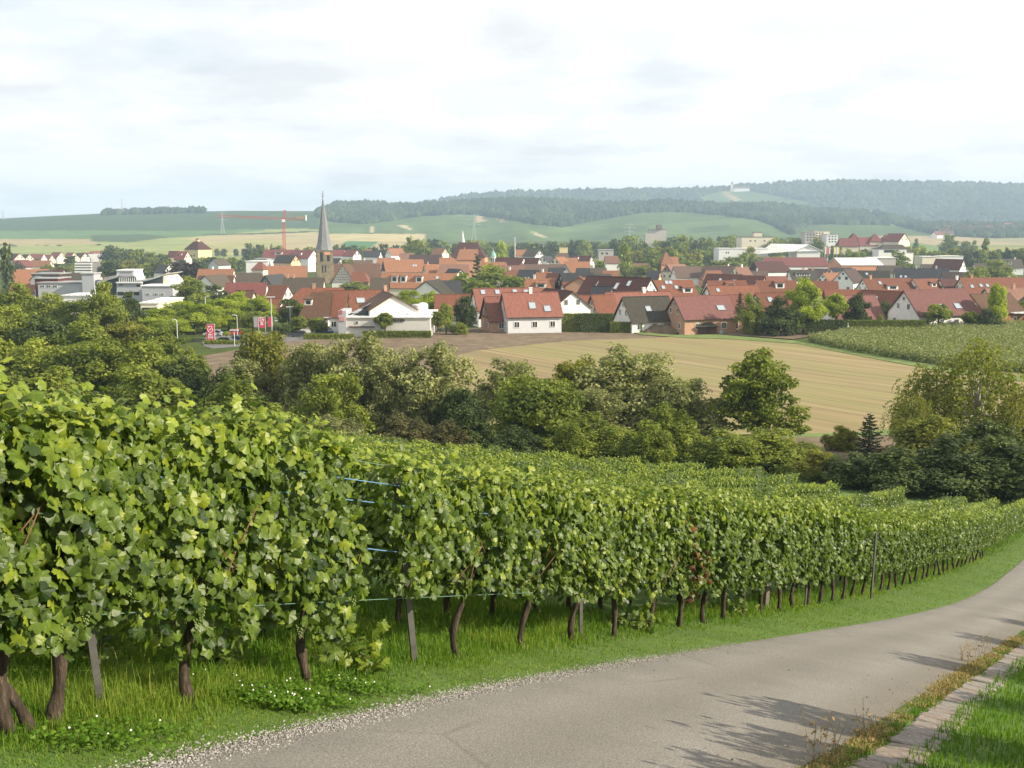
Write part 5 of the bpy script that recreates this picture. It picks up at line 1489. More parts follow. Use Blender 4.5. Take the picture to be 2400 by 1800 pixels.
WM = {k: simple('wall_' + k, c, .85, .06, .8) for k, c in [
    ('white', (.76, .75, .72)), ('cream', (.68, .62, .49)), ('grey', (.50, .51, .53)), ('brick', (.46, .26, .155)), ('yellow', (.66, .56, .30)), ('peach', (.72, .46, .29)), ('wood', (.24, .115, .05)),
    ('darkwood', (.07, .045, .035)), ('stone', (.255, .205, .135)), ('orange', (.55, .27, .16)), ('lightgrey', (.60, .61, .63)), ('slate', (.17, .165, .165)), ('darkred', (.11, .03, .03)), ('concrete', (.42, .40, .37))]}
m_brickw, n, b = mat_new('brick_wall')
bt_ = add(n, 'ShaderNodeTexBrick'); bt_.inputs['Scale'].default_value = 1.0; bt_.inputs['Brick Width'].default_value = .5; bt_.inputs['Row Height'].default_value = .24; bt_.inputs['Mortar Size'].default_value = .014
bt_.inputs['Color1'].default_value = (.50, .27, .16, 1); bt_.inputs['Color2'].default_value = (.42, .235, .15, 1); bt_.inputs['Mortar'].default_value = (.45, .38, .31, 1)
cmb = add(n, 'ShaderNodeCombineXYZ'); sp_ = add(n, 'ShaderNodeSeparateXYZ'); n.links.new(add(n, 'ShaderNodeTexCoord').outputs['Object'], sp_.inputs[0])
ad_ = add(n, 'ShaderNodeMath', operation='ADD'); n.links.new(sp_.outputs[0], ad_.inputs[0]); n.links.new(sp_.outputs[1], ad_.inputs[1]); n.links.new(ad_.outputs[0], cmb.inputs[0]); n.links.new(sp_.outputs[2], cmb.inputs[1]); n.links.new(cmb.outputs[0], bt_.inputs[0])
n.links.new(bt_.outputs['Color'], b.inputs['Base Color']); b.inputs['Roughness'].default_value = .9
WM['brick'] = m_brickw
m_stonew, n, b = mat_new('church_stone')
f1_ = noise(n, .5, 6, .7); n.links.new(ramp(n, f1_, [(.3, (.12, .095, .06)), (.55, (.22, .175, .105)), (.75, (.31, .25, .16))]), b.inputs['Base Color']); b.inputs['Roughness'].default_value = .95
WM['stone'] = m_stonew
m_pane, n, b = mat_new('window_glass')
b.inputs['Base Color'].default_value = (.025, .03, .035, 1); b.inputs['Roughness'].default_value = .08; b.inputs['Specular IOR Level'].default_value = .6
m_frame = simple('window_frame_white', (.74, .74, .72), .6, .03)
m_skylight, n, b = mat_new('skylight_glass'); b.inputs['Base Color'].default_value = (.55, .60, .63, 1); b.inputs['Roughness'].default_value = .12; b.inputs['Metallic'].default_value = .7
m_trim = simple('eave_board', (.10, .065, .05), .8, .1)
m_timber = simple('timber_beam', (.09, .06, .05), .85, .15)
m_concrete = WM['concrete']
def unit_pane():
    m = MB(); m.box(-.5, .5, -.04, .04, -.5, .5); me = m.mesh('window'); me.materials.append(m_pane); return me
def unit_frame():
    m = MB(); t = .10
    m.box(-.56, .56, -.09, .02, -.56, -.5 + t * .3); m.box(-.56, .56, -.09, .02, .5 - t * .3, .56); m.box(-.56, -.5 + t * .3, -.09, .02, -.47, .47); m.box(.5 - t * .3, .56, -.09, .02, -.47, .47); m.box(-.035, .035, -.07, .01, -.47, .47)
    me = m.mesh('frame'); me.materials.append(m_frame); return me
PANE, FRAME = unit_pane(), unit_frame()
def unit_sky():
    m = MB(); m.box(-.5, .5, -.5, .5, -.05, .08); me = m.mesh('skylight'); me.materials.append(m_skylight); return me
SKY = unit_sky()
def unit_skf():
    m = MB(); m.box(-.58, .58, -.58, -.5, -.05, .12); m.box(-.58, .58, .5, .58, -.05, .12); m.box(-.58, -.5, -.5, .5, -.05, .12); m.box(.5, .58, -.5, .5, -.05, .12)
    me = m.mesh('frame'); me.materials.append(WM['slate']); return me
SKF = unit_skf()
def window(parent, loc, rz, w, h, framed=True, name='window'):
    o = link(name, PANE, parent); o.location = loc; o.rotation_euler = (0, 0, rz); o.scale = (w, 1, h)
    if framed: link('frame', FRAME, o)
    return o
HOUSES = {}
def house(label, x, y, L, roof, wall, W=9.0, h=9.0, yaw=10.0, pitch=43.0, D=None, hipl=0.0, hipr=0.0, ch=(), sky=(), dorm=(), gab=None, over=.45, wins=True, timber=False, group='houses of the town', cat='house', metres=False, front=None, zb=None):
    D = D or DforH(x, y, h)
    p = P(x, y, D); zg = Hs(p.x, D) if zb is None else zb; h = p.z - zg
    Lm = L if metres else L / FPX * D / max(.25, math.cos(R(yaw)) if abs(yaw) < 60 else 1)
    rz = R(yaw)
    e = empty('house', (p.x, D, zg), rz); tag(e, label, cat, group)
    tp = math.tan(R(pitch)); ez = h - tp * W / 2
    if ez < 1.8: ez = 1.8; tp = (h - ez) / (W / 2)
    th = .24; We = W / 2 + over; ze = ez - tp * over; Lo = Lm / 2 + (.35 if not (hipl or hipr) else .35)
    pang = math.atan(tp)
    # walls
    m = MB()
    if hipl or hipr: m.box(-Lm / 2, Lm / 2, -W / 2, W / 2, -2, ez - .02)
    if not (hipl and hipr):
        prof = [(-W / 2, -2), (W / 2, -2), (W / 2, ez - .12), (0, h - .32), (-W / 2, ez - .12)]
        if hipl: m.prism([(-W / 2 + .02, ez - .3), (W / 2 - .02, ez - .3), (0, h - .32)], 'x', 0, Lm / 2 - .02)
        elif hipr: m.prism([(-W / 2 + .02, ez - .3), (W / 2 - .02, ez - .3), (0, h - .32)], 'x', -Lm / 2 + .02, 0)
        else: m.prism(prof, 'x', -Lm / 2, Lm / 2)
    m.build('wall', WM[wall], e)
    # roof
    m = MB()
    if hipl or hipr:
        xl, xr = -Lo + hipl, Lo - hipr
        A = [(-Lo, -We, ze), (Lo, -We, ze), (Lo, We, ze), (-Lo, We, ze), (xl, 0, h), (xr, 0, h)]
        Bq = [(a, b_, c - th) for a, b_, c in A]
        m.solid(A + Bq, [(0, 1, 5, 4), (1, 2, 5), (2, 3, 4, 5), (3, 0, 4), (7, 6, 10, 11), (8, 7, 11), (9, 8, 11, 10), (6, 9, 10), (0, 6, 7, 1), (1, 7, 8, 2), (2, 8, 9, 3), (3, 9, 6, 0)])
    else:
        m.prism([(-We, ze), (-We, ze - th), (0, h - th * 1.25), (We, ze - th), (We, ze), (0, h)], 'x', -Lo, Lo)
    ro = m.build('roof', RM[roof], e)
    if D < 330 and not (hipl or hipr):                       # dark boards along the verges and the ridge row
        t = MB()
        for sx in (-1, 1):
            for sy in (-1, 1):
                a = Vector((sx * (Lo + .03), sy * We, ze - th * .8)); c = Vector((sx * (Lo + .03), 0, h - th * .8)); t.tube([a, c], .13, 4)
        t.tube([(-Lo, -We - .06, ze - .12), (Lo, -We - .06, ze - .12)], .09, 5)
        t.build('eave_board', m_trim, e)
        t = MB(); t.tube([(-Lo, 0, h + .02), (Lo, 0, h + .02)], .12, 6); t.build('ridge', RM[roof], ro)
    view = Vector((-p.x, -D, 0)).normalized()
    def vis(nx, ny):
        a = math.cos(rz) * nx - math.sin(rz) * ny; b_ = math.sin(rz) * nx + math.cos(rz) * ny
        return a * view.x + b_ * view.y > .12
    fr = D < 420
    ww = 1.0 if D < 420 else 1.15; wh = 1.3 if D < 420 else 1.35
    if wins:
        for sx in (-1, 1):
            if (hipl if sx < 0 else hipr) or not vis(sx, 0): continue
            r_ = R(-90) if sx < 0 else R(90)
            X = sx * (Lm / 2 + .01)
            up = ez + (h - ez) * .28
            for yy in ((-.16, .16) if W > 7 else (0,)): window(e, (X, yy * W, up), r_, ww, wh, fr)
            if ez > 2.4 and D < 700:
                for yy in (-.26, .26): window(e, (X, yy * W, ez * .5), r_, ww, wh, fr)
            if h - ez > 4.2: window(e, (X, 0, ez + (h - ez) * .62), r_, .8, .9, fr)
        if vis(0, -1) and front != 0:
            k = front or max(2, int(Lm / 3.4))
            if ez > 2.0 and D < 520:
                for i in range(k): window(e, (-Lm / 2 + Lm * (i + .5) / k, -W / 2 - .01, max(1.25, ez * .5)), 0, 1.15, min(1.35, ez * .5), fr)
    for u in ch:
        m = MB(); X = u * Lm / 2; m.box(X - .38, X + .38, -.36, .36, h - .9, h + 1.05); m.box(X - .46, X + .46, -.44, .44, h + 1.05, h + 1.18)
        m.build('chimney', WM['brick'] if int(abs(x)) % 3 else WM['white'], e)
    for s_ in sky:
        u, v = s_[0], s_[1]; ws, hs = (s_[2], s_[3]) if len(s_) > 3 else (1.1, 1.4)
        o = link('skylight', SKY, e); d_ = v * We
        o.location = (u * Lm / 2, -d_, h - tp * d_ + .05); o.rotation_euler = (pang, 0, 0); o.scale = (ws, hs, 1)
        if fr: link('frame', SKF, o)
    for s_ in dorm:
        u, v, dw, dh = s_[:4]; d_ = v * We; zt = h - tp * d_; X = u * Lm / 2; back = (h - zt - dh) / tp if h - zt > dh else .2
        m = MB(); yb = -d_ + dh / tp
        m.prism([(-d_, zt - .2), (yb, zt + dh), (-d_, zt + dh)], 'x', X - dw / 2, X + dw / 2); dm = m.build('dormer', WM['white'], e)
        m = MB(); yb2 = -d_ + (dh + .45) / tp * 1.25
        m.prism([(-d_ - .35, zt + dh + .02), (-d_ - .35, zt + dh + .2), (yb2, zt + dh + .75), (yb2, zt + dh + .5)], 'x', X - dw / 2 - .25, X + dw / 2 + .25); m.build('dormer_roof', RM[roof], dm)
        window(dm, (X, -d_ - .02, zt + dh * .5), 0, dw * .62, dh * .66, False)
    if gab:
        for sx in (-1, 1):
            if vis(sx, 0):
                m = MB(); q = .28; m.prism([(-W / 2 + .05, ez - .1), (W / 2 - .05, ez - .1), (0, h - .36)], 'x', sx * (Lm / 2 + .012), sx * (Lm / 2 + .07))
                m.build('gable_cladding', WM[gab], e)
    if timber:
        for sx in (-1, 1):
            if not vis(sx, 0): continue
            m = MB(); X = sx * (Lm / 2 + .06); nl = 6
            def hw(z): return (W / 2) * (1 - (z - ez) / (h - ez)) - .15
            for i in range(nl):
                z = ez + (h - ez - 1.0) * i / nl; w_ = hw(z)
                if w_ > .3: m.tube([(X, -w_, z), (X, w_, z)], .10, 4)
                z2 = ez + (h - ez - 1.0) * (i + 1) / nl; k = max(2, int(w_ * 2 / 1.15))
                for j in range(k + 1):
                    yy = -w_ + 2 * w_ * j / k
                    if abs(yy) < hw(z2) + .1: m.tube([(X, yy, z), (X, yy, z2)], .09, 4)
                    if j < k and abs(yy + 1) < hw(z2): m.tube([(X, yy, z), (X, min(yy + 2 * w_ / k, hw(z2)), z2)], .07, 4)
            m.build('timber_frame', m_timber, e)
    HOUSES[label] = (e, Lm, h, D)
    return e

# --- front row, from left to right
house('red hip roofed building above the car park, long ridge, left end hipped', 728, 674, 150, 'rust', 'white', W=14, h=10.5, yaw=2, D=292, hipl=7, front=7, ch=(.1,))
house('white house with dark red roof and a small arched dormer before the church', 742, 684, 66, 'rustbrown', 'white', W=12, h=10, D=250, yaw=2, hipl=2.5, front=5, dorm=((-.45, .5, 1.8, 1.3),))
house('red roofed white house right of the one with the arched dormer', 787, 681, 48, 'rust', 'white', W=12, h=10, D=252, yaw=3, front=3)
house('white gabled house with two skylights behind the store', 862, 680, 88, 'rust', 'white', W=11, h=10.5, D=258, yaw=17, pitch=42, sky=((-.45, .45, 1.9, 1.6), (.3, .42, 1.7, 1.6)), ch=(.9,))
house('broad white gable rising above the flat store', 908, 686, 15, 'rustbrown', 'white', W=10.6, D=241, yaw=106, pitch=31, metres=True, wins=False)
house('white house with tall left gable and long red roof before the town', 1186, 675, 148, 'red', 'white', W=10, h=10, D=268, yaw=15, pitch=45, sky=((-.75, .18), (-.3, .18), (.25, .18), (.6, .2)), front=5)
house('small red roofed house with wooden gable, brick walls, under construction', 1163, 695, 50, 'red', 'brick', W=8.5, h=8.4, D=249, yaw=17, pitch=50, gab='wood', front=1)
house('light grey house with red roof and two bright skylights', 1242, 685, 124, 'red', 'lightgrey', W=10.5, h=9, D=247, yaw=12, pitch=44, sky=((-.02, .55, 1.5, 1.9), (.52, .68, 1.5, 1.7)), ch=(.02,), front=3)
house('white gable turned to the right behind the grey house with skylights', 1309, 679, 15, 'darkred', 'white', W=10.5, D=262, yaw=-66, pitch=36, metres=True)
house('narrow steep rust red roof between hedge and red roofs', 1412, 691, 50, 'rust', 'cream', W=9, h=8.6, D=263, yaw=22, pitch=50, front=0)
house('low red roof with one skylight left of the narrow steep roof', 1354, 692, 48, 'rust', 'white', W=9, h=7.5, D=280, yaw=10, sky=((-.3, .5),))
house('bright red long roof behind the dark brown roofed house', 1494, 684, 152, 'red', 'white', W=10, h=9.4, D=270, yaw=20, pitch=46, ch=(.2,), front=0)
house('white house with dark brown roof and one skylight', 1513, 695, 108, 'darkbrown', 'white', W=10, h=8.8, D=249, yaw=20, pitch=46, sky=((-.1, .5, 1.3, 1.5),), front=3)
house('orange brick house with fresh red roof and wooden gable boards at the field edge', 1642, 693, 128, 'pinkred', 'brick', W=10.5, h=8.5, D=246, yaw=19, pitch=42, sky=((.55, .55, 1.9, 1.5),), front=2)
house('broad red roof seen behind the hedge, right of the bright round tree', 1995, 692, 112, 'pinkred', 'white', W=11, h=8, D=258, yaw=8, front=3)
house('long red roof running behind the broad red one', 1992, 678, 112, 'rust', 'white', W=10, h=8.6, D=286, yaw=-6, hipr=3, front=0)
house('rust red roof with white gable turned right, between hedge gardens', 2072, 682, 13, 'rust', 'white', W=9, D=280, yaw=-50, pitch=46, metres=True, sky=((-.2, .4),))
house('white house with long fresh red roof and two skylights, right', 2190, 678, 158, 'pinkred', 'white', W=12, h=9.2, D=256, yaw=17, pitch=43, sky=((-.12, .68, 1.7, 1.6), (.42, .66, 1.7, 1.6)), front=4)
house('house with brown red roof and wooden gable at the right', 2322, 688, 110, 'rustbrown', 'wood', W=10, h=8.6, D=262, yaw=22, pitch=40, sky=((-.02, .62, 1.7, 1.6),), front=2)
house('pale red roof at the right edge with square dark chimney', 2362, 675, 112, 'pink', 'white', W=11, h=9, D=288, yaw=10, ch=(.25,), front=0)
house('dark gabled white house cut by the right edge', 2418, 690, 14, 'darkbrown', 'white', W=9, D=272, yaw=70, pitch=45, metres=True)
# --- second rows
house('red roof with small white gable behind the narrow steep one', 1357, 660, 76, 'rust', 'white', h=9.2, yaw=16, pitch=45, ch=(.1, .3), front=0)
house('black roofed house with dark wooden gable', 1352, 639, 76, 'black', 'darkwood', W=11, h=10.5, D=352, yaw=18, sky=((.35, .5, 1.2, 1.8),), front=0)
house('brick gable in front of the black roof', 1358, 647, 8, 'rust', 'brick', W=9, D=340, yaw=84, pitch=35, metres=True, wins=False)
house('dark grey roof right of the black one', 1400, 642, 62, 'slate', 'grey', h=9.5, yaw=8, front=0)
house('dark red slanting roof with white gable to the right, left of a pair', 1428, 648, 16, 'darkred', 'white', W=11, D=322, yaw=-38, pitch=42, metres=True, sky=((-.3, .45, 1, 2.4), (.05, .3, 1, 2.2)))
house('dark red slanting roof with white gable to the right, right of a pair', 1468, 650, 17, 'darkred', 'white', W=12, D=312, yaw=-38, pitch=42, metres=True, sky=((-.2, .45, 1, 2.4), (.25, .3, 1, 2)))
house('low black roof with white posts under the dark red pair', 1412, 671, 40, 'black', 'white', h=7.4, D=300, yaw=-20, front=0)
house('long rust roof with four skylights and a dark dormer', 1560, 656, 126, 'rust', 'white', W=11, h=9.8, yaw=15, sky=((-.2, .42), (.0, .15), (.15, .15), (.3, .42)), dorm=((.66, .72, 3.2, 1.5),), front=0)
house('rust roof with roof terrace and plants, right of the one with four skylights', 1702, 657, 92, 'rust', 'white', h=9.2, yaw=12, front=0, dorm=((.1, .5, 3, 1.2),))
house('rust roof in front of the roof terrace, with white gable and dark edge', 1715, 669, 120, 'rust', 'white', h=8.4, yaw=16, front=0, sky=((-.65, .3),))
house('long rust roof left of the big bright tree', 1818, 657, 92, 'rust', 'white', h=9.2, yaw=5, front=0, dorm=((.1, .55, 3, 1.8),))
house('dark red roof with one skylight left of the big bright tree', 1812, 686, 82, 'rust', 'white', W=10, h=8.2, D=276, yaw=12, sky=((-.35, .35, 1.2, 1.6),), front=0)
house('low red roof behind the conifer', 1722, 690, 40, 'red', 'white', h=7, D=282, yaw=8, front=0)
house('red roof with grey arched dormer and white left gable', 2078, 652, 120, 'rust', 'white', W=10.5, h=9.4, yaw=15, sky=((-.4, .3),), dorm=((.0, .72, 4.2, 1.3),), ch=(-.7,), front=0)
house('red roof with pale gable edge and small balcony', 2168, 653, 66, 'rust', 'white', h=9.2, yaw=22, dorm=((.3, .6, 2.2, 1.2),), front=0)
house('dark red roof between two chimneys, right part of town', 2226, 654, 52, 'darkred', 'white', h=9, yaw=14, front=0, ch=(.7,))
house('very long mossy rust roof with three skylights at the right edge', 2338, 650, 178, 'rust', 'cream', W=11, h=9.8, yaw=4, sky=((-.55, .5), (-.38, .5), (-.8, .55)), ch=(-.7,), front=0)
house('red ridge left of the very long mossy roof', 1925, 658, 70, 'rust', 'white', h=9, yaw=-12, front=0)
# --- middle right
house('dark blue grey roof with yellow gable to the right', 2160, 628, 112, 'black', 'cream', W=11, h=10, yaw=-15, sky=((-.8, .8), (-.62, .8)), ch=(-.2, .55), front=0)
house('dark brown roof with white gable to the right', 2036, 634, 88, 'darkbrown', 'white', W=10.5, h=9.6, yaw=-14, sky=((-.1, .3),), front=3)
house('white gable with two small windows, plum roof', 1990, 630, 14, 'plum', 'white', W=9.5, D=450, yaw=52, pitch=48, metres=True)
house('orange roof with white gable to the left', 1950, 639, 52, 'orange', 'white', W=10, h=9.2, yaw=32, front=0)
house('plum roof with white corner left of the orange roof', 1917, 629, 38, 'plum', 'white', h=9.2, yaw=-25, front=0)
house('dark grey roof with a row of dormer windows', 1880, 632, 62, 'darkbrown', 'white', W=10, h=9.4, yaw=6, dorm=((-.5, .6, 2, 1.2), (-.1, .6, 2, 1.2), (.3, .6, 2, 1.2)), ch=(.1, .8), front=0)
house('black roof with pale skylight behind the white gable', 1972, 627, 46, 'black', 'white', h=9, D=500, yaw=5, sky=((-.2, .5),), front=0)
house('very long faded red roof before the tent roofed hall', 1862, 603, 145, 'red2', 'white', W=14, h=13, yaw=3, pitch=38, ch=(-.35,), front=0)
house('big dark red roof with half hip and white gable left', 1806, 612, 82, 'darkred', 'white', W=13, h=12, yaw=16, hipr=3.5, front=0)
house('pinkish brown long roof with bright verge to the right', 1764, 634, 64, 'pinkbrown', 'cream', h=9, yaw=-16, ch=(.3,), front=0)
house('cream house with pink roof left of the dark red half hip', 1737, 625, 32, 'pink', 'cream', h=9, D=510, yaw=25, ch=(.1,))
house('dark red roof with two chimneys and white gable right', 1690, 614, 30, 'darkred', 'white', h=9, yaw=-32, ch=(-.6, .4), front=0)
house('long plum roof below the two chimneys', 1684, 623, 66, 'plum', 'white', h=9, D=560, yaw=-8, front=0)
house('bright orange hip roof in the middle of the right half', 1668, 634, 50, 'orange', 'orange', h=8.6, yaw=4, hipl=3, hipr=1, front=0)
house('large brown roof left of the bright orange hip', 1610, 624, 62, 'pinkbrown', 'white', W=12, h=10.5, yaw=6, front=0)
house('pale orange roof with half timbered gable', 1584, 619, 44, 'pink', 'cream', W=10, h=10, yaw=30, timber=True, front=0)
house('small black roof left of the half timbered gable', 1533, 634, 26, 'black', 'peach', h=9, yaw=-20, front=0)
house('faded pink roof right of the poplar', 1506, 617, 42, 'pink', 'cream', h=9, yaw=-14, front=0)
house('steep orange pyramid roof among the trees', 1561, 591, 8, 'orange', 'orange', W=8, h=12, D=660, yaw=8, metres=True, hipl=3.9, hipr=3.9, pitch=60, wins=False)
house('low orange roof beside the pyramid roof', 1576, 602, 24, 'orange', 'orange', h=8, D=668, yaw=0, front=0)
house('dark red roof with long skylight, left of two', 1698, 642, 14, 'darkred', 'white', W=10, D=400, yaw=-32, metres=True, sky=((-.1, .5, 1, 2.2),))
house('dark red roof with long skylight, right of two', 1744, 645, 15, 'darkred', 'white', W=10, D=380, yaw=-28, metres=True, sky=((-.4, .5, 1, 2.2),))
house('flat bright red roof right of the two dark red ones', 1806, 647, 74, 'red', 'white', h=8.6, yaw=2, front=0)
house('small dark red roof with yellow gable', 1953, 612, 30, 'darkred', 'yellow', h=9, yaw=-34, front=0)
house('brown pink roof with antennas, right', 2032, 615, 70, 'pinkbrown', 'cream', h=10, yaw=2, ch=(.8,), front=0)
house('brown roof left of the dark blue grey one', 2085, 622, 52, 'brown', 'cream', h=10, yaw=-10, front=0)
house('dark red roof with white left gable and many skylights', 2170, 605, 96, 'darkred', 'white', W=11, h=10.5, yaw=16, sky=((.25, .3), (.6, .3)), dorm=((.1, .7, 2, 1.2),), front=0)
house('white gable with four windows turned right, dark red roof', 2226, 607, 15, 'darkred', 'white', W=11, D=580, yaw=-42, pitch=44, metres=True)
house('dark red roof at the right behind the tree', 2264, 606, 44, 'darkred', 'white', h=10, yaw=-10, sky=((.1, .3), (-.2, .7)), front=0)
house('grey brown roof with pale chimney below the dark red one', 2195, 619, 66, 'brown', 'cream', h=9.4, yaw=-6, ch=(-.1,), front=0)
house('dark roof with small white gable at its right end', 2242, 637, 58, 'plum', 'white', h=8.6, yaw=-18, front=0)
house('large grey brown roof behind trees at the right', 2320, 617, 74, 'brown', 'white', W=13, h=11, yaw=2, front=0)
house('brown roof with twin gabled dormers at the right', 2358, 607, 66, 'brown', 'white', W=12, h=11, yaw=-4, ch=(.6,), dorm=((-.2, .6, 2, 1.6), (.15, .6, 2, 1.6)), front=0)
house('red hip roof at the right edge of town', 2396, 602, 34, 'rust', 'white', h=10.5, yaw=0, hipl=4, front=0)
# --- centre
house('very long orange roof with three tall dormers', 982, 640, 172, 'orange', 'cream', W=12, h=11, D=432, yaw=-6, dorm=((-.62, .62, 2.6, 2.6), (-.38, .62, 2.4, 2.6), (.05, .62, 2.8, 2.4)), sky=((.52, .3),), front=0)
house('grey shingled house with two white windows left of the long orange roof', 890, 651, 40, 'brown', 'slate', h=9, D=400, yaw=4, front=2)
house('modern white gable with asymmetrical roof below the long orange roof', 1014, 656, 13, 'darkbrown', 'white', W=12, D=345, yaw=74, pitch=36, metres=True, wins=False)
house('dark slate roof right of the modern white gable', 1058, 657, 40, 'slate', 'white', h=9, D=352, yaw=10, front=0)
house('low red roofed row with tall white windows right of the store', 1066, 690, 88, 'rust', 'white', W=10, h=7.6, D=276, yaw=2, front=6)
house('orange roof with half timbered gable on the left', 945, 608, 88, 'orange', 'cream', W=14, h=13, D=590, yaw=18, timber=True, ch=(-.2,), sky=((.45, .5), (.58, .5)), front=0)
house('big half timbered gable facing the viewer beside the church', 812, 619, 14, 'rustbrown', 'white', W=11.5, D=520, yaw=84, pitch=57, metres=True, timber=True, wins=False)
house('small hipped rust roof right of the half timbered gable', 847, 637, 40, 'rust', 'brown' if False else 'stone', h=9, D=490, yaw=-4, hipr=3, front=0)
house('long grey brown roof in front of the church tower', 712, 650, 92, 'brown', 'cream', W=11, h=9.4, yaw=2, front=0, ch=(-.8, -.5))
house('big orange roof with half timbered left gable, left of the church', 674, 623, 84, 'orange', 'white', W=13, h=11.5, D=500, yaw=12, timber=True, front=0)
house('small rust hip roof with cream dormers', 610, 614, 28, 'rust', 'cream', h=9.5, D=640, yaw=-12, hipl=3, hipr=3)
house('dark roof with peach gable to the right', 672, 598, 46, 'darkbrown', 'peach', W=10, h=11, D=700, yaw=-28, front=0)
house('long red roof with white walls below the crane', 656, 585, 72, 'red2', 'white', W=12, h=13, D=800, yaw=-6, dorm=((.0, .6, 6, 1.6),), front=6)
house('red roof with big white gable left of the church spire', 714, 586, 48, 'red2', 'white', W=13, h=14, D=790, yaw=-32, dorm=((-.1, .6, 2.4, 1.6),))
house('red roof just right of the church spire', 792, 585, 32, 'red2', 'white', h=12, D=800, yaw=-10)
house('red roof with white gable, second right of the church spire', 824, 586, 28, 'red2', 'white', h=11, D=780, yaw=-35)
house('small cream house with bay window right of the church tower', 790, 605, 20, 'slate', 'cream', h=9, D=640, yaw=-30)
house('long grey brown hip roof with cream walls', 590, 639, 82, 'brown', 'cream', W=12, h=9.6, D=440, yaw=2, hipl=2, hipr=4, front=9)
house('bright orange ridge behind the white half gable', 507, 630, 80, 'orange', 'white', h=9.6, D=520, yaw=2, front=0, ch=(-.2,))
house('white and brick gable facing the viewer, left of centre', 503, 644, 14, 'brown', 'white', W=10, D=425, yaw=72, pitch=40, metres=True, wins=False)
house('dark red roof with white verge left of the brick gable', 484, 646, 34, 'plum', 'white', h=9, D=440, yaw=0, front=0)
house('brownish roof with white verge right of the brick gable', 529, 645, 38, 'rustbrown', 'white', h=9, D=432, yaw=0, front=0)
house('low red roof below the long grey brown hip roof', 578, 662, 92, 'red2', 'white', h=8.4, D=352, yaw=2, front=0)
house('slate hung gable in front of the orange roof', 642, 643, 12, 'slate', 'slate', W=10, D=400, yaw=70, pitch=52, metres=True)
house('small brown roof among the bright trees', 574, 681, 40, 'rustbrown', 'cream', h=7.4, D=300, yaw=-8)
house('little red roof left of the slate hung gable', 655, 668, 40, 'rust', 'white', h=8, D=330, yaw=-15, front=0)
# --- centre, further back
e_th = house('town hall with high dark red hipped roof', 1100, 568, 78, 'darkred', 'orange', W=16, h=19, D=720, yaw=-6, hipl=5, hipr=7, pitch=50, ch=(.6,), front=8)
house('orange front wing of the town hall', 1096, 584, 48, 'orange', 'orange', W=14, h=15, D=690, yaw=0, hipl=2, front=0, ch=(-.3,))
house('dark plum roof left of the town hall', 998, 597, 74, 'plum', 'cream', W=11, h=11, D=680, yaw=-8, front=0)
house('orange hipped roof below the town hall', 1054, 604, 46, 'orange', 'cream', W=10, h=10.5, D=600, yaw=2, hipr=4, ch=(.1,), front=0)
house('faded pink roof below the orange hip', 1060, 619, 74, 'pink', 'cream', W=11, h=10, D=525, yaw=3, hipl=2, front=0)
house('small orange roof with white chimney beside the faded pink one', 1010, 619, 28, 'orange', 'cream', h=9.6, D=530, yaw=18, ch=(-.5,), front=0)
house('narrow cream gable with slate roof at the end of the long orange roof', 1066, 630, 10, 'slate', 'cream', W=6.5, D=470, yaw=-55, metres=True)
house('dark red roof with bright white gable, left of twins', 1196, 603, 62, 'darkred', 'white', W=11, h=10.5, D=600, yaw=-24, front=0, ch=(.55,))
house('dark red roof with bright white gable, right of twins', 1246, 604, 36, 'darkred', 'white', W=10, h=10.5, D=598, yaw=-26, front=0)
house('orange roof under the green domed turret', 1160, 614, 46, 'orange', 'cream', h=10, D=560, yaw=4, front=0)
house('pink red roof below the white twin gables', 1196, 622, 64, 'pink', 'cream', h=10, D=525, yaw=0, front=0, ch=(-.3,))
house('long faded brown red ridge right of the twin gables', 1272, 619, 104, 'pinkbrown', 'cream', W=11, h=10.5, D=560, yaw=2, front=0)
house('orange roof corner with chimney below the pink red roof', 1200, 632, 38, 'orange', 'cream', h=9.4, D=470, yaw=-25, front=0, ch=(-.3,))
house('slate roof with two tiny skylights and orange gable', 1240, 632, 44, 'slate', 'peach', W=10, h=9.6, D=455, yaw=-20, sky=((-.1, .7, .7, .8), (.25, .7, .7, .8)), front=0)
house('orange gable roof right of the slate one', 1275, 637, 32, 'orange', 'cream', h=9, D=440, yaw=-18, ch=(-.2,), front=0)
house('dark red roof with bright gable tip left of the black roof', 1299, 640, 30, 'darkred', 'white', h=9, D=400, yaw=-22, front=0)
house('orange roof with wide sunken dormer above the long white house', 1266, 652, 66, 'orange', 'cream', W=11, h=9.6, D=352, yaw=-6, dorm=((.1, .55, 3.5, 1.4),), ch=(-.4,), front=0)
house('small black roof beside the pale blue dormer', 1303, 627, 32, 'black', 'cream', h=9, D=500, yaw=2, front=0)
house('pale blue gabled dormer house among orange roofs', 1324, 618, 8, 'slate', 'grey', W=4.5, D=505, yaw=84, pitch=58, metres=True, front=0)
house('big orange roof in the centre right of the pale blue dormer', 1352, 613, 58, 'orange', 'cream', W=13, h=12, D=545, yaw=-2, ch=(-.1,), front=0)
house('cream gable left of the low orange roof', 1312, 602, 11, 'orange', 'cream', W=9, D=640, yaw=55, metres=True)
house('low orange roof above the big orange one', 1336, 604, 34, 'orange', 'cream', h=9.4, D=650, yaw=0, front=0)
house('dark red house with white gable at its right', 1366, 599, 38, 'darkred', 'white', W=10, h=10.5, D=660, yaw=-28, dorm=((-.5, .5, 2, 1.5),), front=0)
house('orange low roof left of the grey gable, far centre', 1224, 585, 30, 'orange', 'cream', h=9, D=820, yaw=0)
house('grey gabled house far behind the white twin gables', 1250, 585, 14, 'brown', 'grey', W=10, D=800, yaw=-48, metres=True)
house('brownish hip roof below the yellow block', 1314, 593, 34, 'pinkbrown', 'cream', h=9.5, D=740, yaw=2, hipl=3, front=0)
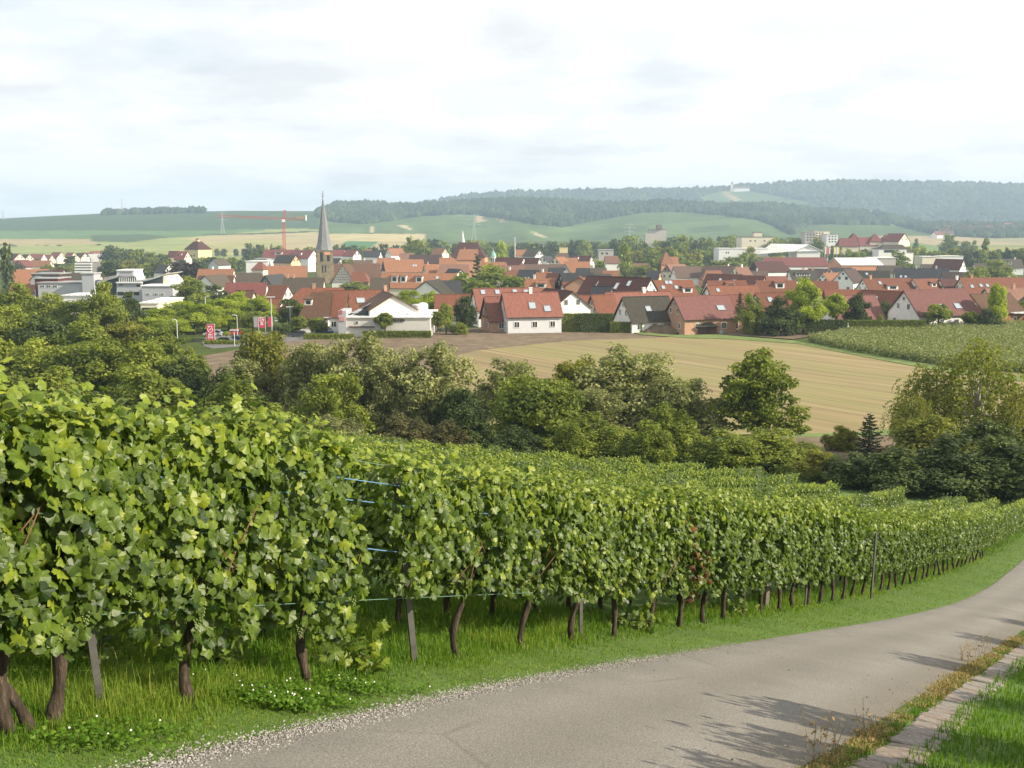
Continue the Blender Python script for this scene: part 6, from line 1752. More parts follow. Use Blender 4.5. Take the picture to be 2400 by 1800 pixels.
house('small white gable between trees, far centre', 1281, 600, 12, 'slate', 'white', W=8, D=690, yaw=60, metres=True)
house('grey roof left of the brown one, centre', 1368, 628, 30, 'slate', 'cream', h=9, D=490, yaw=-18, front=0)
house('dull brown roof right of the grey one, centre', 1402, 628, 36, 'brown', 'cream', h=9.2, D=482, yaw=0, front=0)
house('orange low roof at the foot of the poplar', 1432, 634, 36, 'orange', 'cream', h=8.6, D=450, yaw=-4, front=0)
house('pink flat roof left of the poplar', 1434, 600, 32, 'pink', 'white', h=9, D=690, yaw=2, front=0)
house('white gable with orange roof right of the church, far', 926, 582, 30, 'orange', 'white', W=11, h=10.5, D=850, yaw=34)
house('dark grey roof left of the white gable, far', 874, 588, 36, 'slate', 'white', h=9.5, D=790, yaw=-10)
house('small orange roof between trees behind the church', 864, 584, 14, 'orange', 'white', h=9, D=830, yaw=0)
house('pinkish low roof left of the cream gable, far', 953, 593, 32, 'pink', 'cream', h=9, D=740, yaw=0)
house('orange roof with cream gable left of the town hall', 1031, 582, 26, 'orange', 'cream', W=10, h=10, D=840, yaw=-34)
house('brown ridge behind the church nave', 846, 609, 52, 'pinkbrown', 'cream', h=10.5, D=640, yaw=0, ch=(.3,), front=0)
house('orange ridge left of the half timbered one', 905, 604, 40, 'orange', 'cream', h=10, D=660, yaw=0, front=0)
# --- left
house('orange roof with white gable beside the dark poplar', 68, 631, 74, 'orange', 'white', W=13, h=11, D=470, yaw=26, pitch=46, front=0)
house('low orange roof below the white gable at the left', 56, 667, 54, 'orange', 'white', h=7, D=372, yaw=0, front=0)
house('brown roof behind the light grey tower block', 168, 640, 48, 'brown', 'white', h=9, D=470, yaw=4, front=0)
house('red roof with white verge left of the brown one', 132, 632, 36, 'darkred', 'white', h=9, D=500, yaw=-6, front=0)
house('red roof peeping out behind the sloped glass roof', 226, 645, 22, 'red2', 'white', h=9, D=450, yaw=0, front=0)
house('grey gable behind the dark canopy roof', 105, 634, 10, 'slate', 'grey', W=8, D=460, yaw=80, metres=True, wins=False)
house('red roofed house with white gable before the yellow tower house', 428, 589, 24, 'red2', 'cream', W=12, h=13, D=760, yaw=-12, front=3, dorm=((0, .5, 2, 1.2),))
house('dark red roof left of the one before the yellow tower house', 408, 588, 22, 'darkred', 'cream', h=12, D=790, yaw=0)
house('small grey house among trees below the yellow tower', 514, 607, 14, 'brown', 'grey', W=8, D=700, yaw=70, metres=True, wins=False)
house('grey roof among trees right of the glass building', 385, 620, 28, 'slate', 'white', h=9, D=600, yaw=-30, front=0)
LH = [(38, 594, 'dark red roof with bright gable, leftmost of the far row'), (62, 596, 'dark red roof with bright gable, second of the far row'), (88, 595, 'long red roof, third of the far row'), (112, 597, 'red roof with hedge before it, far row'), (134, 591, 'red roof with small bright dormer, far row'), (148, 598, 'red roof with pale eave, far row'), (166, 592, 'red roof with white gable tip, far row'), (190, 593, 'red roof with white corner, far row'), (207, 592, 'red roof left of the last far gable'), (229, 588, 'tall red gable, last of the far row'), (222, 595, 'pale gable in front of the last far roof')]
for i, (x, y, lab) in enumerate(LH):
    house(lab, x, y, (22, 20, 30, 20, 26, 36, 22, 24, 30, 24, 20)[i], ('darkred', 'darkred', 'red2', 'red2', 'red2', 'red2', 'red2', 'darkred', 'red2', 'rust', 'grey')[i], ('cream', 'cream', 'white')[i % 3], W=11, h=9.5, D=960 + 12 * i - 90 * (i == 10), yaw=(-34, -34, -6, -10, -30, 2, -35, -30, -8, 40, 50)[i], group='far red roofed houses at the left')
house('red roof with grey gable below the far row', 50, 609, 26, 'red2', 'grey', W=11, h=10, D=780, yaw=38, group='far red roofed houses at the left')
house('long low orange red roof below the far row', 96, 610, 48, 'orange', 'cream', h=8, D=790, yaw=-4, group='far red roofed houses at the left')
house('red roof among the bright trees in front of town, left', 640, 700, 36, 'rust', 'white', h=7, D=300, yaw=-4)
# --- small houses of the village at the foot of the far ridge
rv = np.random.RandomState(8)
VM = []
for k in range(3):
    w = MB(); w.prism([(-5, -2), (5, -2), (5, 4), (0, 8), (-5, 4)], 'x', -7, 7); r2 = MB(); r2.prism([(-5.5, 3.8), (0, 8.3), (5.5, 3.8), (5.5, 4.3), (0, 8.8), (-5.5, 4.3)], 'x', -7.5, 7.5)
    wm_, rm_ = w.mesh('wall'), r2.mesh('roof'); wm_.materials.append(WM['white']); rm_.materials.append(RM[('orange', 'red2', 'pinkbrown')[k]]); VM.append((wm_, rm_))
for i in range(52):
    px = rv.uniform(2195, 2400); py = np.interp(px, [2195, 2230, 2300, 2400], [549, 546, 540, 533]) + rv.uniform(-9, 9)
    g_ = GP(px, py)
    e = empty('house', g_, rv.uniform(-.8, .8)); e.scale = [1.5] * 3
    tag(e, 'tiny pale house of the far village at the foot of the ridge', 'house', 'houses of the far village on the right')
    a_, b_ = VM[rv.randint(0, 3)]; link('wall', a_, e); link('roof', b_, e)
# ------------------------------------------------------------------ church, crane, large buildings
def slab_thing(name, label, x0, x1, ytop, D, depth, wall, cat='building', group=None, lip=True, roof='grey', wins=(), ybase=None, dz=0):
    """flat roofed block: front face spans x0..x1 at distance D, top at ytop"""
    a, c = P(x0, ytop, D), P(x1, ytop, D); zg = min(Hs(a.x, D), Hs(c.x, D)) - 1
    if ybase is not None: zg = P(x0, ybase, D).z
    e = empty(name, ((a.x + c.x) / 2, D, zg)); tag(e, label, cat, group)
    w = (c.x - a.x) / 2; h = a.z - zg
    m = MB(); m.box(-w, w, 0, depth, 0, h - .3); m.build('wall', wall, e)
    m = MB(); q = .35 if lip else 0.05
    m.box(-w - q, w + q, -q, depth + q, h - .3 + .005, h + .05); m.build('roof', RM[roof], e)
    for (wx0, wx1, wy0, wy1) in wins:
        p0 = P(wx0, wy1, D); p1 = P(wx1, wy0, D)
        window(e, ((p0.x + p1.x) / 2 - e.location.x, -.03, (p0.z + p1.z) / 2 - zg), 0, p1.x - p0.x, p1.z - p0.z, D < 420 and (p1.x - p0.x) < 4)
    return e
m_glass, n, b = mat_new('dark_glazing'); b.inputs['Base Color'].default_value = (.03, .045, .05, 1); b.inputs['Roughness'].default_value = .15
m_whitem = simple('white_panel', (.74, .74, .73), .6, .04); m_greym = simple('grey_panel', (.40, .41, .44), .6, .05)
# church: square stone tower, belfry openings, slender eight-sided spire, nave behind
D = 600.0
pt = P(760, 590, D); zg = Hs(pt.x, D); hb_ = P(760, 588, D).z - zg; ha = P(757, 462, D).z - zg; hc = P(757, 448, D).z - zg; w = 19.5 / FPX * D
ce = empty('church', (pt.x, D, zg), R(14)); tag(ce, 'church with square stone tower and slender pointed grey spire', 'church')
m = MB(); m.box(-w, w, -w, w, -1, hb_ * .62); m.box(-w * .94, w * .94, -w * .94, w * .94, hb_ * .62 + .005, hb_); m.build('tower', WM['stone'], ce)
m = MB(); m.box(-w * 1.04, w * 1.04, -w * 1.04, w * 1.04, hb_ * .61, hb_ * .635); m.box(-w * 1.0, w * 1.0, -w * 1.0, w * 1.0, hb_ + .003, hb_ + .5); m.build('cornice', WM['stone'], ce)
m = MB()
prof = [(w * 1.12, hb_ + .5), (w * .98, hb_ + 2.2), (w * .80, hb_ + 5.5), (w * .45, hb_ + (ha - hb_) * .55), (w * .20, hb_ + (ha - hb_) * .82), (.12, ha)]
m.lathe(prof, (0, 0), 8); m_spire = simple('spire_slate', (.17, .172, .175), .45, .12, .6, .0, .5); sp = m.build('spire', m_spire, ce)
m = MB(); m.lathe([(.1, ha - .2), (.55, ha + .3), (.6, ha + .6), (.1, ha + 1.1)], (0, 0), 8); m.tube([(0, 0, ha), (0, 0, hc)], .14, 5); m.tube([(-1.1, 0, hc - 1.6), (1.1, 0, hc - 1.6)], .13, 5); m.tube([(-.5, 0, hc - .2), (.5, 0, hc - .2)], .1, 5); m.build('cross', m_spire, ce)
for a in (0, 90, 180, 270):
    for s_ in (-.4, .4):
        q = Matrix.Rotation(R(a), 3, 'Z') @ Vector((s_ * w, -w * .94 - .02, hb_ * .82)); o = window(ce, q, R(a), 1.7, 5.2, False, 'belfry_opening')
    q = Matrix.Rotation(R(a), 3, 'Z') @ Vector((-.15 * w, -w - .02, hb_ * .45))
    for dx in (-.8, .8): window(ce, q + Matrix.Rotation(R(a), 3, 'Z') @ Vector((dx, 0, 0)), R(a), .9, 4.2, False)
m = MB(); m.box(-w * .05, w * .62, -w * .94 - .16, -w * .94 - .03, hb_ * .88, hb_ * .97); m.build('reddish_panel', WM['orange'], ce)  # plain orange panel for the reddish patch on the belfry front
m = MB(); L0, L1, W2 = w * 1.2, w * 6.6, 8.5; zr = P(850, 617, 610).z - zg
m.prism([(2 - W2, -1), (2 + W2, -1), (2 + W2, zr - 9), (2, zr - .4), (2 - W2, zr - 9)], 'x', w + .02, L1); m.build('nave', WM['stone'], ce)
m = MB(); m.prism([(2 - W2 - .7, zr - 9.7), (2 - W2 - .7, zr - 10.1), (2, zr - .5), (2 + W2 + .7, zr - 10.1), (2 + W2 + .7, zr - 9.7), (2, zr)], 'x', w + .02, L1 + .4); m.build('nave_roof', RM['rustbrown'], ce)
# green domed turret
D = 640.0; p = P(1156, 580, D); zg = Hs(p.x, D); te = empty('turret', (p.x, D, zg)); tag(te, 'small white turret with green copper dome', 'turret')
zt = lambda y: P(1156, y, D).z - zg
m_copper = simple('green_copper', (.22, .40, .33), .5, .15, 3)
m = MB(); m.lathe([(1.75, -1), (1.75, zt(603)), (1.95, zt(602)), (1.95, zt(601))], (0, 0), 8); m.build('drum', m_whitem, te)
m = MB(); m.lathe([(2.1, zt(600.9)), (1.9, zt(598)), (1.5, zt(594)), (.8, zt(591)), (.35, zt(588)), (.12, zt(582)), (.06, zt(575))], (0, 0), 8); m.build('dome', m_copper, te)
for k in range(8):
    a = 2 * math.pi * k / 8 + math.pi / 8 * 0; window(te, (1.64 * math.cos(a + math.pi / 8 * 0), 1.64 * math.sin(a), zt(609)), a + R(90), .8, 2.4, False)
# crane
D = 860.0; red = simple('crane_red', (.42, .075, .06), .6, .1); zt = lambda x, y: P(x, y, D)
b0 = zt(667, 600); crn = empty('tower_crane', (b0.x, D, Hs(b0.x, D))); tag(crn, 'red tower crane with long horizontal jib behind the roofs', 'crane')
def lattice(m, A, B, w, seg, t, tri=False):
    A, B = Vector(A), Vector(B); d = (B - A).normalized(); u = d.cross(Vector((0, 1, 0))).normalized(); v = d.cross(u)
    cor = [(1, 1), (1, -1), (-1, -1), (-1, 1)] if not tri else [(1, 1), (1, -1), (-1.2, 0)]
    for a, b_ in cor: m.tube([A + (u * a + v * b_) * w / 2, B + (u * a + v * b_) * w / 2], t, 4)
    n_ = len(cor)
    for i in range(seg):
        s0, s1 = A.lerp(B, i / seg), A.lerp(B, (i + 1) / seg)
        for j in range(n_):
            a = cor[j]; c = cor[(j + 1) % n_]
            m.tube([s0 + (u * a[0] + v * a[1]) * w / 2, s1 + (u * c[0] + v * c[1]) * w / 2], t * .7, 3, False)
o0 = crn.location; L_ = lambda x, y: zt(x, y) - o0
top = L_(667, 492); hub = L_(667, 513)
m = MB(); lattice(m, (0, 0, -1), (0, 0, hub.z), 1.9, 22, .17); m.build('mast', red, crn)
m = MB(); lattice(m, hub, L_(508, 506), 1.4, 36, .13, True); m.build('jib', red, crn)
m = MB(); lattice(m, hub, L_(716, 514), 1.5, 10, .16); m.build('counter_jib', red, crn)
m = MB(); lattice(m, hub, top, 1.2, 5, .16); m.tube([top, L_(600, 510)], .09, 3); m.tube([top, L_(708, 513)], .09, 3); m.build('apex', red, crn)
m = MB(); q = L_(706, 512); m.box(q.x - 4, q.x + 3.5, -1, 1, q.z - .4, q.z + 1.8); m.build('counterweight', simple('ballast', (.33, .26, .18), .9), crn)
m = MB(); q = L_(717, 511); m.box(q.x - .3, q.x + .3, -1.2, 1.2, q.z - 2.0, q.z + 2.4); m.build('sign_plate', m_whitem, crn)
m = MB(); m.box(-1, 1.6, -1.7, -.9, hub.z - 2.6, hub.z - .4); m.build('cab', m_whitem, crn)
# yellow tower house with steep hipped roof
D = 830.0; p = P(464, 585, D); zg = Hs(p.x, D); ye = empty('tower_house', (p.x, D, zg), R(-28)); tag(ye, 'tall yellow tower house with steep dark red hipped roof and lantern', 'building')
hz = p.z - zg; w = 7.4; ht_ = P(464, 566, D).z - zg
m = MB(); m.box(-w, w, -w, w, -1, hz); m.build('wall', WM['yellow'], ye)
m = MB(); A = [(-w - .4, -w - .4, hz + .02), (w + .4, -w - .4, hz + .02), (w + .4, w + .4, hz + .02), (-w - .4, w + .4, hz + .02), (-2.6, -2, ht_), (2.6, -2, ht_), (2.6, 2, ht_), (-2.6, 2, ht_)]
m.solid(A, [(3, 2, 1, 0), (4, 5, 6, 7), (0, 1, 5, 4), (1, 2, 6, 5), (2, 3, 7, 6), (3, 0, 4, 7)]); m.build('roof', RM['darkred'], ye)
m = MB(); m.box(-1.2, 1.2, -1.2, 1.2, ht_ + .01, ht_ + 1.5); m.build('lantern', WM['peach'], ye)
m = MB(); m.lathe([(1.9, ht_ + 1.51), (.2, ht_ + 2.6)], (0, 0), 4); m.build('lantern_roof', RM['darkred'], ye)
for s_ in (-.4, .4): window(ye, (s_ * w, -w - .02, hz * .72), 0, 1.2, 1.6, False)
# modern complex on the left
GM = 'modern blocks at the left'
slab_thing('office_block', 'long light grey block with three dark windows in a row', 88, 193, 662, 350, 12, m_greym, 'building', GM, wins=((94, 104, 669, 673.5), (108.5, 119, 669, 673.5), (123, 134, 669, 673.5)))
slab_thing('office_block', 'dark red box rising behind the long light grey block', 81, 135, 651.5, 356, 10, WM['darkred'], 'building', GM)
cn = slab_thing('canopy', 'flat grey canopy roof above the dark red box', 73, 139, 641, 362, 9, WM['darkwood'], 'building', GM, ybase=646)
slab_thing('tower_block', 'plain light grey tower block left of the sloped glass roof', 191, 219, 640, 347, 6, m_greym, 'building', GM)
def poly_thing(name, label, polys, D, cat='building'):
    """building whose front outline was read off the photo: list of (part, outline, near offset, depth, material)"""
    p0 = P(polys[0][1][0][0], polys[0][1][0][1], D); zg = Hs(p0.x, D)
    e = empty(name, (p0.x, D, zg)); tag(e, label, cat, GM)
    for part, pl, off, dep, mt in polys:
        m = MB(); m.prism([((q.x - p0.x), (q.z - zg)) for q in (P(a, b_, D) for a, b_ in pl)], 'y', off, off + dep); m.build(part, mt, e)
    return e
ge = poly_thing('glass_building', 'modern building with curved grey roof, sloped glass wing and white central tower', [
    ('wing_wall', [(219, 705), (219, 658), (277, 649), (277, 705)], 0, 14, m_glass),
    ('wing_roof', [(229, 664), (276, 650), (280, 645), (272, 645.5), (228, 659.5)], -.6, 8, RM['grey']),
    ('wing_roof', [(220, 657), (220, 653.5), (262, 644.5), (262, 646.5)], 8.5, 8, RM['grey']),
    ('centre_wall', [(276, 705), (276, 662), (335, 660), (335, 705)], -1, 12, m_greym),
    ('glazed_gallery', [(277.5, 661), (277.5, 650.2), (316, 650.2), (316, 661)], -.6, 9, m_glass),
    ('tower', [(270, 650), (272, 635), (311, 635), (318, 658), (318, 650)], 1, 8, m_whitem),
    ('tower_panel', [(278, 648.5), (278, 638), (309, 638), (311, 648.5)], .85, .2, m_greym),
    ('tower_roof', [(271, 634.9), (271, 632.5), (312, 632.5), (313, 634.9)], .4, 9, m_whitem),
    ('hall_wall', [(335, 670), (335, 660), (357, 656), (381, 647.5), (381, 670)], 0, 16, m_glass),
    ('hall_roof', [(318, 659.8), (318, 656.6), (335, 656.2), (352, 653), (372, 647), (390, 640.6), (391, 642), (373, 650), (352, 656.5), (335, 659.8)], -.8, 18, RM['grey']),
    ('gable', [(381.2, 669.9), (381.2, 646), (398, 663), (398, 669.9)], .5, 15, WM['cream']),
    ('balcony', [(276, 663.2), (276, 660.5), (336, 660.5), (336, 663.2)], -1.7, 1.5, m_whitem),
], 348)
for x0, x1, y0, y1 in ((278, 288, 667, 669), (320, 330, 667, 672), (276, 290, 684, 692), (294, 310, 684, 692), (314, 326, 684, 692)):
    a, c = P(x0, y1, 347), P(x1, y0, 347); window(ge, ((a.x + c.x) / 2 - ge.location.x, -1.05, (a.z + c.z) / 2 - ge.location.z), 0, c.x - a.x, c.z - a.z, False)
m = MB()
for k in range(9):
    a = P(279 + k * 4.4, 661, 347); c = P(279 + k * 4.4, 650.5, 347); m.box(a.x - ge.location.x - .06, a.x - ge.location.x + .06, -.75, -.62, a.z - ge.location.z, c.z - ge.location.z)
m.build('mullions', m_whitem, ge)
slab_thing('wing_building', 'lower grey wing with white roof edge and three small windows', 332, 404, 669, 338, 12, m_greym, 'building', GM, roof='white', wins=((343.5, 351, 687.5, 692), (362.5, 370, 687.5, 692), (376.5, 384, 687.5, 692)))
cf = slab_thing('flat_building', 'cream flat roofed building with orange band, in front of the glass building', 329, 369, 709, 283, 22, WM['cream'], 'building', GM, roof='white', wins=((333, 368, 721, 731),))
m = MB(); a, c = P(327, 741, 283), P(371, 733, 283); m.box(a.x - cf.location.x, c.x - cf.location.x, -2, -.05, a.z - cf.location.z + .3, c.z - cf.location.z); m.build('canopy', m_whitem, cf)
m = MB(); a, c = P(326, 746, 283), P(366, 739, 283); m.box(a.x - cf.location.x, c.x - cf.location.x, -1.6, -.06, a.z - cf.location.z, c.z - cf.location.z - .2); m.build('orange_band', simple('orange_paint', (.75, .36, .04), .6, .04), cf)
m = MB(); a, c = P(340, 709, 283), P(356, 704.5, 283); m.box(a.x - cf.location.x, c.x - cf.location.x, 8, 14, a.z - cf.location.z + .1, c.z - cf.location.z); m.build('roof_box', m_whitem, cf)
slab_thing('hall', 'white rounded flat building half hidden by the left trees', 144, 210, 692, 300, 12, m_whitem, 'building', GM, roof='white')
ob = slab_thing('office_block', 'striped office block with white balcony bands and roof mast', 176, 214, 613.5, 640, 14, WM['slate'], 'building', GM)
for k in range(4):
    m = MB(); a, c = P(175.5, 620 + 6.3 * k, 639), P(214.5, 616.6 + 6.3 * k, 639); m.box(a.x - ob.location.x, c.x - ob.location.x, -1.4, -.05, a.z - ob.location.z, c.z - ob.location.z); m.build('balcony', m_whitem, ob)
m = MB(); a = P(200, 603, 640); m.box(a.x - ob.location.x - .8, a.x - ob.location.x + .8, 2, 4, P(0, 613, 640).z - ob.location.z, a.z - ob.location.z); m.build('mast', m_whitem, ob)
# store
st = slab_thing('store', 'long flat white store with dark lettering on its front', 812, 1008, 742, 232, 20, simple('wall_store', (.60, .585, .545), .85, .06, .8), 'shop', None, roof='white', wins=((834, 840, 753, 759),))
sx = lambda x, y, d=232: (P(x, y, d) - st.location)
m_letter = simple('sign_letter', (.03, .018, .02), .6, .05)
def text_obj(name, cu, par, mat):
    t = bpy.data.objects.new(name, cu); COL.objects.link(t)
    dg = bpy.context.evaluated_depsgraph_get(); me = bpy.data.meshes.new_from_object(t.evaluated_get(dg))
    bpy.data.objects.remove(t); me.materials.clear(); me.materials.append(mat)
    return link(name, me, par)
def letters(txt, x, y0, y1, par, dd=-.12, step=7.4, mat=m_letter, Dd=232, bold=.03):
    for i, chh in enumerate(txt):
        if chh == ' ': continue
        cu = bpy.data.curves.new('letter', 'FONT'); cu.body = chh; cu.extrude = .05; cu.offset = bold; cu.resolution_u = 2
        a, c = P(x + i * step, y1, Dd), P(x + i * step, y0, Dd); cu.size = (c.z - a.z) * 1.38
        o = text_obj('letter', cu, par, mat); o.location = (a.x - par.location.x, dd, a.z - par.location.z); o.rotation_euler = (R(90), 0, 0)
letters('F', 881, 746.5, 754, st); letters('MANN', 917.5, 746.5, 754, st, step=7.6)
m = MB(); a, c = sx(795, 800), sx(811.5, 728); m.box(a.x, c.x, -.6, 8, -.5, c.z); m.build('sign_tower', m_greym, st)
m = MB(); a, c = sx(796, 752), sx(808, 741); m.box(a.x, c.x, -.75, -.62, a.z, c.z); m.build('sign_board', simple('sign_pink', (.55, .25, .25), .6, .2, 3), st)
m = MB(); a, c = sx(797, 735), sx(803, 726); m.box(a.x, c.x, -.75, -.62, a.z, c.z); m.build('sign_board', simple('sign_red', (.5, .12, .12), .6, .2, 3), st)
m = MB(); a, c = sx(818, 766.5), sx(878, 764.5); m.box(a.x, c.x, -.5, -.03, a.z, c.z); m.build('ledge', m_trim, st)
m = MB(); m.prism([(sx(826, 742).x, sx(0, 741).z), (sx(857, 742).x, sx(0, 741).z), (sx(857, 720).x, sx(0, 720).z)], 'y', 2, 6); m.build('glazed_lean_to', m_glass, st)
m = MB(); m.prism([(sx(808, 742).x, sx(0, 740).z), (sx(857, 719).x, sx(0, 716).z), (sx(857, 719).x, sx(0, 717.5).z), (sx(808, 742).x, sx(0, 741.8).z)], 'y', 1.8, 9); m.build('lean_to_roof', RM['grey'], st)
for x in (876, 931, 950): 
    m = MB(); a, c = sx(x, 741.5), sx(x + 6, 736.5); m.box(a.x, c.x, 2.5, 4, a.z + .15, c.z); m.build('roof_vent', m_greym, st)
sl = empty('silo', P(984.5, 745, 238)); p0 = P(984.5, 745, 238); r0 = 19 / FPX * 238; tag(sl, 'white round tank with flat top above the store roof', 'tank')
m = MB(); zt = P(984, 713, 238).z - p0.z; m.lathe([(r0, -5), (r0, zt - .2), (r0 * .97, zt)], (0, 0), 24); m.build('shell', WM['white'], sl, True)
m = MB(); m.lathe([(.1, zt + .01), (1.0, zt + .01), (.9, zt + .25), (.3, zt + .4)], (.7, -.2), 10); m.build('hatch', m_whitem, sl)
# brick annexe and shed beside the brick house
an = slab_thing('annexe', 'low brick annexe with doorway and window, right of the orange brick house', 1716, 1762, 744, 247, 7, WM['brick'], 'building', None, roof='pink', wins=((1719, 1730, 750, 771), (1745, 1754, 749, 759)))
g_ = GP(1657, 784); sh = empty('garden_shed', g_); tag(sh, 'small dark brown wooden shed with felt roof in front of the brick house', 'shed')
s_ = g_.y / FPX
m = MB(); m.box(-21 * s_, 22 * s_, 0, 2.6, -.3, 20 * s_); m.build('wall', WM['wood'] if False else simple('shed_wood', (.10, .045, .03), .8, .2, 4), sh)
m = MB(); m.solid([(-28 * s_, -.6, 18 * s_), (29 * s_, -.6, 18 * s_), (29 * s_, 3, 18 * s_), (-28 * s_, 3, 18 * s_), (-10 * s_, 1.2, 28 * s_), (12 * s_, 1.2, 28 * s_)], [(3, 2, 1, 0), (0, 1, 5, 4), (1, 2, 5), (2, 3, 4, 5), (3, 0, 4)]); m.build('roof', RM['darkbrown'], sh)
m = MB(); m.box(-2 * s_, 6 * s_, -.05, -.01, 0, 15 * s_); m.build('door', simple('shed_door', (.07, .035, .025), .8), sh)
g2_ = GP(1690, 785); rb = empty('rain_barrel', g2_); tag(rb, 'pale green rain barrel beside the shed', 'barrel'); m = MB(); m.lathe([(.35, 0), (.42, .5), (.36, 1.0)], (0, 0), 10); m.build('barrel', simple('barrel_green', (.25, .38, .33), .6), rb)
# heap of earth, low stone wall, blue fence
def mound(label, x0, x1, ytop, ybase, mat, seed):
    r = np.random.RandomState(seed); a, c = GP(x0, ybase), GP(x1, ybase); L = (c - a).length; D_ = (a.y + c.y) / 2; hh = (ybase - ytop) / FPX * D_
    X, Y = np.meshgrid(np.linspace(-.5, .5, 40), np.linspace(-.5, .5, 16)); q = np.clip(1 - (2 * X) ** 2, 0, 1) ** .7 * np.clip(1 - (2 * Y) ** 2, 0, 1)
    Z = hh * q * (.5 + 1.0 * fbm(X * 6 + seed, Y * 4 + 9, 4)) - .2
    o = link('earth_mound', grid_mesh('earth_mound', X * L, Y * 7, Z), None, mat); mid = a.lerp(c, .5); o.location = (mid.x, mid.y + 2, Hs(mid.x, mid.y)); return tag(o, label, 'mound')
mound('heap of brown earth dug out beside the brick house', 1500, 1608, 762, 782, m_plough, 3)
mound('low pile of rubble stones left of the shed', 1590, 1634, 777, 784, simple('rubble', (.30, .26, .21), .95, .4, 3), 4)
a, c = GP(1270, 766), GP(1354, 766); gw = empty('stone_wall', a); tag(gw, 'low dry stone wall at the foot of the long hedge', 'wall')
rw = np.random.RandomState(3)
bl = []
for q in range(4):
    m = MB(); m.box(-.5, .5, -.3, .3, 0, 1); me = m.mesh('stone'); me.materials.append(simple('wall_stone_%s' % 'abcd'[q], (.36 + .03 * q, .30 + .02 * q, .22), .95, .25, 3)); bl.append(me)
for row_ in range(3):
    x_ = 0
    while x_ < c.x - a.x:
        l_ = rw.uniform(.55, 1.0); o = link('stone', bl[rw.randint(0, 4)], gw); o.location = (x_ + l_ / 2, rw.normal(0, .04), row_ * .33 + .02); o.scale = (l_ * .94, 1, .31); x_ += l_
a, c = GP(1034, 774), GP(1056, 774); fe = empty('fence', a); tag(fe, 'short blue grey board fence right of the vans', 'fence')
nf = 10
m = MB(); m.box(-.09, .09, -.03, .03, 0, 1.5); me = m.mesh('board'); me.materials.append(simple('fence_blue', (.24, .31, .34), .7, .15))
for k in range(nf): o = link('board', me, fe); o.location = ((c.x - a.x) * k / (nf - 1), 0, 0)
# white halls, apartment blocks, silo building behind the town
slab_thing('sports_hall', 'low white hall left of the tent shaped roof', 1685, 1800, 582, 800, 20, m_whitem, 'building', None, roof='white', wins=((1701, 1703.5, 590, 594), (1706, 1708.5, 590, 594)))
tp_ = empty('tent_hall', P(1862, 600, 790)); p0 = tp_.location.copy(); tag(tp_, 'large white tent roofed hall', 'building')
m = MB(); q = lambda x, y, d=790: tuple((P(x, y, d) - p0)[k] for k in (0, 2))
m.prism([q(1868, 608), q(1868, 588), q(1895, 575), q(1922, 588), q(1922, 608)], 'y', 0, 25); m.build('hall_wall', m_whitem, tp_)
m = MB(); m.solid([(q(1860, 588)[0], -1, q(1860, 589)[1]), (q(1895, 574)[0], -1, q(1895, 573)[1]), (q(1928, 588)[0], -1, q(1928, 588)[1]), (q(1780, 597)[0], 6, q(1790, 596)[1]), (q(1825, 573)[0], 24, q(1825, 572)[1]), (q(1928, 588)[0], 26, q(1928, 588)[1]), (q(1860, 588)[0], -1, q(1860, 590)[1]), (q(1895, 574)[0], -1, q(1895, 574.5)[1]), (q(1928, 588)[0], -1, q(1928, 589)[1])],
    [(0, 1, 4, 3), (1, 2, 5, 4), (6, 7, 1, 0), (7, 8, 2, 1), (3, 4, 5, 2, 0)]); m.build('tent_roof', RM['white'], tp_)
ab = slab_thing('flat_block', 'wide cream flat roofed block with roof box behind the halls', 1739, 1814, 555, 1020, 25, WM['cream'], 'building', None, roof='brown', wins=((1757, 1761, 563, 566), (1768, 1772, 563, 566), (1790, 1794, 563, 566)))
slab_thing('roof_room', 'small roof room on the wide cream flat block', 1767, 1787, 544, 1030, 10, WM['cream'], 'building', None, roof='brown', ybase=555)
for i, (x0, x1, y, d, mt, lab) in enumerate(((1887, 1912, 545, 1010, WM['concrete'], 'stepped apartment block, left part'), (1908, 1945, 541, 1015, WM['cream'], 'stepped apartment block, tallest middle part'), (1938, 1964, 549, 1000, m_whitem, 'stepped apartment block, bright white right part'))):
    slab_thing('apartment_block', lab, x0, x1, y, d, 18, mt, 'building', 'apartment blocks behind the town', wins=[(x0 + 4 + 7 * k, x0 + 8 + 7 * k, y + 4 + 6 * j, y + 7 + 6 * j) for k in range(3) for j in range(3)])
si = slab_thing('grain_silo', 'tall grey concrete silo building with dark box on top', 1524, 1562, 537, 1100, 20, WM['concrete'], 'building', None, roof='grey')
for (x0, x1, y0, mt, nm) in ((1539, 1552, 527, WM['slate'], 'head_house'), (1512, 1530, 547, WM['concrete'], 'annexe')):
    a, c = P(x0, 575, 1098), P(x1, y0, 1098); m = MB(); m.box(a.x - si.location.x, c.x - si.location.x, -2.5, 8, (P(0, 537, 1098).z if nm == 'head_house' else a.z - 8) - si.location.z + .1, c.z - si.location.z); m.build(nm, mt, si)
slab_thing('yellow_block', 'small yellow block between dark trees', 1312, 1331, 578, 800, 12, WM['yellow'], 'building', None, roof='brown')
slab_thing('flat_house', 'grey flat roofed house before the belt of trees', 1404, 1438, 585, 760, 12, WM['concrete'], 'building', None, wins=((1409, 1414, 592, 596), (1420, 1425, 592, 596)))
slab_thing('flat_hall', 'white low flat hall behind the cream dormers, left', 576, 628, 612, 700, 16, m_whitem, 'building', None, roof='white')
slab_thing('flat_hall', 'blue grey flat hall below the long red roof with white walls', 596, 625, 606, 740, 14, m_greym, 'building', None, roof='grey')
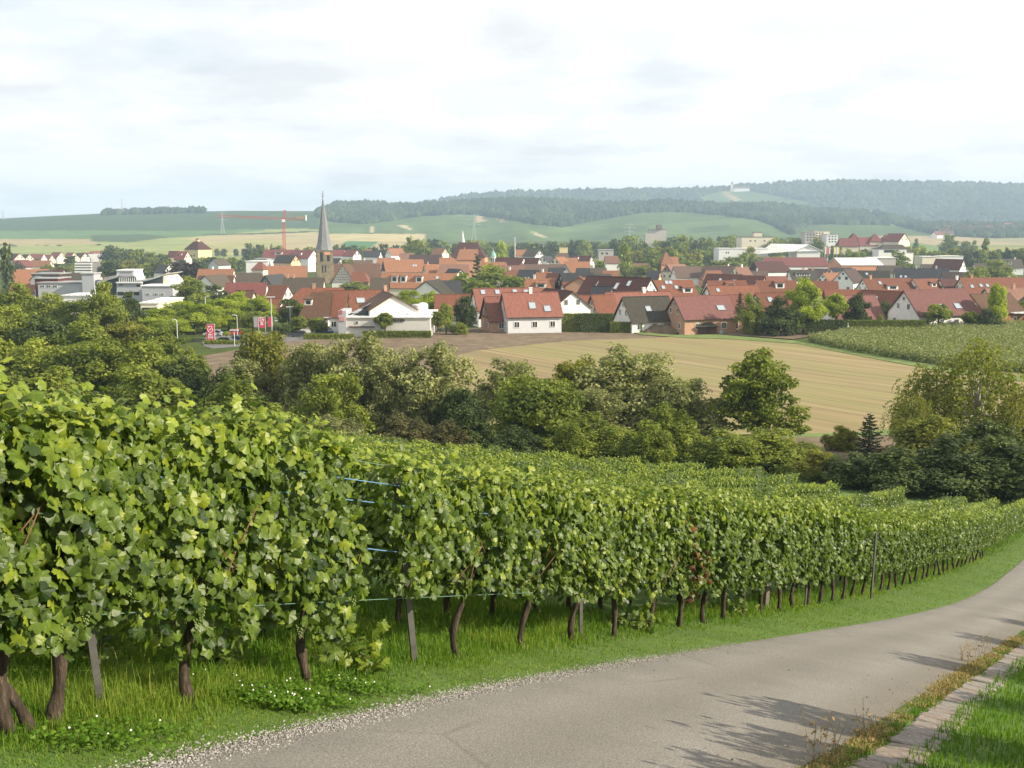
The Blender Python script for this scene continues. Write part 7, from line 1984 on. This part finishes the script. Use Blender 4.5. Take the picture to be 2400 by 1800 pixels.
house('warehouse with bright white sheet roof behind the dark roofs', 2004, 604, 96, 'white', 'orange', W=24, h=10.5, D=640, yaw=3, pitch=18, wins=False, group=None, cat='building')
slab_thing('warehouse', 'pale low hall right of the bright white flat roof', 2052, 2100, 604, 660, 20, WM['concrete'], 'building', None, roof='white')
slab_thing('warehouse', 'low pale hall behind the dark red roof with skylights', 2162, 2196, 601, 700, 14, WM['cream'], 'building', None, roof='white')
slab_thing('warehouse', 'low white hall behind the far gables at the right', 2210, 2258, 600, 705, 14, m_whitem, 'building', None, roof='white')
slab_thing('carport', 'flat pale carport roof at the right edge', 2364, 2415, 732, 258, 6, WM['darkred'], 'carport', None, roof='white', ybase=736)
slab_thing('bungalow', 'low grey roofed pavilion with glazed front', 2060, 2125, 583, 760, 14, WM['white'], 'building', None, roof='brown', wins=((2072, 2096, 586, 592),))
house('wide grey hip roof of the pavilion', 2092, 573, 78, 'brown', 'white', W=18, h=9, D=775, yaw=0, hipl=6, hipr=6, wins=False, pitch=30)
# long red roofed complex
GR = 'long red roofed complex behind the town'
for x, y, L, d, lab, hp in ((1985, 558, 46, 900, 'low left end of the long red roofed complex', 3), (2000, 547, 26, 905, 'first raised pavilion roof of the red roofed complex', 6), (2032, 556, 40, 900, 'low link roof of the red roofed complex', 0), (2050, 547, 30, 900, 'second raised pavilion roof of the red roofed complex', 6), (2076, 550, 34, 902, 'third raised roof of the red roofed complex', 7)):
    house(lab, x, y, L, 'red2', 'cream', W=15, D=d, yaw=-4, hipl=hp, hipr=hp, h=15, pitch=42, group=GR, front=6)
house('right end of the red roofed complex with broad cream gable', 2102, 547, 15, 'red2', 'cream', W=17, D=890, yaw=-52, metres=True, pitch=38, group=GR)
# castle on the far crest
g_ = P(1736, 443, 4600); zc_ = Hs(g_.x, 4600); ca = empty('castle', (g_.x, 4600, zc_ - 2)); tag(ca, 'small white castle with a thin tower on the far hill crest', 'castle')
m = MB(); m.box(-30, 42, 0, 16, 0, 17); m.build('wall', m_whitem, ca); m = MB(); m.prism([(-1, 16.5), (8, 25), (17, 16.5)], 'x', -32, 44); m.build('roof', RM['pinkbrown'], ca)
m = MB(); m.box(-42, -33, 2, 11, 0, 34); m.build('tower', WM['cream'], ca); m = MB(); m.lathe([(6.5, 34.05), (.2, 48)], (-37.5, 6.5), 4); m.build('tower_roof', RM['pinkbrown'], ca)
# small chapel spike behind the belt
p = P(1087, 541, 1000); zg = Hs(p.x, 1000); cp = empty('chimney_stack', (p.x, 1000, zg)); tag(cp, 'slender pale spike rising above the trees left of the town hall', 'spire'); m = MB(); hh = p.z - zg; m.tube([(0, 0, 0), (-.3, 0, hh * .5), (-1.2, 0, hh)], [2.6, 2.2, .25], 8); m.build('shaft', m_whitem, cp)
p = P(1207, 556, 900); zg = Hs(p.x, 900); lp = empty('radio_mast', (p.x, 900, zg)); tag(lp, 'thin pale mast with antennas behind the twin white gables', 'mast'); m = MB(); hh = p.z - zg; m.tube([(0, 0, 0), (0, 0, hh)], [.5, .3], 6); m.build('pole', m_whitem, lp); m = MB(); m.box(-.9, .9, -.5, .5, hh - 4.5, hh - 1.5); m.build('antenna', m_greym, lp)
# pylons on the hills
m_steel = simple('pylon_steel', (.38, .40, .42), .6, .1)
for i, (x, yt, yb, D_, lab) in enumerate(((287, 463, 497, 2750, 'lattice pylon on the left hill crest'), (8, 490, 512, 2750, 'faint pylon at the far left edge'), (522, 496, 541, 2100, 'pylon on the vineyard hill left of the crane jib'), (1111, 500, 549, 1900, 'pylon before the middle hill, left of the town hall'), (1475, 522, 560, 1700, 'pylon left of the grain silo'))):
    p, q = P(x, yt, D_), P(x, yb, D_); e = empty('pylon', (q.x, D_, min(q.z, Hs(q.x, D_) + 2) - 2)); tag(e, lab, 'pylon', 'power line pylons on the hills'); hh = p.z - e.location.z; w = hh * .09
    m = MB()
    for sx_ in (-1, 1):
        for sy_ in (-1, 1): m.tube([(sx_ * w, sy_ * w, 0), (sx_ * w * .25, sy_ * w * .25, hh * .6), (0, 0, hh)], .28, 3)
    for k in range(8):
        t0, t1 = k / 8 * .6, (k + 1) / 8 * .6; f0, f1 = 1 - t0 / .6 * .75, 1 - t1 / .6 * .75
        m.tube([(-w * f0, -w * f0, hh * t0), (w * f1, -w * f1, hh * t1)], .18, 3); m.tube([(w * f0, -w * f0, hh * t0), (-w * f1, -w * f1, hh * t1)], .18, 3)
    m.build('tower', m_steel, e)
    m = MB()
    for zz_, ll in ((.62, .22), (.78, .28), (.92, .16)): m.tube([(-hh * ll, 0, hh * zz_), (0, 0, hh * (zz_ + .03)), (hh * ll, 0, hh * zz_)], .3, 3)
    m.build('cross_arm', m_steel, e)
# flags by the halls
for i, (x, cols) in enumerate(((1934, ((.7, .7, .7), (.6, .1, .12))), (1941, ((.5, .08, .1), (.7, .7, .7))), (1955, ((.75, .6, .1), (.7, .7, .7))), (1962, ((.7, .7, .7), (.7, .55, .1))))):
    p = P(x, 578, 740); zg = Hs(p.x, 740); e = empty('flag', (p.x, 740, zg)); tag(e, ('white and red flag, first by the tent hall', 'red flag, second by the tent hall', 'yellow flag, third by the tent hall', 'white and yellow flag, last by the tent hall')[i], 'flag', 'flags by the tent hall'); hh = p.z - zg
    m = MB(); m.tube([(0, 0, 0), (0, 0, hh)], .12, 5); m.build('pole', m_whitem, e)
    for j, c in enumerate(cols): m = MB(); m.box(.15 + j * .8, .93 + j * .8, -.03, .03, hh - 5.5 + j * .3, hh - .3 - j * .3); m.build('cloth', simple('flag_%s%s' % ('abcd'[i], 'xy'[j]), c, .8, .05), e)

# ------------------------------------------------------------------ car park
m_asph = simple('car_park_asphalt', (.14, .135, .13), .9, .12, .8)
sheet('car_park', [(478, 812), (470, 796), (500, 786), (570, 782), (700, 776), (790, 780), (812, 790), (700, 801), (570, 812), (500, 818)], m_asph, .07, 4)
m_tyre = simple('tyre', (.02, .02, .02), .8); m_rim = simple('rim', (.4, .4, .42), .4, .05, 2, .6)
PAINT = {}
def paint(c):
    if c not in PAINT:
        m, n, b = mat_new('car_paint'); f_ = noise(n, 1.5, 2); n.links.new(ramp(n, f_, [(.3, tuple(x * .92 for x in c)), (.7, c)]), b.inputs['Base Color']); b.inputs['Roughness'].default_value = .3; b.inputs['Coat Weight'].default_value = .5; PAINT[c] = m
    return PAINT[c]
m_lamp = simple('headlamp', (.7, .7, .68), .2, .02)
def car(label, px, py, c, yaw, van=False, cat='car', name='parked_car', group='cars in the car park'):
    g_ = GP(px, py); e = empty(name, g_, R(yaw)); tag(e, label, cat, group)
    L, Wd = (4.9, 1.95) if van else (4.2, 1.72)
    body = [(-2.45, .35), (-2.45, 2.0), (-2.3, 2.15), (1.0, 2.15), (1.55, 1.35), (2.35, 1.1), (2.45, .8), (2.45, .35)] if van else [(-2.1, .32), (-2.1, .85), (-1.95, .95), (1.0, .95), (1.95, .78), (2.1, .6), (2.1, .32)]
    m = MB(); m.prism(body, 'y', -Wd / 2, Wd / 2); m.build('body', paint(c), e)
    if not van:
        m = MB(); m.prism([(-1.9, .955), (-1.45, 1.42), (.25, 1.42), (1.05, .955)], 'y', -Wd / 2 + .12, Wd / 2 - .12); m.build('glazing', m_pane, e)
        m = MB(); m.prism([(-1.55, 1.40), (-1.45, 1.47), (.22, 1.47), (.4, 1.36)], 'y', -Wd / 2 + .10, Wd / 2 - .10); m.build('car_roof', paint(c), e)
    else:
        m = MB(); m.prism([(.95, 1.45), (.95, 1.98), (1.12, 1.98), (1.55, 1.45)], 'y', -Wd / 2 - .01, Wd / 2 + .01); m.build('glazing', m_pane, e)
    for sx_ in (-1.32, 1.32) if not van else (-1.5, 1.55):
        for sy_ in (-1, 1):
            o = MB(); o.lathe([(.31, -.1), (.31, .1)], (0, 0), 14); t = o.build('wheel', m_tyre, e); t.location = (sx_, sy_ * (Wd / 2 - .08), .31); t.rotation_euler = (R(90), 0, 0)
            o = MB(); o.lathe([(.19, -.11), (.19, .11)], (0, 0), 10); o.build('rim', m_rim, t)
    for sy_ in (-.6, .6): o = MB(); o.box(L / 2 - .06, L / 2 + .01, sy_ - .16, sy_ + .16, .62, .76); o.build('headlight', m_lamp, e)
    return e
car('black parked car beside the red banner', 522, 806, (.02, .02, .025), 175)
car('dark blue parked car right of the black one', 556, 803, (.02, .05, .16), 178)
car('dark grey parked car at the hedge before the white houses', 697, 790, (.06, .06, .07), 172)
car('blue car parked before the sign tower of the store', 760, 783, (.06, .10, .30), 150)
car('red parked car half hidden behind the car park shrub', 548, 786, (.35, .05, .05), 185)
car('silver parked car at the back of the car park', 500, 788, (.45, .46, .48), 180)
GV = 'vans lined up before the store'
car('yellow and white van with black stripe, leftmost of the vans', 955, 774, (.80, .56, .05), -8, True, 'van', 'delivery_van', GV)
car('plain yellow van, middle of the vans', 988, 773, (.80, .60, .05), -6, True, 'van', 'delivery_van', GV)
car('yellow van with dark windows, rightmost of the vans', 1017, 772, (.78, .62, .08), -4, True, 'van', 'delivery_van', GV)
car('pale beige van half hidden behind the street tree', 930, 776, (.55, .48, .38), -8, True, 'van', 'delivery_van', GV)
# lamp posts
m_lpost = simple('lamp_post_paint', (.60, .61, .62), .5, .05)
def lamp(label, px, py, ytop, arm):
    g_ = GP(px, py); hh = (P(px, ytop, g_.y).z - g_.z); e = empty('street_lamp', g_); tag(e, label, 'lamp', 'street lamps around the car park')
    m = MB(); pts = [(0, 0, -.2), (0, 0, hh - .4)] + ([(arm * .2, 0, hh - .1), (arm, 0, hh)] if arm else [(0, 0, hh)]); m.tube(pts, .085, 6); m.build('pole', m_lpost, e)
    m = MB()
    if arm: m.box(arm - .3, arm + .3, -.14, .14, hh - .08, hh + .06)
    else: m.box(-.9, .9, -.2, .2, hh, hh + .18)
    m.build('lamp_head', m_lpost, e)
lamp('hooked street lamp behind the car park, arm to the left', 557, 790, 738, -.8)
lamp('tall lamp with wide double head beside the right banner', 638, 790, 697, 0)
lamp('white lamp post before the white house with dormer', 769, 784, 745, 0)
lamp('white lamp post standing among the parked cars', 550, 812, 775, 0)
lamp('street lamp sticking out of the left trees', 165, 822, 758, -.5)
lamp('street lamp among the bright trees left of the red banner', 417, 812, 749, -.5)
lamp('thin white lamp post before the right end of the store', 994, 774, 740, 0)
lamp('street lamp seen above the bright trees, left', 484, 770, 694, .6)
lamp('white flagpole like post before the dark trees', 681, 775, 720, 0)
# banners
m_pink = simple('banner_pink', (.62, .055, .13), .7, .06); m_bwhite = simple('banner_white', (.78, .76, .76), .7, .04); m_bgrey = simple('banner_grey', (.36, .34, .35), .7, .1)
def banner(label, x0, x1, y0, y1, Dd, mat, emblem):
    a, c = P(x0, y1, Dd), P(x1, y0, Dd); zg = Hs(c.x, Dd); e = empty('banner', (c.x, Dd, zg)); tag(e, label, 'banner', 'advertising banners at the car park')
    m = MB(); m.tube([(.12, 0, -.2), (.12, 0, c.z - zg + .15)], .06, 6); m.tube([(.12, 0, c.z - zg + .1), (a.x - c.x, 0, c.z - zg + .1)], .04, 5); m.build('pole', m_lpost, e)
    m = MB(); m.box(a.x - c.x, -.02, -.02, .02, a.z - zg, c.z - zg); m.build('cloth', mat, e)
    w = -(a.x - c.x); hh = c.z - a.z; cx = -w / 2 - .01; z1 = c.z - zg
    if emblem:
        m = MB(); s = w * .34; zc = z1 - hh * .27                      # rounded shield ring with a slanting stroke
        ring_ = [(cx + s * math.cos(t) * (1 if math.cos(t) < .5 else .9), zc + s * 1.15 * math.sin(t)) for t in np.linspace(math.pi * .55, math.pi * 2.3, 14)]
        for i in range(len(ring_) - 1): m.tube([(ring_[i][0], -.04, ring_[i][1]), (ring_[i + 1][0], -.04, ring_[i + 1][1])], .055, 4)
        m.tube([(cx - s, -.04, zc + s * 1.2), (cx + s * .8, -.04, zc + s * 1.2)], .06, 4); m.tube([(cx - s * .3, -.04, zc - s * .3), (cx + s * .35, -.04, zc + s * .5)], .07, 4); m.tube([(cx + s * .35, -.04, zc + s * .5), (cx + s * .35, -.04, zc - s * .2)], .05, 4)
        m.build('emblem', m_bwhite, e)
        for k, t_ in enumerate(('EIN', 'DAS')):
            cu = bpy.data.curves.new('lettering', 'FONT'); cu.body = t_; cu.extrude = .012; cu.offset = .02; cu.size = hh * .15; cu.align_x = 'CENTER'; o = text_obj('lettering', cu, e, m_bwhite); o.location = (cx, -.04, z1 - hh * (.60 + .14 * k)); o.rotation_euler = (R(90), 0, 0)
banner('tall pink red banner with white emblem and lettering beside the car park', 485.5, 501, 760.5, 804, 222, m_pink, True)
banner('pink red banner with white emblem, middle of the right group', 607.5, 620, 744, 768, 238, m_pink, True)
banner('grey banner left of the middle pink one', 595, 604, 744, 767, 238, m_bgrey, False)
b_ = banner('narrow pink red banner with white figure, right of the right group', 628.5, 637, 744, 766, 238, m_pink, False)
# ------------------------------------------------------------------ haze
hz_m = bpy.data.materials.new('haze'); hz_m.use_nodes = True; hn = hz_m.node_tree; hn.nodes.clear()
pv = hn.nodes.new('ShaderNodeVolumePrincipled'); pv.inputs['Color'].default_value = (.60, .79, 1.0, 1); pv.inputs['Density'].default_value = HAZE_D; pv.inputs['Anisotropy'].default_value = .0
ho = hn.nodes.new('ShaderNodeOutputMaterial'); hn.links.new(pv.outputs[0], ho.inputs['Volume'])
m = MB(); m.box(-9000, 9000, -400, 8000, -140, 262)
hz = m.build('haze', hz_m); tag(hz, 'pale blue air over the valley', 'haze', None, 'stuff')
